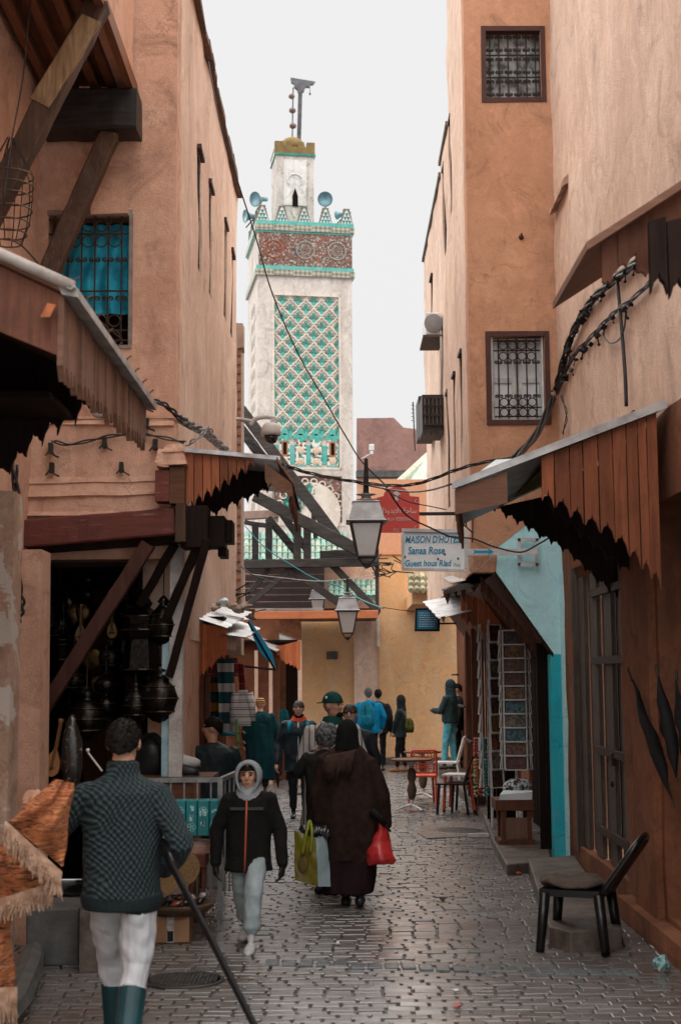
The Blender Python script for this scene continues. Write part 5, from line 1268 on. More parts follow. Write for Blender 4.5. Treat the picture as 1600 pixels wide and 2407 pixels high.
# dome camera
D = 17.0
cmr = thing('dome_camera', 'white dome surveillance camera on a curved arm by the left house', 'camera', tuple(P(565, 985, D)))
c = P(637, 1022, D)
CW = mat('camera_white', (.55, .53, .51), (.46, .44, .42), .4)
MB().lathe([(.118, -.01), (.122, .03), (.115, .09), (.085, .135), (.03, .15)], c, 20).build('housing', CW, cmr, True)
MB().lathe([(.02, -.11), (.06, -.095), (.085, -.05), (.09, -.01)], c, 18).build('lens_dome', mat('smoked_dome', (.01, .01, .012), None, .08, spec=.7), cmr, True)
MB().tube(through([P(640, 1000, D), P(648, 985, D), P(625, 980, D), P(600, 985, D), P(588, 1000, D)]), [.03]*24+[.02], 8).build('arm', CW, cmr, True)
MB().tube([P(590, 990, D), P(556, 985, D)], .025, 8).build('mount', SHEET2, cmr)
m = MB(); m.box(P(643, 990, D), (.07, .06, .06)); m.build('joint', CW, cmr)

# ================================================================== cables
def cable(label, pts, r, mt=CABLE, n=5, twist=0, name='cable', ext=None):
    path = through(pts, n)
    m = MB()
    if twist:
        rng = random.Random(len(pts)*7+int(r*1e4))
        for k in range(twist):
            ph_ = 6.283*k/twist; q = []
            for i, p in enumerate(path):
                a_ = ph_+i*.55; q.append(p+Vector((math.cos(a_), math.sin(a_)*.5, math.sin(a_)))*r*.9)
            m.tube(q, r*.55, 5)
    else: m.tube(path, r, 6)
    o = m.build(name, mt, None, True); tag(o, label, 'cable'); return o
cable('thin single wire sagging from the left roof across the minaret', [PX(490, 145, XL+.05), P(520, 300, 14.2), P(560, 430, 14.4), P(602, 560, 14.6), P(640, 690, 14.8), P(700, 830, 15), P(760, 935, 15), P(815, 1030, 15), P(850, 1085, 14.8), P(905, 1140, 14.8)], .0075)
cable('wire drooping past the red sign to the guesthouse sign bracket', [P(905, 1140, 14.8), P(930, 1180, 14.9), P(960, 1215, 15), P(1010, 1240, 15), P(1060, 1262, 15.1), P(1110, 1266, 15.1), P(1160, 1285, 15.1), P(1222, 1298, 15.1), P(1262, 1280, 15.1), P(1310, 1252, 15.0)], .010)
cable('twisted cable bundle slung across the lane above the lantern', [P(676, 1096, 12.2), P(720, 1110, 12.6), P(780, 1123, 13.4), P(842, 1133, 14.0), P(900, 1140, 14.1), P(960, 1140, 14.0), P(1010, 1128, 13.8), P(1070, 1105, 13.5), P(1130, 1088, 13.2), P(1205, 1076, 13.0)], .013, twist=3)
cable('lower slack cable between lantern and right canopy', [P(842, 1136, 14.0), P(900, 1148, 13.8), P(960, 1156, 13.0), P(1010, 1152, 12), P(1060, 1138, 10.6)], .008)
cable('thin slack cable from the lantern to the sign bracket', [P(900, 1148, 13.8), P(920, 1160, 14), P(960, 1180, 14.6), P(1010, 1190, 15), P(1048, 1198, 15.2)], .006)
cable('long blue-green cord sagging under the timber frame', [P(575, 1235, 24), P(620, 1285, 24), P(680, 1325, 24), P(740, 1360, 24), P(800, 1380, 24), P(850, 1410, 23.5), P(900, 1430, 22)], .010, mat('cord_teal', (.03, .22, .25), None, .5))
cable('pale wires stretched below the timber tie beam', [P(470, 1325, 19), P(560, 1345, 20), P(660, 1358, 22), P(760, 1366, 24), P(860, 1355, 24), P(930, 1345, 24)], .006, mat('wire_pale', (.45, .42, .40), None, .5))
xw = XR-.05
cable('thick twisted cable climbing the right house wall', [P(1206, 1078, 13.0), PX(1260, 1020, 2.0), PX(1300, 930, xw), PX(1315, 880, xw), PX(1338, 800, xw), PX(1370, 735, xw), PX(1405, 690, xw), PX(1455, 648, xw), PX(1510, 605, xw), PX(1560, 570, xw)], .028, twist=4)
cable('second cable bundle looping up the right house wall', [PX(1308, 925, xw), PX(1330, 870, xw), PX(1352, 830, xw), PX(1385, 795, xw), PX(1420, 757, xw), PX(1450, 728, xw), PX(1490, 698, xw), PX(1535, 655, xw)], .016, twist=3)
cable('black cable hanging straight down the right house wall', [PX(1448, 640, xw), PX(1455, 720, xw), PX(1462, 800, xw), PX(1468, 880, xw), PX(1471, 955, xw)], .016)
cable('loose loop of cable on the right house wall', [PX(1420, 765, xw), PX(1418, 790, xw), PX(1432, 806, xw), PX(1452, 800, xw), PX(1465, 775, xw), PX(1470, 735, xw)], .008)
cable('cables fraying down beside the right canopy', [PX(1318, 930, xw), PX(1328, 960, xw), PX(1330, 985, xw), PX(1322, 1020, xw)], .010, twist=2)
# plastic wall clips along the two climbing cables, one thing each run of nails
CL = [(1308, 905), (1318, 872), (1325, 845), (1333, 818), (1342, 795), (1352, 775), (1362, 752), (1372, 738), (1385, 718), (1397, 702), (1412, 688), (1430, 670), (1450, 655), (1470, 642), (1492, 625), (1330, 890), (1340, 865), (1352, 842), (1366, 822), (1382, 806), (1400, 786), (1416, 770), (1438, 745), (1462, 722), (1482, 708)]
rng = random.Random(8)
clip = MB().box((0, 0, 0), (.05, .05, .03)).tube([(0, 0, 0), (-.03, .0, -.07)], .006, 5).ell((-.03, 0, -.075), (.014, .014, .014), 6, 4).mesh('cable_clip'); clip.materials.append(BLACK)
for i, (x, y) in enumerate(CL):
    o = bpy.data.objects.new('cable_clip', clip); COL.objects.link(o); o.location = PX(x+rng.uniform(-3, 6), y+rng.uniform(-3, 8), XR-.06); o.rotation_euler = (rng.uniform(-1, 1), rng.uniform(-.8, .8), rng.uniform(-.5, .5)); s_ = rng.uniform(.7, 1.4); o.scale = (s_,)*3
    tag(o, 'small black cable clip nailed beside the cables on the right wall', 'cable clip', 'cable clips on the right wall')
# left wall cables
yw = 11.76
cable('black cable stapled along the plaster over the left shop', [P(125, 1036, yw), P(160, 1045, yw), P(210, 1036, yw), P(260, 1025, yw), P(330, 1020, yw), P(390, 1030, yw), P(435, 1040, yw)], .013, twist=2)
cable('fat cable bundle arching off the left canopy corner', [P(215, 945, 11.6), P(270, 950, 11.5), P(330, 945, 11.4), P(375, 945, 11.3), P(405, 965, 11.4), P(428, 990, 11.5)], .018, twist=3)
cable('cable bundle wrapped in grey tape above the orange canopy', [P(425, 985, 11.6), P(450, 1000, 11.8), P(480, 1015, 12.2), P(510, 1040, 12.8), P(535, 1062, 13.4)], .03, mat('cable_taped', (.06, .055, .052), (.26, .24, .23), .6, scale=22, lo=.45, hi=.55), twist=4)
cable('grey taped cable strands beside the zinc edge', [P(440, 1048, 11.6), P(455, 1035, 11.6), P(475, 1022, 11.7), P(490, 1005, 11.8), P(500, 1020, 12)], .014, mat('cable_taped2', (.10, .09, .085), (.32, .30, .28), .6, scale=22, lo=.45, hi=.55), twist=2)
cable('thick black cable running down the left door jamb', [P(34, 1092, 10.6), P(40, 1180, 10.6), P(42, 1280, 10.6), P(44, 1370, 10.6), P(52, 1420, 10.6), P(45, 1455, 10.6), P(32, 1482, 10.6), P(34, 1510, 10.6)], .022, twist=3)
cable('thin stay wire slanting across the left window', [P(20, 560, 9.6), P(60, 585, 9.8), P(130, 665, 10.4), P(200, 725, 11), P(290, 800, 11.8)], .006, IRON_R)
cable('thin dark wire hanging down past the left brace', [P(72, 0, 9.9), P(55, 180, 9.9), P(28, 330, 9.8), P(8, 480, 9.7)], .006)
for i, (x, y) in enumerate(((122, 1100), (286, 1098), (345, 995), (246, 1040), (365, 1045), (120, 1055), (252, 968), (340, 950))):
    m = MB(); c = P(x, y, 11.78); m.box(c, (.035, .05, .09)); m.tube([c, c+Vector((.03, -.03, -.05)), c+Vector((.07, -.02, -.07))], .008, 5); m.tube([c, c+Vector((-.04, -.03, -.06))], .007, 5); m.jitter(.012, 20)
    tag(m.build('wire_bracket', IRON), 'rusty iron wire bracket in the plaster over the left shop', 'bracket', 'wire brackets over the left shop')
m = MB()
for i in range(26):
    rng = random.Random(i); p0 = P(480+rng.uniform(0, 90), 1330+rng.uniform(0, 110), 19.1); m.tube(through([p0, p0+Vector((rng.uniform(-.3, .3), -.05, rng.uniform(-.15, .1))), p0+Vector((rng.uniform(-.5, .5), -.03, rng.uniform(-.25, .1)))], 4), .009, 4)
tag(m.build('cable_tangle', CABLE), 'tangle of black wires on the pink brick wall', 'cable')['kind'] = 'stuff'
m = MB()
for i in range(14):
    rng = random.Random(i+60); p0 = P(870+rng.uniform(0, 60), 1308+rng.uniform(0, 50), 21); m.tube(through([p0, p0+Vector((rng.uniform(-.2, .2), 0, rng.uniform(-.15, .1))), p0+Vector((rng.uniform(-.3, .3), 0, rng.uniform(-.2, .1)))], 4), .010, 4)
tag(m.build('cable_tangle', CABLE), 'knot of black wires beside the largest lantern foot', 'cable')['kind'] = 'stuff'

# ================================================================== fittings on walls
D = 19.0
X0 = OX0
ac = thing('air_conditioner', 'white air conditioner box on the right house side wall', 'air conditioner', tuple(PX(1022, 790, X0)))
yac = PX(1040, 760, X0).y
za, zb = PX(1040, 795, X0).z, PX(1040, 732, X0).z
MB().b2((X0-.24, yac, za+.04), (X0-.02, yac+.75, zb)).build('casing', WHITEP, ac, bevel=.02)
MB().lathe([(.13, 0), (.13, .02), (.05, .03)], (X0-.13, yac-.005, (za+zb)/2+.02), 16, rot=Matrix.Rotation(R(90), 3, 'X')).build('fan_guard', mat('grey_guard', (.25, .25, .25), None, .5), ac)
MB().b2((X0-.28, yac-.05, za), (X0, yac+.8, za+.03)).build('shelf', W_GRY, ac)
MB().tube(through([(X0-.03, yac, za+.1), (X0-.03, yac-.1, za-.3), (X0-.03, yac+.1, za-.9)]), .02, 6).build('hose', mat('hose_pale', (.45, .4, .36), None, .5), ac)
for k, (x, ya, yb, w) in enumerate(((1044, 922, 1012, .30), (1022, 925, 1022, .24))):
    p = PX(x, yb, X0); z0, z1 = p.z, PX(x, ya, X0).z
    t = thing('lattice_box', ('nearer' if k == 0 else 'farther')+' dark wooden lattice window box on the right house side', 'window box', tuple(p))
    MB().b2((X0-w, p.y+.05, z0), (X0, p.y+.85, z1)).build('case', W_BLK, t)
    for j in range(5): MB().b2((X0-w+.03+j*w/5.5, p.y+.02, z0+.08), (X0-w+.045+j*w/5.5, p.y+.05, z1-.05)).build('slat', W_GRY, t)
    for j in range(4): MB().b2((X0-w, p.y+.01, z0+.08+j*(z1-z0)/4), (X0-.01, p.y+.02, z0+.10+j*(z1-z0)/4)).build('slat', W_BLK, t)
    for j in range(4): MB().prism([(X0-w+j*w/4, p.y+.05, z0), (X0-w+(j+1)*w/4, p.y+.05, z0), (X0-w+(j+.5)*w/4, p.y+.05, z0-.07)], (0, .03, 0)).build('drop', W_BLK, t)
an = thing('roof_antenna', 'thin television antenna standing on the pink house', 'antenna', tuple(P(974, 1050, 44)))
MB().tube([P(975, 1060, 44), P(970, 945, 44)], .022, 5).build('mast', IRON, an)
m = MB()
for i in range(5): m.tube([P(966, 952+i*9, 44), P(974, 954+i*9, 44)], .012, 4)
m.build('elements', IRON, an)
fl_ = thing('floodlight', 'small white floodlight on the pink house', 'floodlight', tuple(P(873, 1055, 44)))
MB().box(P(873, 1052, 44), (.16, .14, .2)).box(P(873, 1064, 44), (.1, .1, .12)).jitter(.01).build('head', WHITEP, fl_, bevel=.02)
MB().tube([P(873, 1066, 44), P(850, 1078, 44.6)], .02, 5).build('arm', WHITEP, fl_)
# hook and nail on orange wall
m = MB(); c = P(1224, 558, YR); m.ell(c, (.03, .04, .03), 8, 6); m.tube([c, c+Vector((0, -.05, .03))], .01, 5); tag(m.build('wall_hook', IRON_R), 'small rusty hook in the orange wall between the windows', 'hook')
# wire basket hanging on the left
wb = thing('wire_basket', 'round hanging wire basket at the left edge by the brace', 'basket', tuple(P(30, 520, 9.9)))
c = P(22, 475, 9.9); WB = mat('wire_brass', (.16, .10, .05), (.07, .05, .035), .45, .6)
for i, (r, z) in enumerate(((.17, .12), (.172, .07), (.17, .02), (.165, -.04), (.15, -.10), (.13, -.15), (.10, -.19))):
    MB().tube([c+Vector((r*math.cos(t), r*math.sin(t), z*1.6)) for t in [6.2832*k/20 for k in range(21)]], .006, 5).build('hoop', WB, wb)
for k in range(8):
    t = 6.2832*k/8; MB().tube([c+Vector((r*math.cos(t), r*math.sin(t), z*1.6)) for r, z in ((.10, -.19), (.15, -.10), (.17, .02), (.17, .12), (.02, .3))], .005, 4).build('stay', IRON, wb)
# lamps under left canopy
for lab, x, y, D_, r in (('white bulkhead lamp cut by the left edge under the canopy', -5, 725, 6.9, .05), ('small glass lamp under the far end of the left canopy', 234, 962, 10.2, .05)):
    t = thing('wall_lamp', lab, 'lamp', tuple(P(x, y, D_)))
    MB().lathe([(.02, -r*1.3), (r, -r), (r, r*.4), (r*.7, r)], P(x, y, D_), 14).build('shade', LGLASS, t, True)
    MB().lathe([(r*.8, r), (r*.7, r*1.6)], P(x, y, D_), 12).build('cap', BLACK, t)
# blue pole with pennant-like folded awning at rug shop
D = 15.8
bp = thing('folded_awning', 'bright blue folded awning strip slanting over the rug shop', 'awning', tuple(P(610, 1500, D)))
MB().prism([P(x, y, D) for x, y in ((583, 1460), (588, 1458), (640, 1535), (648, 1572), (612, 1535), (596, 1500))], (0, .03, 0)).build('cloth', mat('awning_blue', (.01, .30, .50), (.008, .22, .40), .6), bp)
MB().tube([P(583, 1462, D), P(646, 1574, D)], .012, 5).build('pole', BLACK, bp)
MB().tube([P(574, 1566, D), P(648, 1574, D)], .012, 5).build('stay', BLACK, bp)
# ================================================================== right-hand goods
TUBEC = mat('rack_white_metal', (.74, .73, .72), (.55, .53, .51), .4, .1, scale=20)
CARDC = [mat('card_%d' % i, c, tuple(k*.2 for k in c), .4, scale=26, lo=.35, hi=.6) for i, c in enumerate(((.22, .09, .05), (.28, .13, .05), (.12, .07, .055), (.08, .20, .24), (.24, .20, .15), (.15, .04, .03), (.10, .07, .06)))]
def postcard_rack(label, c, rows, w, h, z0, dz, turn, foot):
    t = thing('postcard_rack', label, 'postcard rack', tuple(c)); rng = random.Random(int(c.y*100))
    MB().tube([c, c+Vector((0, 0, z0+rows*dz+.05))], .018, 8).build('pole', TUBEC, t)
    for face in range(3):
        a = turn+face*2.094; n_ = Vector((math.sin(a), -math.cos(a), 0)); r_ = Vector((math.cos(a), math.sin(a), 0))
        for s in (-1, 1): MB().tube([c+n_*.11+r_*s*w*.52+Vector((0, 0, z0)), c+n_*.11+r_*s*w*.52+Vector((0, 0, z0+rows*dz))], .006, 5).build('upright', TUBEC, t)
        for i in range(rows):
            b = c+n_*.135+Vector((0, 0, z0+i*dz)); tp = c+n_*.12
            m = MB(); m.prism([b-r_*w*.42+Vector((0,0,.01)), b+r_*w*.42+Vector((0,0,.01)), b+r_*w*.42-n_*.02+Vector((0,0,h)), b-r_*w*.42-n_*.02+Vector((0,0,h))], -n_*.012); pk_ = m.build('postcard', rng.choice(CARDC), t)
            m = MB(); e = n_*.012
            q = [b-r_*w*.48+e, b+r_*w*.48+e, b+r_*w*.48-n_*.02+e+Vector((0,0,h+.012)), b-r_*w*.48-n_*.02+e+Vector((0,0,h+.012))]
            for k in range(4): m.tube([q[k], q[(k+1) % 4]], .0085, 4)
            m.build('pocket_frame', TUBEC, pk_)
    for k in range(3):
        a = turn+.5+k*2.094
        MB().b2((-.0, 0, 0), (.3, .045, .035)).build('foot', TUBEC, t) if False else None
        d_ = Vector((math.cos(a), math.sin(a), 0)); beam(c+Vector((0, 0, .03)), c+d_*foot+Vector((0, 0, .03)), .045, .04).build('foot', WHITEP, t)
    return t
postcard_rack('tall white postcard rack full of cards before the dark shop', Vector((P(1214, 1850, 17.3).x, 17.3, .10)), 10, .27, .16, .78, .165, R(-8), .25)
postcard_rack('narrower postcard rack on a white foot left of the tall one', Vector((P(1157, 1955, 18.0).x, 18.0, .0)), 9, .19, .20, .62, .225, R(28), .3)
# wooden cabinet with papers
D = 16.3
kx0, kx1 = P(1172, 1900, D).x, P(1248, 1900, D).x
kb = .11
kz = P(1200, 1880, D).z
cab = thing('wooden_cabinet', 'dark wooden display cabinet standing on the low step', 'cabinet', (kx0, D, kb))
MB().b2((kx0-.04, D-.02, kz-.12), (kx1+.03, D+.45, kz)).build('drawer', W_CRB, cab, bevel=.006)
for x in (kx0+.02, kx1-.05): MB().b2((x, D, kb), (x+.05, D+.05, kz-.12)).build('post', W_CRB, cab)
for x in (kx0+.02, kx1-.05): MB().b2((x, D+.35, kb), (x+.05, D+.4, kz-.12)).build('post', W_CRB, cab)
MB().b2((kx0+.07, D+.015, kb+.06), (kx1-.05, D+.03, kz-.2)).build('panel', wood('wood_panel', (.22, .12, .08), (.14, .075, .05), 'z', .5, .1), cab)
MB().b2((kx0-.01, D-.03, kb), (kx1+.03, D+.44, kb+.05)).build('base', W_CRB, cab)
m = MB(); m.hexa([P(1172, 1882, D-.0), P(1250, 1882, D), P(1250, 1868, D+.4), P(1180, 1868, D+.4), P(1174, 1868, D), P(1250, 1862, D), P(1250, 1858, D+.4), P(1182, 1858, D+.4)]); m.jitter(.006, 12)
tag(m.build('paper_stack', mat('paper', (.68, .72, .74), (.55, .58, .60), .7)), 'stack of white papers on the wooden cabinet', 'papers')
m = MB(); m.ell(P(1215, 1852, D+.9), (.17, .12, .11), 14, 10); m.jitter(.03, 9)
tag(m.build('cloth_bundle', mat('patterned_cloth', (.62, .66, .68), (.03, .03, .035), .7, scale=26, lo=.46, hi=.54), None, True), 'black and white patterned cloth bundle behind the cabinet', 'cloth')
# necklaces on small wire stand
D = 18.7
nk = thing('necklace_stand', 'wire stand hung with coloured bead necklaces left of the racks', 'necklace stand', tuple(Vector((P(1130, 1900, D).x, D, 0))))
MB().tube([(P(1152, 1900, D).x, D, 0), (P(1152, 1700, D).x, D, P(1152, 1700, D).z)], .012, 6).build('pole', IRON, nk)
rng = random.Random(12)
for r_, (y0, y1) in enumerate(((1735, 1790), (1785, 1850), (1812, 1885))):
    beam(P(1112, y0, D), P(1156, y0, D), .012, .012).build('rail', TUBEC, nk)
    for i in range(8):
        x = 1115+i*5.2; cc = [(.6, .10, .05), (.04, .3, .28), (.55, .5, .45), (.35, .05, .05), (.05, .35, .4), (.4, .42, .05), (.65, .62, .6), (.02, .1, .08)][(i*3+r_*5) % 8]
        m = MB(); n = 7
        for k in range(n): m.ell(P(x+rng.uniform(-.8, .8), y0+3+(y1-y0-6)*k/n*rng.uniform(.85, 1), D-.03), (.018, .018, .021), 6, 4)
        m.build('necklace', mat('bead_%d' % ((i*3+r_*5) % 8), cc, None, .25, spec=.6), nk, True)
m = MB(); m.b2(P(1118, 1826, D+.05), P(1140, 1790, D+.1)); m.build('cloth', mat('olive_cloth', (.16, .14, .03), None, .8), nk)
# plastic chairs
ORG = mat('chair_orange', (.72, .10, .035), (.62, .075, .03), .35, scale=5, spec=.5, bump=.02)
CHB = mat('chair_black', (.010, .011, .013), (.016, .016, .018), .35, scale=5, spec=.5, bump=.02)
CHW = mat('chair_white', (.66, .64, .62), (.56, .54, .52), .4, scale=5, bump=.02)
def chair(label, loc, rot, mt, w=.46, sh=.44, bh=.84, pierced=True, seat_mt=None, z=0.0, group='plastic cafe chairs'):
    t = thing('plastic_chair', label, 'chair', (loc[0], loc[1], z), group)
    Mx = Matrix.Translation((loc[0], loc[1], z)) @ Matrix.Rotation(rot, 4, 'Z')
    tr = lambda p: Mx @ Vector(p)
    def bld(m, name, mm): m.v = [tuple(tr(p)) for p in m.v]; return m.build(name, mm, t)
    hw = w/2
    for sx in (-1, 1):
        bld(beam((sx*(hw-.02), .21, 0), (sx*(hw-.04), .18, sh), .035, .035, (0, 1, 0)), 'leg', mt)      # front at +y
        bld(beam((sx*(hw-.02), -.25, 0), (sx*(hw-.03), -.19, sh), .035, .035, (0, 1, 0)), 'leg', mt)
    m = MB(); m.b2((-hw, -.22, sh-.02), (hw, .23, sh+.005)); m = bld(m, 'seat', seat_mt or mt)
    f = MB()
    def bk(x, q): return Vector((x, -.20-.12*q, sh+.03+(bh-sh-.03)*q))
    for x0, q0, x1, q1, r in ((-hw+.01, -.1, -hw+.03, 1, .018), (hw-.01, -.1, hw-.03, 1, .018), (-hw+.03, 1, hw-.03, 1, .02), (-hw+.01, .05, hw-.01, .05, .015)): f.tube([bk(x0, q0), bk((x0+x1)/2, (q0+q1)/2), bk(x1, q1)], r, 6)
    bld(f, 'back_frame', mt)
    g = MB(); rng = random.Random(3)
    if pierced:
        n = 9
        for i in range(n):
            x = -hw+.03+(w-.06)*i/(n-1)
            g.tube([bk(x+rng.uniform(-.03, .03), .05), bk(x+rng.uniform(-.04, .04), .35), bk(x+rng.uniform(-.04, .04), .65), bk(x+rng.uniform(-.03, .03), 1)], .010, 4)
        for j in range(8):
            q = .1+.11*j; g.tube([bk(-hw+.02, q+rng.uniform(-.04, .04)), bk(0, q+rng.uniform(-.06, .06)), bk(hw-.02, q+rng.uniform(-.04, .04))], .010, 4)
        bld(g, 'pierced_back', mt)
    else:
        g.loft([[bk(-hw+.02, q), bk(hw-.02, q), bk(hw-.02, q)+Vector((0, -.02, 0)), bk(-hw+.02, q)+Vector((0, -.02, 0))] for q in (0, .3, .6, 1)]); bld(g, 'backrest', mt)
    return t
def gy(x, y): g = G(x, y); return (g.x, g.y)
c_ = G(993, 1888); chair('orange pierced plastic chair facing the cafe tables', (c_.x, c_.y), R(2), ORG, .44)
c_ = G(1068, 1912); chair('black plastic chair in front of the stacked orange ones', (c_.x, c_.y), R(72), CHB, .44)
chair('orange and white chair stacked on the black one', (c_.x+.10, c_.y+.10), R(72), ORG, .44, .50, .95, False, CHW, .06)
chair('second black plastic chair behind the stack by the racks', (c_.x+.22, c_.y+.25), R(76), CHB, .44)
c_ = G(1058, 1852); chair('white pierced plastic chair back near the standing hooded man', (c_.x-.02, c_.y+.4), R(80), CHW, .42, .44, .88)
# cafe tables
def table(label, x, y, D_r=.31):
    c = G(x, y); t = thing('cafe_table', label, 'table', (c.x, c.y, 0), 'small round cafe tables')
    MB().lathe([(D_r*.97, .735), (D_r, .745), (D_r, .76), (D_r*.97, .765)], c, 24).build('table_top', W_BRX, t)
    MB().lathe([(.03, .06), (.03, .16)], c, 10).build('lower_stem', TUBEC, t)
    MB().lathe([(.03, .16), (.055, .2), (.075, .30), (.05, .40), (.045, .42), (.07, .48), (.06, .58), (.035, .63)], c, 14).build('turned_stem', mat('turned_wood', (.13, .09, .055), (.07, .05, .03), .5), t, True)
    MB().lathe([(.035, .63), (.035, .735)], c, 10).build('upper_stem', TUBEC, t)
    for k in range(4):
        a = .5+k*1.5708; d_ = Vector((math.cos(a), math.sin(a), 0)); MB().tube([c+Vector((0, 0, .08)), c+d_*.14+Vector((0, 0, .06)), c+d_*.29+Vector((0, 0, .02))], [.025, .02, .016], 6).build('foot', TUBEC, t)
table('nearer round cafe table beside the orange chair', 968, 1905)
table('farther round cafe table behind the orange chair', 994, 1876)
# black monobloc chair with cushion in the right foreground
c_ = G(1366, 2225)
mc = thing('garden_chair', 'black plastic chair with brown cushion by the right wall', 'chair', (c_.x, c_.y, 0))
Mx = Matrix.Translation((c_.x-.02, c_.y-.05, 0)) @ Matrix.Rotation(R(68), 4, 'Z')
def mb_(m, name, mm, sm=False): m.v = [tuple(Mx @ Vector(p)) for p in m.v]; return m.build(name, mm, mc, sm)
CHK = mat('chair_black_wet', (.006, .0055, .005), (.010, .009, .009), .25, scale=6, spec=.35, bump=.05)
for sx in (-1, 1):
    mb_(MB().tube([(sx*.25, .24, 0), (sx*.22, .20, .42)], [.034, .042], 8), 'leg', CHK, True)
    mb_(MB().tube([(sx*.24, -.24, 0), (sx*.21, -.19, .42)], [.034, .042], 8), 'leg', CHK, True)
mb_(MB().box((0, .01, .42), (.47, .46, .05)), 'seat', CHK)
def bk2(u, v): return Vector(((u-.5)*.44*(1-.12*v*v), -.21-.26*v-.03*math.cos((u-.5)*3.1), .42+.36*v+.05*math.sin(math.pi*u)*v))
m = MB()
for i in range(5):
    u = .1+.2*i; m.tube([bk2(u, v/5) for v in range(6)], .022, 6)
mb_(m, 'back_slats', CHK, True)
mb_(MB().tube([bk2(0, v/6) for v in range(7)]+[bk2(u/8, 1.0) for u in range(1, 9)]+[bk2(1, 1-v/6) for v in range(1, 7)], .026, 8), 'back_rim', CHK, True)
m = MB(); m.ell((0, .04, .475), (.24, .25, .045), 18, 10); m.jitter(.035, 9); m.v = [tuple(Mx @ Vector(p)) for p in m.v]
tag(m.build('seat_cushion', mat('cushion_brown', (.10, .07, .055), (.06, .042, .035), .9, scale=20, bump=.6), None, True), 'flat brown cushion lying on the black garden chair', 'cushion')
# crumpled plastic at right
m = MB(); m.ell(G(1555, 2268, .05), (.06, .05, .05), 12, 8); m.jitter(.035, 22); tag(m.build('plastic_wrapper', mat('wrapper', (.05, .30, .30), (.45, .48, .48), .2, scale=30, lo=.45, hi=.55, spec=.7)), 'crumpled teal plastic wrapper at the foot of the right wall', 'litter')
for lab, x, y, c, s_ in (('orange peel scrap lying by the right step', 1218, 2052, (.6, .12, .03), .03), ('reddish scrap of litter on the paving at bottom centre', 1074, 2363, (.5, .16, .13), .025), ('white scrap of litter on the paving beneath the woman', 795, 2218, (.7, .68, .66), .02), ('small white scrap near the lower right paving', 1070, 2328, (.7, .7, .68), .02), ('dark leaf scrap on the paving right of the woman', 1040, 2112, (.07, .03, .03), .03)):
    m = MB(); m.ell(G(x, y, .015), (s_, s_*1.3, s_*.45), 8, 6); m.jitter(.012, 40); tag(m.build('litter_scrap', mat('scrap_%d' % x, c, None, .6)), lab, 'litter')
# rolled umbrellas hanging at the right edge
UM = mat('umbrella_black', (.007, .006, .006), (.012, .011, .011), .7, scale=20, spec=.12)
for k, (x0, y0, x1, y1, D_) in enumerate(((1484, 1600, 1578, 1880, 9.6), (1545, 1590, 1592, 1830, 9.3), (1590, 1600, 1612, 1800, 9.2))):
    t = thing('rolled_umbrella', ('leftmost', 'middle', 'rightmost')[k]+' of the rolled black umbrellas hanging at the right edge', 'umbrella', tuple(P(x0, y0, D_)), 'rolled umbrellas at the right edge')
    a, b = PX(x0, y0, 2.30+.02*k), PX(x1, y1, 2.33+.02*k); m = MB()
    path = [a.lerp(b, i/8) for i in range(9)]; m.tube(path, [.010, .022, .036, .046, .05, .046, .036, .02, .006], 14); m.jitter(.03, 9); m.build('canopy_folds', UM, t, True)
    MB().tube([a+(a-b)*.12, a], .01, 6).build('handle', IRON, t); MB().tube([b, b+(b-a)*.06], .006, 5).build('tip', IRON, t)

# ================================================================== left-hand goods
RUGS = []
def rug_mat(name, cols, scale, axis_rot=(0, 0, 0)):
    m, nt, b = _new(name); v = _pos(nt, (0, 0, scale), 'pos', axis_rot)
    sx = nt.nodes.new('ShaderNodeSeparateXYZ'); nt.links.new(v, sx.inputs[0])
    fr = nt.nodes.new('ShaderNodeMath'); fr.operation = 'FRACT'; nt.links.new(sx.outputs[2], fr.inputs[0])
    r_ = nt.nodes.new('ShaderNodeValToRGB'); r_.color_ramp.interpolation = 'CONSTANT'; nt.links.new(fr.outputs[0], r_.inputs[0])
    e = r_.color_ramp.elements; e[0].position = 0; e[0].color = c4(cols[0][1]); e[1].position = cols[1][0]; e[1].color = c4(cols[1][1])
    for p_, c_ in cols[2:]: k = e.new(p_); k.color = c4(c_)
    nt.links.new(r_.outputs[0], b.inputs['Base Color']); b.inputs['Roughness'].default_value = .95
    _bump(nt, b, _noise(nt, _pos(nt, (1, 1, 1)), 90, 3), .4, .01); return m
RW = rug_mat('rug_white_teal', ((0, (.02, .10, .13)), (.42, (.01, .01, .01)), (.46, (.66, .62, .60)), (.90, (.01, .01, .01)), (.94, (.02, .10, .13))), 4.6)
RY = rug_mat('rug_yellow_teal', ((0, (.02, .09, .11)), (.40, (.01, .01, .01)), (.46, (.55, .23, .04)), (.92, (.01, .01, .01)), (.96, (.02, .09, .11))), 4.6)
RR = rug_mat('rug_red_bands', ((0, (.28, .035, .03)), (.3, (.45, .22, .18)), (.36, (.25, .03, .03)), (.7, (.05, .02, .02)), (.76, (.28, .035, .03))), 9)
def hung_cloth(name, label, xa, xb, ya, yb, D, mt, cat='rug', wob=.02, fold=5):
    a, b = P(xa, yb, D), P(xb, ya, D); m = MB(); L = b.x-a.x
    m.grid(lambda u, v: Vector((a.x+L*u+.01*math.sin(v*5), D+wob*math.sin(u*fold+v)+wob*.5*math.sin(u*fold*2.3), a.z+(b.z-a.z)*v)), 14, 10); k = len(m.v); nf = len(m.f)
    m.v += [(x, y+.012, z) for x, y, z in m.v[:k]]; m.f += [tuple(i+k for i in f[::-1]) for f in m.f[:nf]]; m.m = [0]*len(m.f)
    return tag(m.build(name, mt, None, True), label, cat)
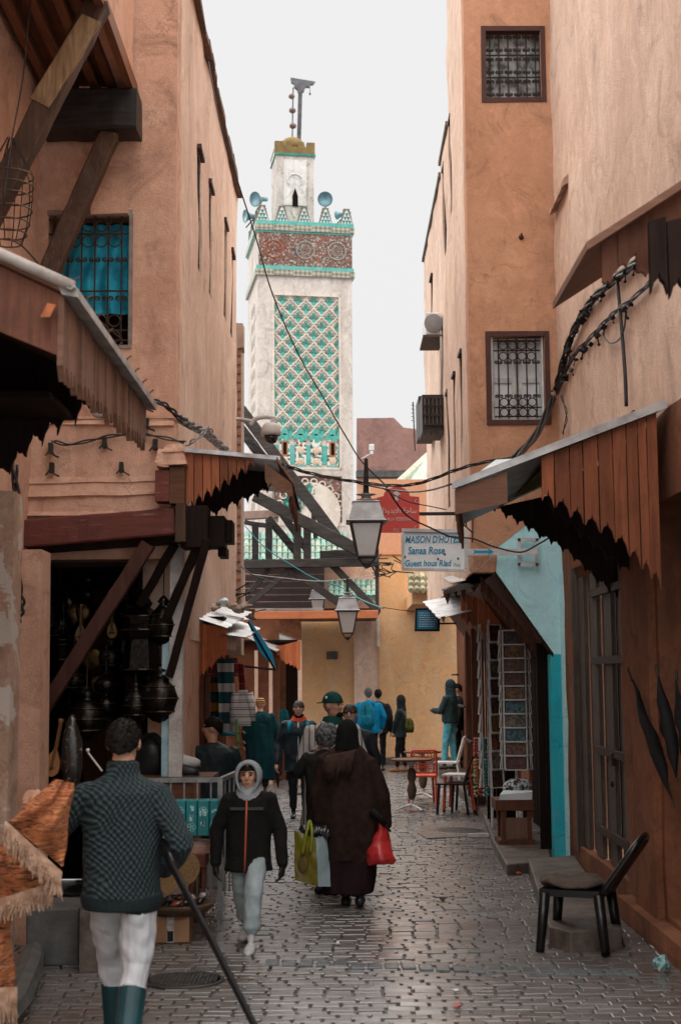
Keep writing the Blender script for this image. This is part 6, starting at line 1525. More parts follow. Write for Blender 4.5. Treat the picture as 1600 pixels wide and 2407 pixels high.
hung_cloth('striped_rug', 'hanging rug in white and teal bands with black lines', 512, 552, 1548, 1730, 15.6, RW)
hung_cloth('striped_rug', 'hanging rug in mustard and teal bands at the shop door', 488, 518, 1560, 1690, 15.9, RY)
hung_cloth('red_rug', 'red patterned rug draped across the top of the rug shop', 486, 560, 1546, 1590, 15.7, RR)
hung_cloth('red_scarf', 'dark red scarf hanging beside the banded rugs', 560, 575, 1560, 1640, 16.2, RR, 'scarf')
hung_cloth('mustard_rug', 'folded mustard rug roll above the teal bands', 490, 530, 1574, 1592, 15.75, mat('mustard', (.50, .22, .04), (.36, .14, .03), .9, scale=16), 'rug')
STR = rug_mat('sweater_stripes', ((0, (.62, .60, .58)), (.5, (.10, .06, .08)), (.62, (.62, .60, .58)), (.8, (.35, .16, .16)), (.9, (.62, .60, .58))), 13)
t = thing('hanging_jumper', 'white striped knitted jumper hanging outside the rug shop', 'jumper', tuple(P(570, 1700, 15.2)))
D = 15.2
m = MB(); m.loft([[P(x0, y, D), P(x1, y, D), P(x1, y, D+.08), P(x0, y, D+.08)] for x0, x1, y in ((552, 590, 1705), (550, 590, 1670), (553, 586, 1640), (560, 580, 1622))]); m.jitter(.01, 9); m.build('body', STR, t)
for s_ in (((556, 1628), (549, 1660), (547, 1700)), ((584, 1628), (591, 1660), (593, 1695))): MB().tube([P(x, y, D+.03) for x, y in s_], [.05, .045, .035], 8).build('sleeve', STR, t, True)
# hose stand with taps
gh = thing('hose_rack', 'thin green pole hung with small brass hooks behind the boy', 'pole', tuple(P(560, 1800, 15)))
MB().tube([P(556, 1690, 15), P(562, 1800, 15)], .014, 6).build('pole', mat('pole_green', (.12, .42, .16), None, .5), gh)
MB().tube([P(480, 1712, 15), P(556, 1728, 15)], .016, 6).build('arm', mat('pole_teal', (.01, .20, .26), None, .4), gh)
for y in (1722, 1745, 1760): MB().tube([P(560, y, 14.97), P(573, y-2, 14.95), P(576, y+3, 14.95)], .012, 5).build('hook', mat('brass', (.45, .25, .12), None, .4, .5), gh)
# metal barrier with teal boxes, table behind
BAR = mat('barrier_galvanised', (.30, .31, .31), (.18, .18, .18), .45, .6, scale=12)
D = 11.6
ct = thing('metal_barrier', 'grey metal barrier fencing the stall behind the boy', 'barrier', tuple(P(520, 2118, D)))
xA, xB = P(330, 1833, D).x, P(518, 1833, D).x; zT = P(518, 1833, D).z; yB_ = D+1.1
beam((xA, D, zT), (xB, D, zT), .035, .035).build('top_rail', BAR, ct)
beam((xB, D, zT), (xB+.09, yB_, zT+.0), .035, .035).build('top_rail', BAR, ct)
beam((xA, D, .24), (xB, D, .24), .03, .03).build('bottom_rail', BAR, ct)
beam((xB, D, 0), (xB, D, zT), .04, .04, (0, 1, 0)).build('post', BAR, ct)
beam((xB+.09, yB_, 0), (xB+.09, yB_, zT), .04, .04, (0, 1, 0)).build('post', BAR, ct)
for i in range(6): beam((xA+(xB-xA)*(i+.3)/6, D, .24), (xA+(xB-xA)*(i+.3)/6, D, zT), .012, .012, (0, 1, 0)).build('bar', BAR, ct)
for i in range(4): beam((xB+.02*(i+1), D+.22*(i+1), .24), (xB+.02*(i+1), D+.22*(i+1), zT), .014, .014, (0, 1, 0)).build('bar', BAR, ct)
TEALB = mat('carton_teal', (.008, .20, .22), (.006, .16, .18), .35, scale=3, spec=.5); PRN = mat('carton_print', (.40, .62, .62), (.3, .5, .5), .5)
bz0_, bz1_ = P(440, 1962, D-.1).z, P(440, 1879, D-.1).z
for k, (xa, xb) in enumerate(((352, 412), (413, 439), (440, 466), (467, 494), (495, 516))):
    a, b = P(xa, 1900, D-.12).x, P(xb-.6, 1900, D-.12).x
    t = thing('teal_carton', ('widest teal carton, half hidden by the sweater', 'second teal carton from the man in the sweater', 'middle teal carton of the row on the barrier', 'fourth teal carton along the barrier', 'teal carton nearest the boy on the barrier')[k], 'carton', (a, D-.2, bz0_), 'teal cartons tied to the barrier')
    MB().b2((a, D-.2, bz0_), (b, D-.03, bz1_)).build('box', TEALB, t, bevel=.006)
    rng = random.Random(k); m = MB()
    for i in range(5):
        z = bz0_+.03+(bz1_-bz0_-.08)*rng.random(); x = a+(b-a)*rng.uniform(.15, .6); m.b2((x, D-.203, z), (x+(b-a)*rng.uniform(.15, .3), D-.2, z+rng.uniform(.008, .05)))
    m.build('print_marks', PRN, t)
    m = MB(); c = Vector(((a+b)/2, D-.202, bz0_+(bz1_-bz0_)*(.7 if k % 2 else .25)))
    for q in range(5):
        an_ = q*1.2566; cc = c+Vector((.02*math.cos(an_), 0, .02*math.sin(an_))); m.tube([cc+Vector((.014*math.cos(t_), 0, .014*math.sin(t_))) for t_ in [6.2832*i/8 for i in range(9)]], .0025, 4)
    m.build('flower_print', PRN, t)
# shelf table behind the barrier
D = 12.0
tb = thing('stall_table', 'brown wooden stall table behind the metal barrier', 'table', (P(400, 2100, D).x, D, 0))
tz_ = P(430, 1826, D).z
MB().b2((-2.0, D, tz_-.05), (P(500, 1826, D).x, D+.6, tz_)).build('table_top', W_BRX, tb)
MB().b2((-2.0, D+.02, tz_-.3), (P(470, 1826, D).x, D+.05, tz_-.05)).build('apron', W_BRX, tb)
for x in (-1.95, P(468, 1800, D).x-.05): MB().b2((x, D, 0), (x+.06, D+.06, tz_-.05)).build('leg', W_BRX, tb)
SHOEW = mat('shoe_grey_white', (.42, .40, .38), (.30, .28, .26), .6); SHOEK = mat('shoe_black', (.015, .015, .017), None, .45)
def shoe(label, c, rot, mt, s=1.0):
    t = thing('shoe', label, 'shoe', tuple(c)); Mx = Matrix.Translation(c) @ Matrix.Rotation(rot, 4, 'Z')
    def bb(m, n, mm): m.v = [tuple(Mx @ (Vector(p)*s)) for p in m.v]; m.build(n, mm, t, True)
    bb(MB().loft([[Vector((x, w*math.cos(a), max(0, .03+h*math.sin(a)))) for a in [6.2832*i/10 for i in range(10)]] for x, w, h in ((-.14, .02, .04), (-.12, .038, .085), (-.04, .042, .085), (.05, .046, .055), (.11, .042, .04), (.145, .02, .02))]), 'upper', mt)
    bb(MB().loft([[Vector((x, w*math.cos(a), .0+.014*math.sin(a))) for a in [6.2832*i/10 for i in range(10)]] for x, w in ((-.145, .02), (-.12, .042), (0, .046), (.1, .046), (.15, .018))]), 'sole', SHOEK)
zt2 = tz_
shoe('pale trainer lying on top of the shoe pile', Vector((P(425, 1800, 12.15).x, 12.15, zt2+.07)), R(-8), SHOEW, 1.15)
shoe('black shoe under the pale trainer on the stall', Vector((P(424, 1820, 12.1).x, 12.1, zt2)), R(-10), SHOEK, 1.1)
# black leather bag heap
t = thing('leather_bag', 'black leather bag slumped on the stall behind the sweater', 'bag', tuple(Vector((P(360, 1810, 12.3).x, 12.3, tz_))))
m = MB(); m.ell(Vector((P(360, 1780, 12.35).x, 12.35, tz_+.15)), (.2, .14, .22), 16, 12); m.jitter(.05, 6); m.build('body', mat('black_leather', (.012, .012, .013), (.02, .02, .02), .35, scale=10, bump=.6, bscale=14), t, True)
m = MB(); m.tube([Vector((P(335+k*8, 1745-18*math.sin(k*.7), 12.3).x, 12.25, P(340, 1745-18*math.sin(k*.7), 12.3).z)) for k in range(6)], .012, 6); m.build('strap', BLACK, t, True)
# lower clutter: red box, grey crate, drum, cardboard box, basket of trinkets, crate
t = thing('wooden_chest', 'small red wooden chest on legs under the barrier', 'chest', tuple(G(455, 2090)))
a, b = P(440, 2040, 11.4), P(483, 2008, 11.4)
MB().b2((a.x, 11.4, a.z), (b.x, 11.75, b.z)).build('box', W_RED, t, bevel=.006); MB().lathe([(.14, 0), (.14, .06), (.1, .09)], ((a.x+b.x)/2, 11.58, b.z), 12).build('lid', mat('wrapped_lid', (.3, .12, .08), (.5, .35, .3), .25, spec=.6), t)
for x in (a.x+.01, b.x-.03): MB().b2((x, 11.42, 0), (x+.025, 11.45, a.z)).build('leg', W_RED, t)
MB().b2((a.x, 11.42, .18), (b.x, 11.44, .21)).build('rail', W_RED, t)
m = MB(); m.hexa([P(482, 2090, 12.0), P(533, 2090, 12.0), P(533, 2090, 12.5), P(482, 2090, 12.5), P(486, 2016, 12.0), P(525, 2016, 12.0), P(525, 2010, 12.5), P(486, 2010, 12.5)]); tag(m.build('plastic_tub', mat('tub_grey', (.30, .29, .27), (.2, .19, .18), .5), None, bevel=.02), 'grey plastic tub under the barrier beside the boy', 'tub')
for k, (x, y, r, D_) in enumerate(((428, 2040, .135, 11.1), (378, 2060, .15, 10.9))):
    t = thing('hand_drum', ('patterned drum with woven yellow skin', 'second yellow drum half behind the sweater hem')[k], 'drum', tuple(P(x, y, D_)))
    q = Matrix.Rotation(R(80), 3, 'X') @ Matrix.Rotation(R(12), 3, 'Y'); MB().lathe([(r*.96, -.04), (r, 0), (r, .02)], P(x, y, D_), 22, rot=q).build('skin', mat('drum_yellow', (.17, .085, .022), (.10, .05, .014), .6, scale=55, lo=.4, hi=.6), t)
    MB().lathe([(r*.8, -.22), (r*1.0, -.05), (r*1.02, -.0)], P(x, y, D_), 22, rot=q).build('shell', W_CRB, t, True)
t = thing('cardboard_box', 'brown cardboard box with tape under the trinket basket', 'box', tuple(G(410, 2218)))
cb = G(405, 2216); s_ = .17
x0, x1 = P(358, 2200, cb.y).x, P(445, 2200, cb.y).x
zb_ = P(400, 2155, cb.y).z
CARDB = mat('cardboard', (.30, .16, .085), (.24, .125, .065), .8, scale=6)
MB().b2((x0, cb.y, 0), (x1, cb.y+.32, zb_)).build('carton', CARDB, t, bevel=.006)
MB().b2(((x0+x1)/2-.03, cb.y-.004, 0), ((x0+x1)/2+.025, cb.y, zb_)).build('tape', mat('tape_clear', (.45, .40, .36), (.2, .17, .15), .25, scale=20), t)
MB().b2(((x0+x1)/2-.025, cb.y-.007, .01), ((x0+x1)/2+.02, cb.y-.004, zb_*.45)).build('label_patch', BLACK, t)
bk_ = thing('trinket_basket', 'round woven basket heaped with wrapped trinkets', 'basket', ((x0+x1)/2, cb.y+.15, zb_))
cbk = Vector(((x0+x1)/2+.04, cb.y+.15, zb_+.005))
MB().lathe([(.20, 0), (.27, .05), (.29, .08), (.27, .085), (.24, .06), (.05, .04)], cbk, 24).build('basket', mat('wicker', (.12, .07, .035), (.06, .035, .02), .7, scale=40, bump=.8, bscale=90), bk_, True)
rng = random.Random(21)
TR = [mat('trinket_%d' % i, c, tuple(k*.5 for k in c), .15, scale=20, spec=.8) for i, c in enumerate(((.45, .43, .42), (.03, .26, .42), (.45, .12, .08), (.03, .03, .03), (.5, .35, .3), (.10, .07, .04)))]
for i in range(34):
    a_ = rng.uniform(0, 6.28); r_ = rng.uniform(0, .24); m = MB(); c = cbk+Vector((r_*math.cos(a_), r_*math.sin(a_), .075+rng.uniform(0, .045)))
    m.ell(c, (rng.uniform(.02, .06), rng.uniform(.015, .04), rng.uniform(.012, .022)), 8, 5, 0, Matrix.Rotation(rng.uniform(0, 3), 3, 'Z') @ Matrix.Rotation(rng.uniform(-.4, .4), 3, 'Y')); m.jitter(.01, 30)
    tag(m.build('trinket', TR[i % 6], None, True), 'small wrapped trinket heaped in the round woven basket', 'trinket', 'trinkets in the woven basket')
t = thing('wooden_crate', 'slatted wooden crate behind the man in the sweater', 'crate', tuple(G(215, 2260)))
g0 = G(190, 2268); 
for i in range(3): MB().b2((g0.x, g0.y, .02+i*.095), (g0.x+.36, g0.y+.02, .09+i*.095)).build('slat', W_BRX, t)
for x in (0, .33): MB().b2((g0.x+x, g0.y+.02, 0), (g0.x+x+.03, g0.y+.05, .29)).build('post', W_BRX, t)
for i in range(5): MB().b2((g0.x+.02+.065*i, g0.y+.03, .29), (g0.x+.07+.065*i, g0.y+.5, .305)).build('slat', wood('crate_slat_%d' % i, (.26, .12, .05), (.18, .08, .035), 'y', .7, .2), t)
g0 = G(60, 2272)
m = MB(); m.b2((g0.x, g0.y, 0), (P(186, 2200, g0.y).x, g0.y+.5, P(120, 2135, g0.y).z)); m.jitter(.012, 6); tag(m.build('concrete_block', CONC, None, bevel=.015), 'dark grey concrete block beside the shop step at left', 'block')
m = MB(); a = G(186, 2150, .42); m.hexa([G(186, 2285), G(250, 2285), G(252, 2180), G(215, 2180)]+[Vector((p.x, p.y, .40)) for p in (G(186, 2285), G(250, 2285), G(252, 2180), G(215, 2180))]); m.jitter(.01, 6); tag(m.build('stone_step', STONE), 'sloping stone step of the lamp shop at left', 'step')
m = MB(); m.tube([G(-60, 2480, .06), G(40, 2360, .07), G(75, 2280, .09), G(82, 2230, .1)], [.08, .085, .085, .07], 8); m.jitter(.03, 5); tag(m.build('kerb_edge', CONC), 'rough cement kerb in the lower left corner', 'kerb')
# ---- lamps and instruments in the dark shop
BRZ = mat('lamp_dark_metal', (.030, .026, .023), (.012, .010, .009), .24, .85, scale=30, bump=.3)
def shop_lamp(label, x, y0, y1, D, kind, w=1.0):
    a, b = P(x, y0, D), P(x, y1, D); h = a.z-b.z; c = Vector((a.x, D, b.z))
    t = thing('metal_lantern', label, 'lantern', tuple(c), 'metal lanterns hung in the left shop')
    k = h*w
    if kind == 0: pr = [(.02, 0), (.16, .06), (.24, .12), (.20, .45), (.28, .55), (.22, .62), (.25, .70), (.10, .80), (.13, .84), (.05, .95), (.02, 1)]
    elif kind == 1: pr = [(.02, 0), (.15, .04), (.32, .2), (.38, .42), (.32, .62), (.16, .78), (.10, .84), (.16, .88), (.04, 1)]
    else: pr = [(.03, 0), (.12, .02), (.30, .15), (.40, .35), (.16, .5), (.10, .55), (.34, .62), (.42, .78), (.26, .92), (.05, 1)]
    n = (6, 14, 12)[kind]
    MB().lathe([(r_*k, z*h) for r_, z in pr], c, n).build('shade', BRZ, t, kind > 0)
    for z in ((.12, .55, .7), (.2, .42, .62), (.35, .6, .78))[kind]:
        r_ = [q for q, zz in pr if abs(zz-z) < .06][0]*k*1.02; MB().tube([c+Vector((r_*math.cos(t_), r_*math.sin(t_), z*h)) for t_ in [6.2832*i/16 for i in range(17)]], .006, 4).build('band', mat('lamp_brass', (.05, .034, .018), (.025, .016, .01), .35, .8), t)
    MB().tube([c+Vector((0, 0, h)), c+Vector((0, 0, h+.25))], .006, 4).build('chain', IRON, t)
for i, q in enumerate((('big tiered hexagonal lantern hanging nearest the posts', 335, 1385, 1600, 12.2, 0, .9), ('black pointed lantern against the white post', 385, 1400, 1520, 12.1, 1, .8), ('round black lantern low beside the white post', 378, 1560, 1700, 12.1, 1, .95), ('wide bell-shaped lantern low in the shop middle', 205, 1620, 1740, 12.0, 1, 1.1), ('onion-shaped lantern with glinting shoulders low in the shop', 320, 1600, 1700, 12.1, 1, .9), ('pierced globe lantern in the shop middle', 262, 1500, 1580, 12.5, 1, 1.0), ('slim hexagonal lantern above the reddish strut', 300, 1440, 1560, 12.6, 0, .8), ('flared goblet lantern under the pierced globe', 250, 1585, 1690, 12.4, 2, .7), ('small lantern hanging behind the teal door', 150, 1480, 1560, 12.5, 0, .8), ('tall slim lantern by the corner post', 392, 1430, 1560, 12.4, 0, .6), ('small round lantern low at the shop left', 175, 1560, 1630, 12.2, 1, .9))): shop_lamp(*q)
rng = random.Random(31)
for i in range(22):
    x_, y_ = rng.uniform(110, 390), 1340+rng.uniform(0, 330); shop_lamp('dim metal lantern among the crowded wares at the back of the left shop', x_, y_, y_+rng.uniform(55, 110), rng.uniform(12.5, 13.8), i % 3, rng.uniform(.6, 1.0))
for i in range(7):
    c = P(rng.uniform(110, 380), rng.uniform(1380, 1700), 12.9); m = MB(); r_ = rng.uniform(.07, .12); m.lathe([(r_*.3, .02), (r_*.75, .012), (r_, 0), (r_, -.008)], c, 20, rot=Matrix.Rotation(R(90), 3, 'X')); tag(m.build('brass_plate', mat('plate_brass', (.16, .09, .035), (.07, .04, .02), .3, .8, scale=30), None, True), 'engraved brass plate hung at the back of the left shop', 'plate', 'brass plates in the left shop')
def lute(label, x, y0, y1, D, tilt, mt):
    a, b = P(x, y0, D), P(x+tilt, y1, D); h = (a-b).length; t = thing('stringed_instrument', label, 'instrument', tuple(b), 'stringed instruments in the left shop')
    d_ = (a-b).normalized(); s = Vector((0, 1, 0)).cross(d_).normalized()
    prof = [(0, .05), (.06, .14), (.16, .17), (.28, .15), (.38, .09), (.46, .035), (.92, .03), (.95, .045), (1, .045)]
    pts = [b+d_*(q*h)+s*w*h*.8 for q, w in prof]+[b+d_*(q*h)-s*w*h*.8 for q, w in prof[::-1]]
    MB().prism(pts, (0, .05, 0)).build('body', mt, t)
    m = MB()
    for k in (-1, 0, 1): m.tube([b+d_*h*.12+s*k*.008-Vector((0, .006, 0)), b+d_*h*.97+s*k*.008-Vector((0, .006, 0))], .0018, 3)
    m.build('strings', IRON, t); MB().b2(tuple(b+d_*h*.14-s*.03-Vector((0, .012, 0))), tuple(b+d_*h*.16+s*.03)).build('bridge', W_DK, t)
LU = mat('lute_yellow', (.16, .085, .028), (.10, .05, .018), .45, scale=20)
lute('yellow-bodied lute hanging upper left in the lamp shop', 192, 1420, 1510, 12.15, -3, LU)
lute('second yellow lute hanging beside the strut', 262, 1415, 1500, 12.2, 2, LU)
lute('long orange wooden lute leaning low in the shop left', 144, 1690, 1825, 11.6, -26, mat('lute_orange', (.40, .17, .06), (.30, .12, .04), .5))
m = MB(); m.prism([P(72, 1400, 12.02), P(108, 1375, 12.02), P(98, 1470, 12.02), P(78, 1550, 12.02)], (0, .02, 0)); tag(m.build('blue_cloth', mat('teal_cloth_dark', (.008, .09, .13), None, .8)), 'dark blue cloth hanging at the lamp shop jamb', 'cloth')
m = MB(); c = P(170, 1770, 11.6); m.loft([[c+Vector((r_*math.cos(a), r_*math.sin(a)*.7, z)) for a in [6.2832*i/12 for i in range(12)]] for z, r_ in ((-.28, .06), (-.1, .09), (.1, .08), (.25, .05), (.3, .02))]); m.jitter(.03, 12); tag(m.build('plastic_wrapped_bundle', mat('clear_wrap', (.03, .025, .02), (.22, .20, .17), .12, scale=22, lo=.58, hi=.68, spec=.9), None, True), 'bundle in shiny clear wrap standing in the lamp shop', 'bundle')
m = MB(); m.tube([P(208, 1770, 11.4), P(240, 1812, 11.2)], .008, 6); m.lathe([(.01, 0), (.018, .015), (.01, .03)], P(207, 1768, 11.4), 8); tag(m.build('metal_rod', TUBEC), 'thin metal rod with ring poking up behind the sweater', 'rod')
for i, (x, y) in enumerate(((525, 1415), (545, 1425), (505, 1428), (560, 1432), (575, 1425))):
    m = MB(); m.ell(P(x, y, 15.5), (.07, .09, .035), 10, 6); m.jitter(.04, 13)
    tag(m.build('plastic_bag' if i == 0 else 'roof_rubble', mat('bag_pale_blue', (.35, .55, .60), (.6, .66, .68), .3, scale=20) if i == 0 else mat('rubble', (.45, .36, .3), (.25, .18, .14), .8, scale=12, rnd=.3), None, i == 0), 'pale blue plastic bag lying on the zinc sheets' if i == 0 else 'lump of rubble lying on the zinc roof by the rugs', 'bag' if i == 0 else 'rubble', None if i == 0 else 'rubble on the zinc roof')
# ================================================================== people
SKIN = mat('skin_olive', (.52, .29, .19), (.45, .24, .155), .55, scale=30, spec=.3, bump=.05)
SKIN2 = mat('skin_light', (.60, .38, .29), (.53, .32, .24), .55, scale=30, spec=.3, bump=.05)
HAIRK = mat('hair_black', (.006, .005, .004), (.012, .010, .008), .6, spec=.1, scale=60, bump=.6, bscale=120)
HAIRB = mat('hair_brown', (.05, .032, .022), (.03, .02, .014), .55, scale=60, bump=.6, bscale=120)
HAIRG = mat('hair_grey', (.12, .11, .10), (.06, .055, .05), .6, scale=60, bump=.6, bscale=120)
EYEK = mat('eye_dark', (.012, .008, .006), None, .2)
LIPS = mat('lips', (.30, .11, .09), None, .5)
BOOTK = mat('boot_black', (.012, .012, .013), (.02, .02, .02), .35, scale=10)
def cloth(name, c, c2=None, rough=.85, scale=9, bump=.5, bscale=16, spec=.2): return mat(name, c, c2, rough, scale=scale, bump=bump, bscale=bscale, spec=spec*.5)
def ring(c, rx, ry, n=18, ax=None):
    if ax is None: return [Vector((c[0]+rx*math.cos(2*math.pi*k/n), c[1]+ry*math.sin(2*math.pi*k/n), c[2])) for k in range(n)]
class Fig:
    """one figure: closed shapes gathered, fused by a voxel remesh into one skin, coloured by the nearest source shape"""
    def __init__(s): s.mb = MB(); s.sh = {}
    def _take(s, m, mi, pri=0):
        s.mb.add(m.v, m.f, 0); s.sh.setdefault((mi, pri), MB()).add(m.v, m.f, 0)
    def limb(s, pts, rs, mi, n=12, sub=4):
        path = []; rr = []
        P_ = [Vector(p) for p in pts]
        for i in range(len(P_)-1):
            sb = max(sub, int((P_[i+1]-P_[i]).length/.022))
            for k in range(sb): path.append(P_[i].lerp(P_[i+1], k/sb)); rr.append(rs[i]+(rs[i+1]-rs[i])*k/sb)
        path.append(P_[-1]); rr.append(rs[-1])
        d0 = (path[0]-path[1]).normalized(); d1 = (path[-1]-path[-2]).normalized()
        path = [path[0]+d0*rr[0]*.6]+path+[path[-1]+d1*rr[-1]*.6]; rr = [rr[0]*.5]+rr+[rr[-1]*.5]
        s._take(MB().tube(path, rr, n), mi)
    def loft(s, rows, mi, n=28, dense=5):
        """rows: (cx, cy, z, rx, ry)"""
        rings = []
        for i in range(len(rows)-1):
            for k in range(dense):
                t = k/dense; q = [a+(b-a)*t for a, b in zip(rows[i], rows[i+1])]; rings.append(ring(q[:3], q[3], q[4], n))
        rings.append(ring(rows[-1][:3], rows[-1][3], rows[-1][4], n)); s._take(MB().loft(rings), mi, 1)
    def ell(s, c, r, mi, rot=None, n=16, m=12): s._take(MB().ell(c, r, n, m, 0, rot), mi)
    def hand(s, w, d, side, mi, k=1.0, curl=.5, palm=(0, 0, -1)):
        """w wrist, d finger direction; palm: direction the fingers curl to; side: thumb side vector"""
        w, d, side, pn = Vector(w), Vector(d).normalized(), Vector(side).normalized(), Vector(palm).normalized()
        s.limb([w, w+d*.035*k, w+d*.085*k], [.024*k, .030*k, .028*k], mi, 10, 2)
        s.limb([w+d*.05*k-side*.02*k, w+d*.085*k-side*.02*k], [.020*k, .018*k], mi, 8, 2)
        s.limb([w+d*.05*k+side*.02*k, w+d*.085*k+side*.02*k], [.020*k, .018*k], mi, 8, 2)
        for j, (o, L) in enumerate(((.033, .070), (.011, .080), (-.011, .075), (-.032, .058))):
            b = w+d*.085*k+side*o*k; m_ = b+(d*(1-curl*.5)+pn*curl*.6).normalized()*L*.5*k; e = m_+(d*(1-curl)+pn*curl).normalized()*L*.5*k
            s.limb([b, m_, e], [.0105*k, .0095*k, .008*k], mi, 7, 2)
        t0 = w+d*.03*k+side*.028*k; t1 = t0+(d*.6+side*.7).normalized()*.04*k; t2 = t1+(d*.9+pn*.3+side*.1).normalized()*.03*k
        s.limb([t0, t1, t2], [.013*k, .011*k, .009*k], mi, 7, 2)
    def shoe(s, a, f, mi, k=1.0):
        """a ankle, f forward dir"""
        f = Vector(f).normalized(); a = Vector(a); z0 = max(a.z-.075*k, .03)
        for q, r, h in ((-.03, .042, .045), (.03, .045, .045), (.09, .047, .038), (.14, .043, .03), (.17, .03, .024)):
            s.ell((a.x+f.x*q*k, a.y+f.y*q*k, a.z-.085*k+h*.75*k), (r*k, r*k, h*k), mi, n=12, m=8)
    def finish(s, name, mats, parent, M_, voxel, smooth_it=4, wrinkle=None, seed=0):
        off = base_of(parent)
        me = s.mb.mesh('tmp'); ob = bpy.data.objects.new('tmp', me); COL.objects.link(ob)
        rm = ob.modifiers.new('r', 'REMESH'); rm.mode = 'VOXEL'; rm.voxel_size = voxel; rm.adaptivity = 0
        sm = ob.modifiers.new('s', 'SMOOTH'); sm.factor = .5; sm.iterations = smooth_it
        dg = bpy.context.evaluated_depsgraph_get(); dg.update()
        out = bpy.data.meshes.new_from_object(ob.evaluated_get(dg)); bpy.data.objects.remove(ob); bpy.data.meshes.remove(me)
        trees = [(mi, pri, BVHTree.FromPolygons([Vector(p) for p in m.v], m.f)) for (mi, pri), m in s.sh.items()]
        vt = np.zeros(len(out.vertices), dtype=int)
        co = [v.co.copy() for v in out.vertices]; no = [v.normal.copy() for v in out.vertices]
        for i, c in enumerate(co):
            vt[i] = min((tr.find_nearest(c)[3]-.006*pri, mi) for mi, pri, tr in trees)[1]
        if wrinkle:
            for i, c in enumerate(co):
                w = wrinkle.get(int(vt[i]))
                if w:
                    amp, fx, fz = w; q = Vector((c.x*fx+seed, c.y*fx, c.z*fz))
                    d = mnoise.noise(q)+.5*mnoise.noise(q*2.1+Vector((7, 3, 1)))
                    out.vertices[i].co = c+no[i]*amp*d
        fm = []
        for p in out.polygons:
            c = [int(vt[i]) for i in p.vertices]; fm.append(max(set(c), key=c.count))
        out.polygons.foreach_set('use_smooth', [True]*len(out.polygons))
        M2 = Matrix.Translation(-off) @ M_; out.transform(M2); out.name = name; out.materials.clear()
        ob = link(name, out, mats, parent); out.polygons.foreach_set('material_index', fm); out.update(); return ob
def childmesh(m, name, mt, parent, M_, smooth=True):
    m.v = [tuple(M_ @ Vector(p)) for p in m.v]; return m.build(name, mt, parent, smooth)
def capshape(c, r, zcut=-.2, n=20, m=9, thick=.0, amp=.012, fr=18, back=0.0):
    """skull-cap of hair or wool: upper part of an ellipsoid, lower at the back"""
    o = MB(); rings = []
    for i in range(m+1):
        th = math.pi*(i/m)*.5*(1.0)
        rr = []
        for k in range(n):
            a = 2*math.pi*k/n; low = zcut - back*max(0, -math.sin(a)) + .16*mnoise.noise(Vector((math.cos(a)*4, math.sin(a)*4, r[0]*50)))*(amp > .003)
            z = 1-(1-low)*(i/m); q = math.sqrt(max(.0004, 1-z*z)) if z >= 0 else math.sqrt(max(.0004, 1-z*z*.5))
            p = Vector((math.cos(a)*q*r[0], math.sin(a)*q*r[1], z*r[2])); f = 1+amp/r[0]*mnoise.noise(p*fr*6)
            rr.append(Vector(c)+p*f)
        rings.append(rr)
    o.loft(rings[::-1], 0, True); return o
def head(F, c, k, mi, yaw=0.0, jaw=1.0):
    """head with nose, ears, neck-less; faces +y then yawed"""
    Rz = Matrix.Rotation(yaw, 3, 'Z'); c = Vector(c); q = lambda x, y, z: c+Rz @ Vector((x*k, y*k, z*k))
    F.ell(c+Rz @ Vector((0, -.008*k, .018*k)), (.076*k, .094*k, .098*k), mi, Rz)
    F.ell(q(0, .018, -.05), (.058*k*jaw, .066*k, .070*k), mi, Rz)
    F.ell(q(0, .052, -.088), (.028*k, .024*k, .022*k), mi, Rz, 10, 8)
    F.limb([q(0, .082, .018), q(0, .102, -.018), q(0, .092, -.03)], [.009*k, .014*k, .011*k], mi, 8, 2)
    for s_ in (-1, 1):
        F.ell(q(s_*.079, -.008, -.008), (.011*k, .02*k, .031*k), mi, Rz, 8, 8)
        F.ell(q(s_*.036, .062, -.018), (.024*k, .02*k, .022*k), mi, Rz, 8, 6)
        F.ell(q(s_*.032, .076, .034), (.026*k, .012*k, .008*k), mi, Rz, 8, 6)
def face(parent, M_, c, k, yaw=0.0, brow=HAIRK, eye=EYEK, lid=True):
    Rz = Matrix.Rotation(yaw, 3, 'Z'); c = Vector(c); q = lambda x, y, z: c+Rz @ Vector((x*k, y*k, z*k))
    for s_ in (-1, 1):
        childmesh(MB().ell(q(s_*.031, .0835, .012), (.0135*k, .006*k, .0062*k), 10, 6, 0, Rz), 'eye', eye, parent, M_)
        childmesh(MB().tube([q(s_*.014, .093, .030), q(s_*.032, .092, .037), q(s_*.05, .082, .031)], [.0045*k, .0055*k, .003*k], 6), 'eyebrow', brow, parent, M_)
    childmesh(MB().ell(q(0, .0855, -.0615), (.023*k, .007*k, .0055*k), 10, 6, 0, Rz), 'mouth', LIPS, parent, M_)
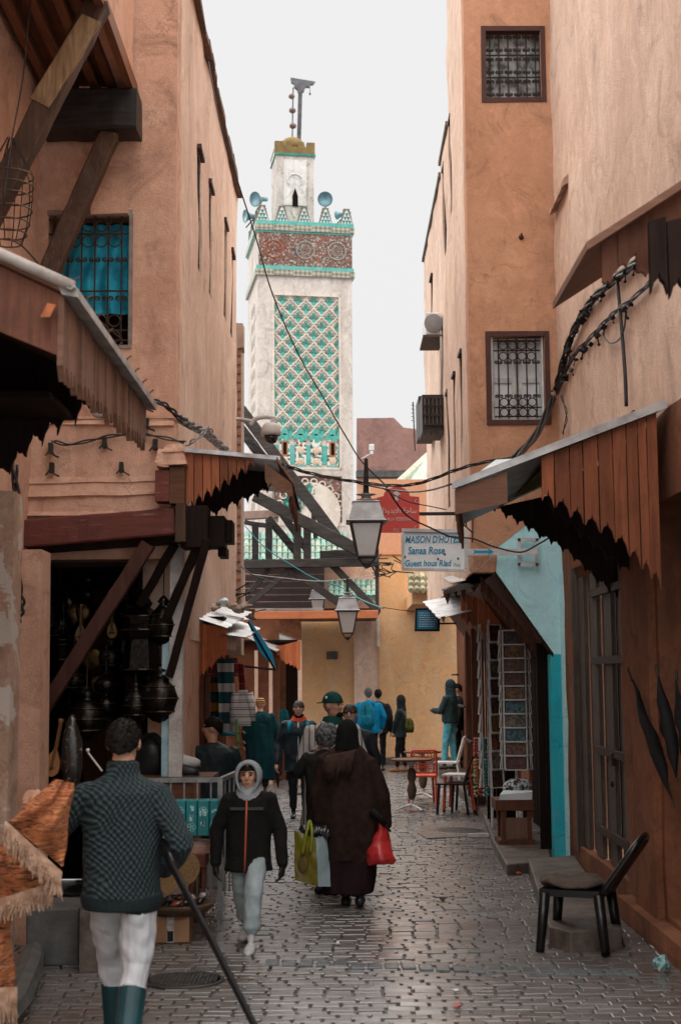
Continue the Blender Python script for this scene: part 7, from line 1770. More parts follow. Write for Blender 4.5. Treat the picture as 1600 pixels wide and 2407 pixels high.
def legs(F, k, mi, shoe, L=(-.10, .0), Rr=(.10, .0), r=(.085, .062, .05), hem=.07, lift=(0, 0), knee=(0.02, 0.02), hip=.93, shoe_k=1.0, shoe_dir=(0, 1, 0), boots=None):
    for sx, ft, lf, kn in ((-1, L, lift[0], knee[0]), (1, Rr, lift[1], knee[1])):
        h = Vector((sx*.092*k, 0, hip*k)); a = Vector((ft[0]*k, ft[1]*k, (.085+lf)*k)); kk = h.lerp(a, .5)+Vector((0, kn*k, 0))
        hm = a.lerp(kk, hem/.45)
        if boots: F.limb([h, kk, a.lerp(kk, boots)], [r[0]*k, r[1]*k, r[2]*k], mi); F.limb([a.lerp(kk, boots+.04), a.lerp(kk, .1), a], [r[2]*1.08*k, r[2]*.95*k, .045*k], shoe)
        else: F.limb([h, kk, hm], [r[0]*k, r[1]*k, r[2]*k], mi); F.limb([hm, a], [.036*k, .036*k], shoe)
        F.shoe(a, shoe_dir, shoe, k*shoe_k)
def person(label, x, Y, H, facing, build, voxel=.013, z0=0.0, yaw=0.0, group=None, X=None):
    """x: photo column of the figure's middle at depth Y"""
    X = P(x, 1600, Y).x if X is None else X
    t = thing('person', label, 'person', (X, Y, z0), group)
    M_ = Matrix.Translation((X, Y, z0)) @ Matrix.Rotation(facing, 4, 'Z'); build(t, M_, H/1.75, voxel); return t
HC = Vector((0, .015, 1.632))      # head centre for a 1.75 m figure
def torso(F, k, mi, hem=.78, w=.205, d=.135, hemw=None, neck=True):
    hemw = hemw or w*.98
    F.loft([(0, 0, hem*k, hemw*k, d*k*1.05), (0, 0, (hem+.12)*k, w*.94*k, d*k), (0, 0, 1.12*k, w*.96*k, d*k*.98), (0, 0, 1.28*k, w*1.04*k, d*k), (0, -.01*k, 1.38*k, w*1.02*k, d*.88*k), (0, -.01*k, 1.435*k, w*.78*k, d*.66*k), (0, -.005*k, 1.475*k, .085*k, .075*k)], mi)
def arm(F, k, sx, el, wr, mi, r=(.068, .055, .042), sh=(.195, -.01, 1.40)):
    s_ = Vector((sx*sh[0], sh[1], sh[2]))*k; e = Vector(el)*k; w = Vector(wr)*k
    F.limb([s_, e, w], [r[0]*k, r[1]*k, r[2]*k], mi); return w, (w-e).normalized()
def neck(F, k, mi, r=.055): F.limb([(0, -.005*k, 1.44*k), (0, .005*k, 1.56*k)], [r*k, r*.95*k], mi)

# ---- man in the knitted sweater (foreground, from behind)
def knit(name, c1, c2):
    m, nt, b = _new(name); v0 = _pos(nt, (1, 1, 1), 'obj'); nz = nt.nodes.new('ShaderNodeTexNoise'); nz.inputs['Scale'].default_value = 5; nt.links.new(v0, nz.inputs['Vector'])
    sc_ = nt.nodes.new('ShaderNodeVectorMath'); sc_.operation = 'SCALE'; sc_.inputs['Scale'].default_value = .07; nt.links.new(nz.outputs['Color'], sc_.inputs[0])
    wv = nt.nodes.new('ShaderNodeVectorMath'); nt.links.new(v0, wv.inputs[0]); nt.links.new(sc_.outputs[0], wv.inputs[1]); v = wv.outputs[0]
    sx = nt.nodes.new('ShaderNodeSeparateXYZ'); nt.links.new(v, sx.inputs[0])
    def sn(o, f, ph=0.0):
        mu = nt.nodes.new('ShaderNodeMath'); mu.operation = 'MULTIPLY_ADD'; mu.inputs[1].default_value = f; mu.inputs[2].default_value = ph; nt.links.new(o, mu.inputs[0])
        s_ = nt.nodes.new('ShaderNodeMath'); s_.operation = 'SINE'; nt.links.new(mu.outputs[0], s_.inputs[0]); return s_.outputs[0]
    ad = nt.nodes.new('ShaderNodeMath'); nt.links.new(sx.outputs[0], ad.inputs[0]); nt.links.new(sx.outputs[1], ad.inputs[1])
    # staggered rows of stitches
    fl = nt.nodes.new('ShaderNodeMath'); fl.operation = 'MULTIPLY'; fl.inputs[1].default_value = 1.0; nt.links.new(sx.outputs[2], fl.inputs[0])
    a = sn(ad.outputs[0], 6.2832/.034); bq = sn(fl.outputs[0], 6.2832/.040)
    pr = nt.nodes.new('ShaderNodeMath'); pr.operation = 'MULTIPLY'; nt.links.new(a, pr.inputs[0]); nt.links.new(bq, pr.inputs[1])
    mr = nt.nodes.new('ShaderNodeMapRange'); mr.inputs['From Min'].default_value = -1; nt.links.new(pr.outputs[0], mr.inputs['Value'])
    col = _ramp(nt, mr.outputs[0], .25, .8, c4(c2), c4(c1)); nt.links.new(col, b.inputs['Base Color']); b.inputs['Roughness'].default_value = .9
    _bump(nt, b, mr.outputs[0], .9, .02); return m
KNIT = knit('knit_teal', (.022, .044, .050), (.004, .008, .009))
RIB = mat('knit_rib', (.009, .018, .020), (.004, .008, .009), .9, scale=8, stretch=(9, 9, .3))
def sweater_man(t, M_, k, vx):
    F = Fig()
    torso(F, k, 0, .86, .212, .145, .205)
    F.loft([(0, 0, .79*k, .195*k, .14*k), (0, 0, .83*k, .212*k, .145*k), (0, 0, .87*k, .215*k, .147*k)], 1)
    F.loft([(0, -.005*k, 1.45*k, .10*k, .09*k), (0, 0, 1.50*k, .085*k, .08*k), (0, 0, 1.535*k, .082*k, .078*k)], 0, 18)
    w, d = arm(F, k, 1, (.325, -.09, 1.12), (.19, .12, .97), 0, (.072, .064, .05), (.175, -.01, 1.385)); F.hand(w, Vector((-.6, .45, -.5)), (0, .4, .9), 3, k, .8, (-.3, 0, -1))
    w2, d2 = arm(F, k, -1, (-.37, .0, 1.14), (-.46, .16, 1.28), 0, (.074, .068, .055), (.175, -.01, 1.385)); F.hand(w2, Vector((-.5, .4, .5)), (.3, .2, .9), 3, k, .6, (-.6, 0, -.6))
    legs(F, k, 2, 4, (-.085, .34), (.06, -.20), (.105, .082, .068), .07, (0, .05), (.10, .10), .90, 1.1, boots=.66)
    neck(F, k, 3, .06); head(F, HC*k, k*1.03, 3, R(-4))
    F.finish('body', [KNIT, RIB, cloth('trousers_white', (.52, .52, .54), (.40, .40, .42), .8, 5), SKIN, cloth('rubber_boots', (.012, .05, .06), (.008, .03, .036), .35, 6, .1, spec=.5)], t, M_, vx, 3, {2: (.016, 11, 7), 0: (.012, 5, 5)}, 3)
    childmesh(capshape(HC*k+Vector((0, -.012*k, .012*k)), (.087*k, .107*k, .112*k), -.05, 34, 16, amp=.012, fr=9, back=.55), 'hair', HAIRK, t, M_)
    m = MB(); rng = random.Random(6); c = HC*k+Vector((0, -.012*k, .012*k))
    for i in range(420):
        a = rng.uniform(0, 6.2832); z = rng.uniform(-.35 if math.sin(a) < 0 else .1, 1); q = math.sqrt(max(0, 1-z*z)); n_ = Vector((math.cos(a)*q*.087, math.sin(a)*q*.107, z*.112))*k
        d_ = (n_.normalized()*.7+Vector((rng.uniform(-.5, .5), rng.uniform(-.6, .1), rng.uniform(-.7, .3)))).normalized()*rng.uniform(.006, .014)*k; m.tube([c+n_*.97, c+n_+d_], [.0045*k, .001*k], 4)
    childmesh(m, 'hair_tufts', HAIRK, t, M_)['kind'] = 'stuff'
person('man in a dark teal knitted sweater and white trousers seen from behind', 292, 7.6, 1.78, R(-2), sweater_man, .0075)
# rug over his shoulder, with fringe
RUGO, nt, b = _new('rug_orange_kilim'); v = _pos(nt, (1, 1, 1))
mp = _pos(nt, (1.6, 1.6, 15), 'pos', (0, R(38), 0)); f = _noise(nt, mp, 1.5, 4, .55)
col = _ramp(nt, f, 0, 1, (.02, .012, .01, 1), (.02, .012, .01, 1)); e = nt.nodes[-1].color_ramp; e.interpolation = 'CONSTANT'
for p_, c_ in ((.34, (.50, .16, .05, 1)), (.42, (.26, .07, .03, 1)), (.47, (.58, .22, .08, 1)), (.53, (.04, .02, .015, 1)), (.57, (.48, .13, .045, 1)), (.64, (.10, .03, .02, 1))): q = e.elements.new(p_); q.color = c_
nt.links.new(_mix(nt, .3, col, _ramp(nt, _noise(nt, v, 60, 3), .3, .7, (.14, .05, .02, 1), (.50, .18, .07, 1))), b.inputs['Base Color']); b.inputs['Roughness'].default_value = .95; _bump(nt, b, _noise(nt, v, 70, 4), .7, .02)
FRN = cloth('rug_fringe', (.42, .27, .19), (.24, .14, .09), .9, 20)
rg = thing('carried_rug', 'orange and black kilim with pale fringe carried over the man\'s arm', 'rug', tuple(P(90, 2050, 7.4)))
def rugsheet(corners, D0, bulge, name='rug'):
    a, b, c, d = corners; m = MB()
    def fn(u, v):
        x = (a[0]*(1-u)+b[0]*u)*(1-v)+(d[0]*(1-u)+c[0]*u)*v; y = (a[1]*(1-u)+b[1]*u)*(1-v)+(d[1]*(1-u)+c[1]*u)*v
        e_ = 6*mnoise.noise(Vector((x*.02, y*.02, D0)))
        return P(x+e_, y+e_*.8, D0-bulge*math.sin(math.pi*u)*math.sin(math.pi*min(1, v*.9+.1))+.035*math.sin(u*11+v*5)+.03*mnoise.noise(Vector((u*5, v*5, D0))))
    m.grid(fn, 30, 26); k = len(m.v); nf = len(m.f); m.v += [(x, y+.03, z) for x, y, z in m.v[:k]]; m.f += [tuple(i+k for i in f_[::-1]) for f_ in m.f[:nf]]; m.m = [0]*len(m.f); return m.build('cloth_fold', RUGO, rg, True)
def fringe(p0, p1, L, D0, n, seed, sl=0):
    rng = random.Random(seed); m = MB()
    for i in range(n):
        t_ = i/n+rng.uniform(-.5, .5)/n; x = p0[0]+(p1[0]-p0[0])*t_; y = p0[1]+(p1[1]-p0[1])*t_; l = L*rng.uniform(.7, 1.15)
        m.tube([P(x, y, D0), P(x+sl*.5+rng.uniform(-4, 4), y+l*.5, D0-.012-rng.uniform(0, .02)), P(x+sl+rng.uniform(-8, 8), y+l, D0-rng.uniform(0, .03))], [.006, .0055, .003], 4)
    o = m.build('fringe', FRN, rg); o['kind'] = 'stuff'
rugsheet(((128, 1832), (170, 1840), (150, 2040), (18, 1932)), 7.35, .12)
fringe((14, 1930), (146, 2050), 62, 7.30, 150, 1, -4); 
rugsheet(((-60, 1990), (60, 1975), (132, 2075), (-40, 2128)), 7.45, .10); fringe((-20, 2120), (132, 2072), 55, 7.40, 150, 2, -8)
rugsheet(((-70, 2090), (22, 2110), (34, 2330), (-60, 2330)), 7.55, .05); fringe((-60, 2325), (40, 2320), 80, 7.5, 100, 3, 2)
rugsheet(((30, 1930), (128, 1840), (140, 1990), (20, 2000)), 7.55, .06)
# black pole
pl_ = thing('walking_pole', 'long black pole trailing from the sweater man\'s right hand', 'pole', tuple(P(395, 2010, 7.45)))
MB().tube([P(386, 1985, 7.5), P(402, 2030, 7.35), P(500, 2215, 6.75), P(590, 2395, 6.3), P(680, 2560, 5.9)], [.020, .020, .018, .016, .015], 8).build('shaft', mat('pole_black', (.004, .004, .0045), None, .5, spec=.12), pl_, True)
MB().tube([P(384, 1980, 7.52), P(410, 2045, 7.32)], .026, 8).build('grip', CHK, pl_, True)

# ---- boy in black jacket
def boy(t, M_, k, vx):
    F = Fig()
    torso(F, k, 0, .70, .225, .15, .235)
    for sx, el, wr in ((-1, (-.30, -.02, 1.08), (-.335, .06, .76)), (1, (.31, -.03, 1.08), (.325, .0, .76))):
        w, d = arm(F, k, sx, el, wr, 0, (.085, .07, .055), (.185, -.01, 1.385)); F.hand(w, Vector((.1*-sx, .1, -1)), (-sx*.2, .9, 0), 4, k*1.15, .55, (-sx, .2, 0))
    legs(F, k, 1, 3, (-.06, .30), (.06, -.22), (.105, .086, .08), .13, (.0, .05), (.09, .05), .88, 1.2)
    neck(F, k, 2); hc = HC*k*1.0+Vector((0, .02*k, -.03*k)); head(F, hc, k*1.10, 2)
    F.loft([(0, .0, 1.37*k, .14*k, .125*k), (0, 0, 1.43*k, .135*k, .125*k), (0, -.01*k, 1.49*k, .118*k, .112*k), (0, -.03*k, 1.54*k, .10*k, .095*k)], 5, 18)
    F.finish('body', [mat('jacket_black_fleece', (.009, .009, .009), (.014, .0135, .013), .9, scale=20, bump=.8, bscale=60, spec=.1), cloth('joggers_pale', (.34, .40, .42), (.24, .29, .30), .9, 7), SKIN, mat('trainers_pale', (.50, .50, .49), (.36, .36, .35), .5), BOOTK, cloth('hoodie_grey_in', (.34, .36, .38), (.26, .28, .30), .9, 30)], t, M_, vx, 3, {1: (.012, 12, 8), 0: (.008, 8, 6)}, 11)
    GH = cloth('hoodie_grey', (.30, .325, .345), (.22, .24, .26), .95, 40)
    # hood: open shell with thick rim
    m = MB(); rings = []
    for i in range(15):
        th = -.12*math.pi+(1.12*math.pi)*i/14; rr = []
        pass
    hcz = hc+Vector((0, -.01*k, .005*k))
    for i, (y, rx, rz, dz) in enumerate(((.082, .086, .132, -.02), (.092, .094, .142, -.02), (.085, .103, .150, -.014), (.05, .118, .150, 0), (-.02, .122, .148, 0), (-.08, .105, .125, 0), (-.13, .06, .08, 0), (-.15, .01, .02, 0))):
        rings.append([hcz+Vector((rx*k*1.12*math.cos(a), y*k, (rz*math.sin(a)*(1.0 if math.sin(a) > 0 else 1.12)+dz)*k)) for a in [6.2832*j/26 for j in range(26)]])
    m.loft(rings, 0, False); rings2 = [[p+(hcz-p)*.07 for p in r_] for r_ in rings[:4]]; m.loft([rings[0]]+rings2, 0, False)
    childmesh(m, 'hood', GH, t, M_)
    childmesh(MB().tube([(0, .155*k, 1.38*k), (.004*k, .168*k, 1.15*k), (.012*k, .160*k, .92*k), (.018*k, .168*k, .71*k)], .011*k, 6), 'zip', mat('zip_orange', (.42, .09, .04), None, .5), t, M_)
    childmesh(MB().b2((-.16*k, .135*k, 1.285*k), (.16*k, .16*k, 1.31*k)), 'chest_band', mat('band_grey', (.06, .058, .05), (.03, .03, .028), .7, scale=40), t, M_, False)
    face(t, M_, hc, k*1.10)
    childmesh(capshape(hc+Vector((0, .008*k, .03*k)), (.086*k, .092*k, .085*k), .25, 20, 7, amp=.004), 'hair', HAIRK, t, M_)
person('boy in a black fleece jacket and grey hood walking towards the camera', 585, 11.0, 1.37, R(176), boy, .0075)

# ---- woman in brown cloak with bags
BRNC = cloth('cloak_brown', (.034, .019, .015), (.020, .011, .0095), .95, 14, .6, 22)
SKIRT = cloth('skirt_plum', (.026, .012, .014), (.016, .008, .009), .9, 8)
def woman(t, M_, k, vx):
    F = Fig()
    F.loft([(0, -.01*k, .44*k, .245*k, .195*k), (0, -.015*k, .62*k, .28*k, .205*k), (0, -.01*k, .80*k, .315*k, .215*k), (0, 0, 1.0*k, .31*k, .205*k), (0, 0, 1.2*k, .28*k, .19*k), (0, 0, 1.36*k, .235*k, .165*k), (0, 0, 1.45*k, .175*k, .13*k), (0, 0, 1.505*k, .10*k, .095*k)], 0)
    F.loft([(.0, 0, .13*k, .235*k, .19*k), (.01*k, 0, .3*k, .255*k, .19*k), (.0, 0, .5*k, .27*k, .2*k), (0, 0, .72*k, .30*k, .2*k)], 1)
    for sx, el, wr in ((-1, (-.285, .02, 1.02), (-.27, .06, .72)), (1, (.30, .02, 1.03), (.335, .05, .74))):
        w, d = arm(F, k, sx, el, wr, 0, (.095, .09, .075), (.18, 0, 1.36)); F.hand(w, Vector((0, .05, -1)), (0, 1, 0), 2, k, .8, (-sx, 0, -.2))
    for sx, ft, lf in ((-1, (-.03, .10), 0), (1, (.11, -.08), .03)):
        a = Vector((ft[0]*k, ft[1]*k, (.09+lf)*k)); F.limb([a+Vector((0, 0, .16*k)), a], [.06*k, .055*k], 3); F.shoe(a, (0, 1, 0), 3, k*1.15)
    hc = HC*k+Vector((.0, 0, -.02*k))
    F.ell(hc+Vector((0, -.005*k, .01*k)), (.108*k, .122*k, .135*k), 2+2, n=18, m=14); F.loft([(0, -.02*k, 1.47*k, .125*k, .11*k), (0, -.01*k, 1.54*k, .112*k, .11*k), (0, 0, 1.62*k, .105*k, .115*k)], 4)
    F.finish('body', [BRNC, SKIRT, SKIN, BOOTK, cloth('headscarf_black', (.006, .007, .007), (.010, .010, .010), .9, 10)], t, M_, vx, 3, {0: (.030, 6.5, 1.3), 1: (.030, 9, 1.0)}, 5)
    # shawl end with fringe thrown over the shoulder
    m = MB(); rng = random.Random(4)
    for i in range(60):
        u = i/59; x = (-.20+.27*u)*k; z = (1.39+.05*u)*k; y = (-.150-.040*math.sin(.5+u*2.2))*k; l = (.15+.08*math.sin(u*3.0)+rng.uniform(-.05, .04))*k
        m.tube([(x+.02*k, y+.03*k, z+.03*k), (x, y, z), (x-.012*k+rng.uniform(-.01, .01), y-.014*k, z-l*.5), (x-.02*k+rng.uniform(-.02, .02), y-.024*k, z-l)], [.005*k, .007*k, .006*k, .003*k], 5)
    childmesh(m, 'shawl_fringe', cloth('shawl_fringe', (.06, .033, .025), (.035, .02, .016), .95, 20), t, M_)['kind'] = 'stuff'
person('woman in a brown cloak and black headscarf walking away', 815, 12.76, 1.62, R(-3), woman, .009)
# shopping bags
def carrier(label, pts, D, dep, mts, name='shopping_bag', handle=None):
    t = thing(name, label, 'bag', tuple(P(pts[0][0], pts[0][1], D)))
    return t
D = 12.6
t = thing('shopping_bag', 'large olive and white paper bag in the woman\'s left hand', 'bag', tuple(P(740, 2080, D)))
OLV = mat('bag_olive_gloss', (.17, .15, .012), (.10, .06, .01), .3, scale=3.0, spec=.5, bump=.4, bscale=8); WHB = mat('bag_white_gloss', (.52, .66, .70), (.42, .56, .60), .35, scale=6, spec=.5, bump=.5, bscale=9)
q = [P(692, 2068, D-.12), P(747, 2084, D-.16), P(742, 1970, D-.14), P(691, 1952, D-.10)]
r2 = [P(747.6, 2084, D-.16), P(783, 2084, D+.08), P(774, 1962, D+.08), P(742.6, 1970, D-.14)]
def crinkle(quad, mt, nm):
    a, b, c, d = quad; m = MB(); m.grid(lambda u, v: a.lerp(b, u).lerp(d.lerp(c, u), v)+Vector((0, .016*mnoise.noise(Vector((u*3+a.x*9, v*5, 2)))+.012*math.sin(v*6)*math.sin(u*3.14), 0)), 10, 14); return m.build(nm, mt, t, True)
crinkle(q, OLV, 'front_panel'); crinkle(r2, WHB, 'side_panel')
crinkle([P(783, 2084, D+.08), P(728, 2068, D+.12), P(725, 1950, D+.12), P(774, 1962, D+.08)], WHB, 'back_panel'); crinkle([P(728, 2068, D+.12), P(692, 2068, D-.12), P(691, 1952, D-.10), P(725, 1950, D+.12)], WHB, 'back_panel')
MB().tube(through([P(710, 2010, D-.15), P(722, 1950, D-.13), P(728, 1930, D-.05), P(733, 1955, D-.13), P(730, 2005, D-.155)]), .014, 6).build('handle', mat('bag_handle_olive', (.24, .26, .02), None, .35), t, True)
MB().ell(P(712, 2032, D-.14), (.045, .004, .07), 12, 8).build('printed_patch', mat('bag_print_brown', (.14, .09, .01), (.07, .035, .008), .35, scale=12), t, True)
m = MB()
for i in range(9): rng = random.Random(i+5); m.ell(P(720+i*6, 1962-rng.uniform(0, 18), D+.0), (.05, .05, .045), 8, 6)
m.jitter(.03, 18); tag(m.build('black_plastic_bag', mat('black_film', (.010, .010, .012), (.02, .02, .022), .18, scale=12, spec=.7), None, True), 'black plastic sacks poking from the olive bag', 'bag')
t = thing('shopping_bag', 'red plastic bag in the woman\'s right hand', 'bag', tuple(P(895, 2030, D)))
REDB = mat('bag_red_film', (.55, .035, .035), (.42, .022, .025), .32, scale=5, spec=.5, bump=.6, bscale=12)
m = MB(); rows = ((1935, 900, 10, .02), (1955, 899, 17, .05), (1985, 896, 27, .08), (2005, 895, 32, .10), (2022, 896, 33, .10), (2032, 895, 28, .08))
m.loft([[P(x+hw*math.cos(a), y, D)+Vector((0, d_*math.sin(a), 0)) for a in [6.2832*i/36 for i in range(36)]] for y, x, hw, d_ in [tuple(p+(q-p)*j/4 for p, q in zip(rows[i], rows[i+1])) for i in range(len(rows)-1) for j in range(4)]+[rows[-1]]]); m.jitter(.03, 6); m.jitter(.014, 17); m.build('sack', REDB, t, True)
MB().tube([P(894, 1938, D), P(898, 1920, D), P(903, 1938, D)], .012, 6).build('handle', REDB, t, True)
t = thing('folded_umbrella', 'black folded umbrella in the woman\'s right hand', 'umbrella', tuple(P(895, 1920, D)))
MB().tube([P(872, 1905, D-.05), P(893, 1925, D-.05), P(905, 1940, D-.05)], [.035, .03, .02], 8).build('canopy_folds', UM, t, True); MB().tube([P(900, 1935, D-.05), P(918, 1955, D-.05)], .012, 6).build('handle', BLACK, t)

# ---- generic far figures
def figure(label, x, Y, H, facing, top, legsm, hair=HAIRK, skin=SKIN, hem=.78, w=.21, d=.14, arms=None, yaw=0.0, hood=None, z0=0.0, vx=.015, stance=((-.10, .03), (.10, -.05)), shoes=BOOTK, robe=None, extra=None, faceit=False, legr=(.09, .068, .056), hat=None, wr=None, collar=None, handmat=None):
    def bld(t, M_, k, vx_):
        F = Fig()
        if robe:
            F.loft([(0, 0, robe*k, w*1.35*k, d*1.35*k), (0, 0, .6*k, w*1.22*k, d*1.3*k), (0, 0, .95*k, w*1.12*k, d*1.2*k), (0, 0, 1.25*k, w*1.1*k, d*1.08*k), (0, -.01*k, 1.39*k, w*.98*k, d*.9*k), (0, 0, 1.44*k, w*.7*k, d*.66*k), (0, 0, 1.485*k, .085*k, .08*k)], 0)
        else: torso(F, k, 0, hem, w, d)
        for sx, (el, wrp) in zip((-1, 1), arms or (((-.27, -.02, 1.13), (-.27, .05, .86)), ((.27, -.02, 1.13), (.27, .05, .86)))):
            if el is None: continue
            wv, dv = arm(F, k, sx, el, wrp, 0, (.078, .066, .052)); F.hand(wv, dv, (-sx*.3, .9, 0) if dv.z < -.5 else (0, .2, 1), 3, k*1.05, .5, (-sx, 0, 0) if dv.z < -.5 else (0, 0, 1))
        legs(F, k, 1, 4, stance[0], stance[1], legr, .07)
        neck(F, k, 2); head(F, HC*k, k*1.04, 2, yaw)
        Rz = Matrix.Rotation(yaw, 3, 'Z')
        if hood:
            F.ell(HC*k+Rz @ Vector((0, -.03*k, .015*k)), (.112*k, .115*k, .138*k), 5, Rz); F.loft([(0, -.03*k, 1.42*k, .14*k, .115*k), (0, -.02*k, 1.5*k, .11*k, .105*k), (0, -.02*k, 1.58*k, .10*k, .10*k)], 5)
        if collar: F.loft([(0, -.02*k, 1.40*k, .15*k, .12*k), (0, -.02*k, 1.46*k, .125*k, .11*k), (0, -.02*k, 1.515*k, .10*k, .095*k)], 6)
        F.finish('body', [top, legsm, skin, handmat or skin, shoes, hood or top, collar or top], t, M_, vx, 3, wr or {0: (.014, 9, 6), 1: (.012, 9, 13)}, x)
        if not hood and not hat: childmesh(capshape(HC*k+Rz @ Vector((0, -.012*k, .018*k)), (.087*k, .104*k, .107*k), .0, 24, 11, amp=.008, back=.85) if yaw == 0 else rotz(capshape(Vector((0, -.012*k, .018*k)), (.087*k, .104*k, .107*k), .0, 24, 11, amp=.008, back=.85), Rz, HC*k), 'hair', hair, t, M_)
        if faceit: face(t, M_, HC*k, k*1.04, yaw, hair)
        if extra: extra(t, M_, k)
    return person(label, x, Y, H, facing, bld, vx, z0)
def rotz(m, Rz, c): m.v = [tuple(Rz @ Vector(p)+c) for p in m.v]; return m
def zipper(mt, w=.007):
    def ex(t, M_, k): childmesh(MB().tube([(.0, .125*k, 1.43*k), (.0, .150*k, 1.25*k), (.0, .146*k, 1.05*k), (0, .156*k, .80*k)], w*k, 5), 'zip', mt, t, M_)
    return ex
BLK = cloth('jacket_black', (.012, .014, .016), (.020, .024, .026), .6, 12, .5, 20, .3)
JEANK = cloth('jeans_dark', (.016, .019, .023), (.026, .030, .034), .85, 10); TROUK = cloth('trousers_black', (.010, .010, .011), (.017, .017, .018), .85, 10)
def ex_red(t, M_, k):
    zipper(mat('zip_white', (.6, .62, .62), None, .5), .009)(t, M_, k)
    childmesh(MB().lathe([(.075*k, 1.475*k), (.08*k, 1.50*k), (.076*k, 1.545*k), (.06*k, 1.55*k)], (0, .005*k, 0), 16), 'neck_warmer', cloth('neck_black', (.008, .008, .009)), t, M_)
    for s_ in (-1, 1): childmesh(MB().tube([(s_*.13*k, .07*k, 1.425*k), (s_*.14*k, .125*k, 1.36*k), (s_*.14*k, .14*k, 1.26*k)], .028*k, 6), 'shoulder_strap', cloth('strap_blue', (.01, .20, .32)), t, M_)
figure('man in dark padded jacket with red collar and white zip facing the camera', 702, 20.6, 1.66, R(178), cloth('padded_navy', (.012, .022, .030), (.025, .045, .055), .5, 8, .5, 12, .4), JEANK, HAIRB, SKIN2, .70, .235, .155, (((-.30, -.02, 1.12), (-.27, .06, .84)), ((.31, -.02, 1.10), (.33, .08, .82))), 0, None, 0, .013, ((-.10, .10), (.09, -.08)), BOOTK, None, ex_red, True, collar=cloth('collar_red', (.62, .085, .045), (.5, .06, .035), .8))
t = thing('shopping_bag', 'red and white bag hanging beside the man with the red collar', 'bag', tuple(P(735, 1840, 20.4)))
m = MB(); m.loft([[P(x+hw*math.cos(a), y, 20.2)+Vector((0, .06*math.sin(a), 0)) for a in [6.2832*i/14 for i in range(14)]] for y, x, hw in ((1800, 733, 5), (1815, 734, 9), (1850, 735, 11), (1868, 735, 10))]); m.jitter(.012, 12); m.build('sack', REDB, t, True)
MB().tube([P(731, 1802, 20.2), P(733, 1785, 20.2), P(736, 1802, 20.2)], .008, 5).build('handle', REDB, t)
# djellaba man
TEALD = cloth('djellaba_teal', (.004, .034, .040), (.003, .02, .025), .85, 9)
def ex_dj(t, M_, k):
    m = capshape(HC*k+Vector((0, -.005*k, .02*k)), (.094*k, .108*k, .115*k), -.02, 20, 9, amp=.002)
    childmesh(m, 'knit_cap', rug_mat('cap_stripes', ((0, (.02, .015, .012)), (.4, (.50, .28, .08)), (.7, (.25, .08, .03)), (.85, (.02, .015, .012))), 28), t, M_)
    m = MB(); m.loft([[Vector((x*k, (-.10-.02)*k-y*k, z*k)) for x, y, z in pts] for pts in ()] or [[Vector((a_*k, -.12*k, 1.46*k)) for a_ in (-.1, 0, .1)]], 0, False) if False else None
    m = MB(); m.ell((0, -.13*k, 1.33*k), (.13*k, .055*k, .15*k), 14, 10); m.jitter(.02, 8); childmesh(m, 'pointed_hood', TEALD, t, M_)
figure('man in a long dark teal djellaba and striped knit cap walking away', 612, 25.0, 1.64, R(8), TEALD, TROUK, HAIRK, SKIN, .8, .235, .16, (((-.28, -.02, 1.12), (-.26, .05, .88)), ((.30, 0, 1.12), (.27, .10, .90))), 0, None, 0, .014, ((-.1, .14), (.08, -.12)), BOOTK, .26, ex_dj, False, hat=True, wr={0: (.03, 7, 1.2), 1: (.01, 9, 9)})
t = thing('rolled_umbrella', 'dark red rolled umbrella carried by the man in the djellaba', 'umbrella', tuple(P(652, 1850, 24.8)))
MB().tube([P(651, 1772, 24.8), P(652, 1800, 24.8), P(653, 1835, 24.8), P(653, 1852, 24.8)], [.05, .055, .03, .008], 8).jitter(.008, 12).build('canopy_folds', cloth('umbrella_maroon', (.045, .012, .014)), t, True)
MB().tube([P(651, 1772, 24.8), P(650, 1758, 24.8)], .02, 6).build('handle', W_BRX, t)
figure('person in a short teal jacket walking ahead of the djellaba man', 645, 28.0, 1.66, R(5), cloth('jacket_teal', (.010, .085, .095), (.006, .055, .065)), TROUK, HAIRK, SKIN, .75, .22, .15)
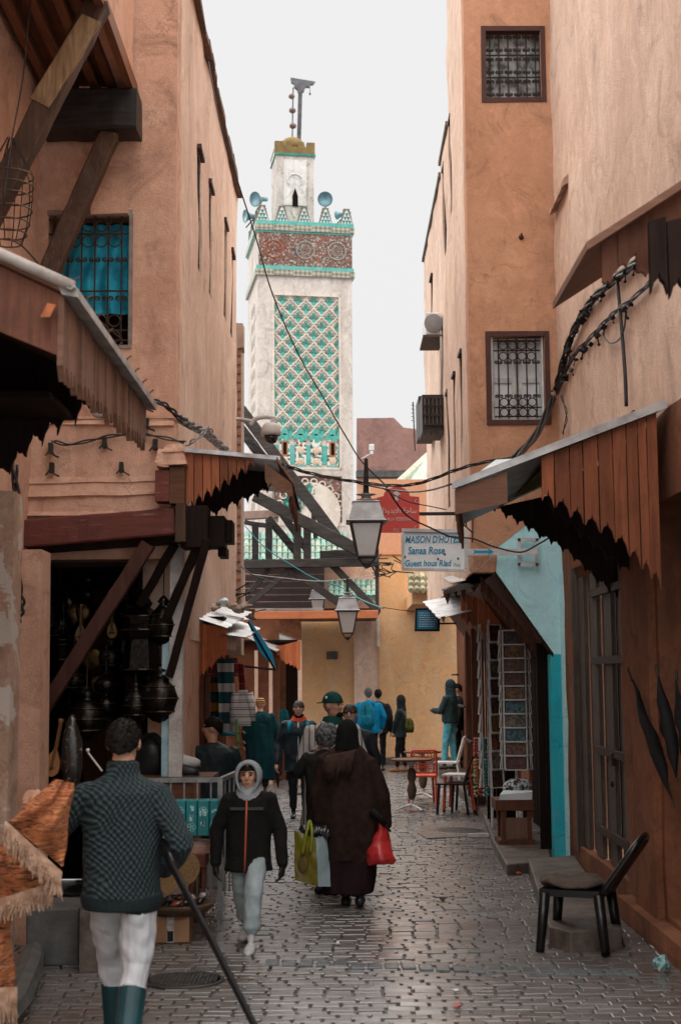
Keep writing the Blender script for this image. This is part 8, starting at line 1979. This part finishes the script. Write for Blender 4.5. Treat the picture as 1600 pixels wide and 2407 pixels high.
# man with green cap and striped djellaba
STRD, nt, b = _new('djellaba_striped'); v = _pos(nt, (1, 1, 1), 'obj'); sx = nt.nodes.new('ShaderNodeSeparateXYZ'); nt.links.new(v, sx.inputs[0])
mu = nt.nodes.new('ShaderNodeMath'); mu.operation = 'MULTIPLY'; mu.inputs[1].default_value = 17; nt.links.new(sx.outputs[0], mu.inputs[0]); fr = nt.nodes.new('ShaderNodeMath'); fr.operation = 'FRACT'; nt.links.new(mu.outputs[0], fr.inputs[0])
nt.links.new(_ramp(nt, fr.outputs[0], .80, .86, (.42, .39, .36, 1), (.035, .032, .03, 1)), b.inputs['Base Color']); b.inputs['Roughness'].default_value = .9; _bump(nt, b, _noise(nt, v, 40, 3), .4, .01)
def ex_cap(t, M_, k):
    Rz = Matrix.Rotation(R(58), 3, 'Z'); c = HC*k
    CP = cloth('cap_green', (.012, .060, .058), (.008, .04, .04), .8); 
    childmesh(rotz(capshape(Vector((0, -.005*k, .025*k)), (.092*k, .108*k, .115*k), .02, 20, 9, amp=.0), Rz, c), 'cap', CP, t, M_)
    br = Matrix.Rotation(R(-105), 3, 'Z')
    m = MB(); m.prism([c+br @ Vector(p)*k for p in ((-.075, .07, .035), (-.06, .14, .022), (0, .165, .018), (.06, .14, .022), (.075, .07, .035))], (0, 0, .008*k)); childmesh(m, 'cap_brim', cloth('cap_brim_teal', (.02, .14, .13)), t, M_, False)
    childmesh(MB().ell(c+Vector((.06*k, .05*k, .075*k)), (.018*k, .012*k, .018*k), 8, 6), 'cap_badge', WHITEP, t, M_)
    childmesh(MB().lathe([(.13*k, 1.40*k), (.115*k, 1.46*k), (.095*k, 1.52*k), (.075*k, 1.53*k)], (0, 0, 0), 16), 'scarf', cloth('scarf_green', (.01, .055, .05)), t, M_)
    face(t, M_, c, k*1.04, R(58))
    childmesh(MB().ell(c+Rz @ Vector((0, .07*k, -.085*k)), (.04*k, .035*k, .03*k), 10, 8), 'beard', HAIRK, t, M_)
figure('man in a green cap and pale striped djellaba behind the woman', 782, 14.6, 1.83, R(180), STRD, TROUK, HAIRK, SKIN, .8, .25, .17, (((-.28, .0, 1.12), (-.2, .15, .95)), ((.30, 0, 1.12), (.2, .16, .92))), R(58), None, 0, .012, robe=.3, extra=ex_cap, hat=True, wr={0: (.02, 8, 2), 1: (.01, 9, 9)})
GRYF = mat('fur_grey', (.16, .165, .17), (.035, .035, .037), .95, scale=26, lo=.42, hi=.58, bump=1, bscale=60)
def ex_fur(t, M_, k):
    m = capshape(HC*k+Vector((0, 0, .0)), (.120*k, .132*k, .135*k), -.75, 30, 14, amp=.014, fr=9); childmesh(m, 'woolly_hat', GRYF, t, M_)
figure('short person in black coat and grey woolly hat raising a hand', 766, 13.5, 1.56, R(-15), cloth('coat_black_gloss', (.010, .012, .012), (.022, .026, .026), .45, 10, .6, 14, .4), TROUK, HAIRG, SKIN2, .62, .235, .16, (((-.33, .02, 1.22), (-.17, .12, 1.44)), ((.27, -.02, 1.12), (.25, .1, .9))), 0, None, 0, .011, extra=ex_fur, hat=True)
def ex_gl(t, M_, k):
    c = HC*k
    for s_ in (-1, 1): childmesh(MB().tube([c+Vector((s_*.034*k+.024*k*math.cos(a), .098*k, .008*k+.018*k*math.sin(a))) for a in [6.2832*i/12 for i in range(13)]], .003*k, 4), 'glasses', IRON_R, t, M_)
    childmesh(MB().tube([(.10*k, .1*k, 1.48*k), (.17*k, .13*k, 1.3*k), (.19*k, .15*k, 1.05*k), (.17*k, .16*k, .9*k)], [.04*k, .06*k, .06*k, .04*k], 10).jitter(.015, 9), 'scarf', cloth('scarf_white_blue', (.50, .58, .60), (.14, .30, .34), .7, 30), t, M_)
figure('woman with glasses and pale scarf looking past the capped man', 822, 16.2, 1.69, R(172), BLK, TROUK, HAIRB, SKIN2, .7, .225, .15, yaw=0.0, vx=.012, extra=ex_gl, faceit=True, arms=(((-.30, -.02, 1.12), (-.27, .06, .86)), ((.27, -.02, 1.12), (.24, .1, .88))))
# blue jacket man with backpack
BLUJ = cloth('jacket_bright_blue', (.008, .26, .50), (.006, .20, .40), .7, 8)
def ex_bhood(t, M_, k):
    m = MB(); m.ell((0, -.12*k, 1.42*k), (.13*k, .06*k, .08*k), 14, 8); m.jitter(.015, 9); childmesh(m, 'hood_down', BLUJ, t, M_)
figure('man in a bright blue hooded jacket standing with his back turned', 865, 30.0, 1.76, R(3), BLUJ, cloth('trousers_grey', (.035, .035, .036), (.022, .022, .023)), HAIRG, SKIN2, .82, .25, .16, (((-.31, -.02, 1.14), (-.28, .1, .92)), ((.32, -.02, 1.14), (.29, .1, .92))), 0, None, 0, .014, ((-.12, .02), (.13, -.06)), BOOTK, None, ex_bhood)
def backpack(label, x, y0, y1, D, mt, w, dep, rot=0.0):
    a, b = P(x, y1, D), P(x, y0, D); h = b.z-a.z; c = Vector((a.x, D, a.z)); t = thing('backpack', label, 'backpack', tuple(c))
    Rz = Matrix.Rotation(rot, 3, 'Z'); m = MB()
    m.loft([[c+Rz @ Vector((w*q*math.copysign(abs(math.cos(t_))**.6, math.cos(t_)), dep*q2*math.copysign(abs(math.sin(t_))**.6, math.sin(t_)), z*h)) for t_ in [6.2832*i/20 for i in range(20)]] for z, q, q2 in ((0, .6, .5), (.05, .9, .9), (.3, 1, 1.05), (.6, .95, .9), (.85, .75, .7), (.97, .45, .4), (1, .2, .2))]); m.build('sack', mt, t, True)
    m = MB(); m.loft([[c+Rz @ Vector((w*.75*q*math.cos(t_), -dep*.9+dep*.45*q*math.sin(t_), (.12+z*.38)*h)) for t_ in [6.2832*i/16 for i in range(16)]] for z, q in ((0, .6), (.1, .95), (.8, .95), (1, .6))]); m.build('front_pocket', mt, t, True)
    MB().tube([c+Rz @ Vector((-w*.15, -dep*1.02, .2*h)), c+Rz @ Vector((-w*.15, -dep*.98, .85*h))], .008, 5).build('strap', BLACK, t)
backpack('blue backpack on the man in the bright blue jacket', 861, 1650, 1712, 29.72, cloth('pack_blue', (.010, .20, .30), (.006, .13, .20), .6), .17, .10)
figure('person in a black jacket close behind the blue-jacketed man', 888, 30.8, 1.72, R(-10), BLK, TROUK, HAIRK, SKIN, .8, .22, .15)
# hooded boy with green backpack (profile)
figure('youth in a dark hood and black trousers facing left by the ochre wall', 940, 30.4, 1.58, R(80), cloth('jacket_dark_green', (.012, .022, .020), (.022, .036, .033), .55, 9, spec=.35), TROUK, HAIRB, SKIN2, .80, .20, .14, (((-.18, .10, 1.14), (-.10, .15, .92)), ((.22, .06, 1.12), (.18, .14, .92))), 0, cloth('hood_grey', (.03, .03, .032), (.02, .02, .021)), 0, .014, ((-.08, .08), (.08, -.10)), mat('shoes_tan', (.30, .13, .06), None, .6))
backpack('olive green backpack on the hooded youth', 961, 1688, 1722, 30.4, cloth('pack_olive', (.10, .10, .025), (.06, .06, .015)), .11, .14)
# hooded man in jeans on the right
figure('hooded man in a teal jacket and jeans looking at his hand', 1056, 28.6, 1.74, R(62), cloth('jacket_teal_leather', (.012, .030, .034), (.02, .046, .05), .5, 9, .5, 14, .4), cloth('jeans_blue', (.06, .30, .40), (.16, .46, .54), .85, 9), HAIRK, SKIN, .92, .225, .155, (((-.24, .10, 1.15), (-.08, .34, 1.16)), ((.27, .02, 1.14), (.12, .30, 1.12))), R(20), cloth('hood_blue_grey', (.025, .045, .055), (.018, .032, .04)), .16, .013, ((-.14, .08), (.10, -.04)), BOOTK, faceit=False, legr=(.095, .072, .062))
# man behind the stall, looking left
figure('young man in a dark jacket standing behind the stall table', 500, 13.9, 1.62, R(10), cloth('jacket_dark_teal', (.008, .014, .017), (.016, .028, .032), .5, 8, .5, 14, .35), TROUK, HAIRK, SKIN, .75, .245, .17, (((-.30, .02, 1.12), (-.18, .2, 1.0)), ((.31, .0, 1.10), (.26, .18, .95))), R(78), None, 0, .012)
# figure in the dark doorway beside the hooded man
figure('person half hidden in the dark shop doorway behind the hooded man', 1074, 29.6, 1.72, R(90), BLK, TROUK, HAIRK, SKIN, .8, .2, .14, z0=.12)
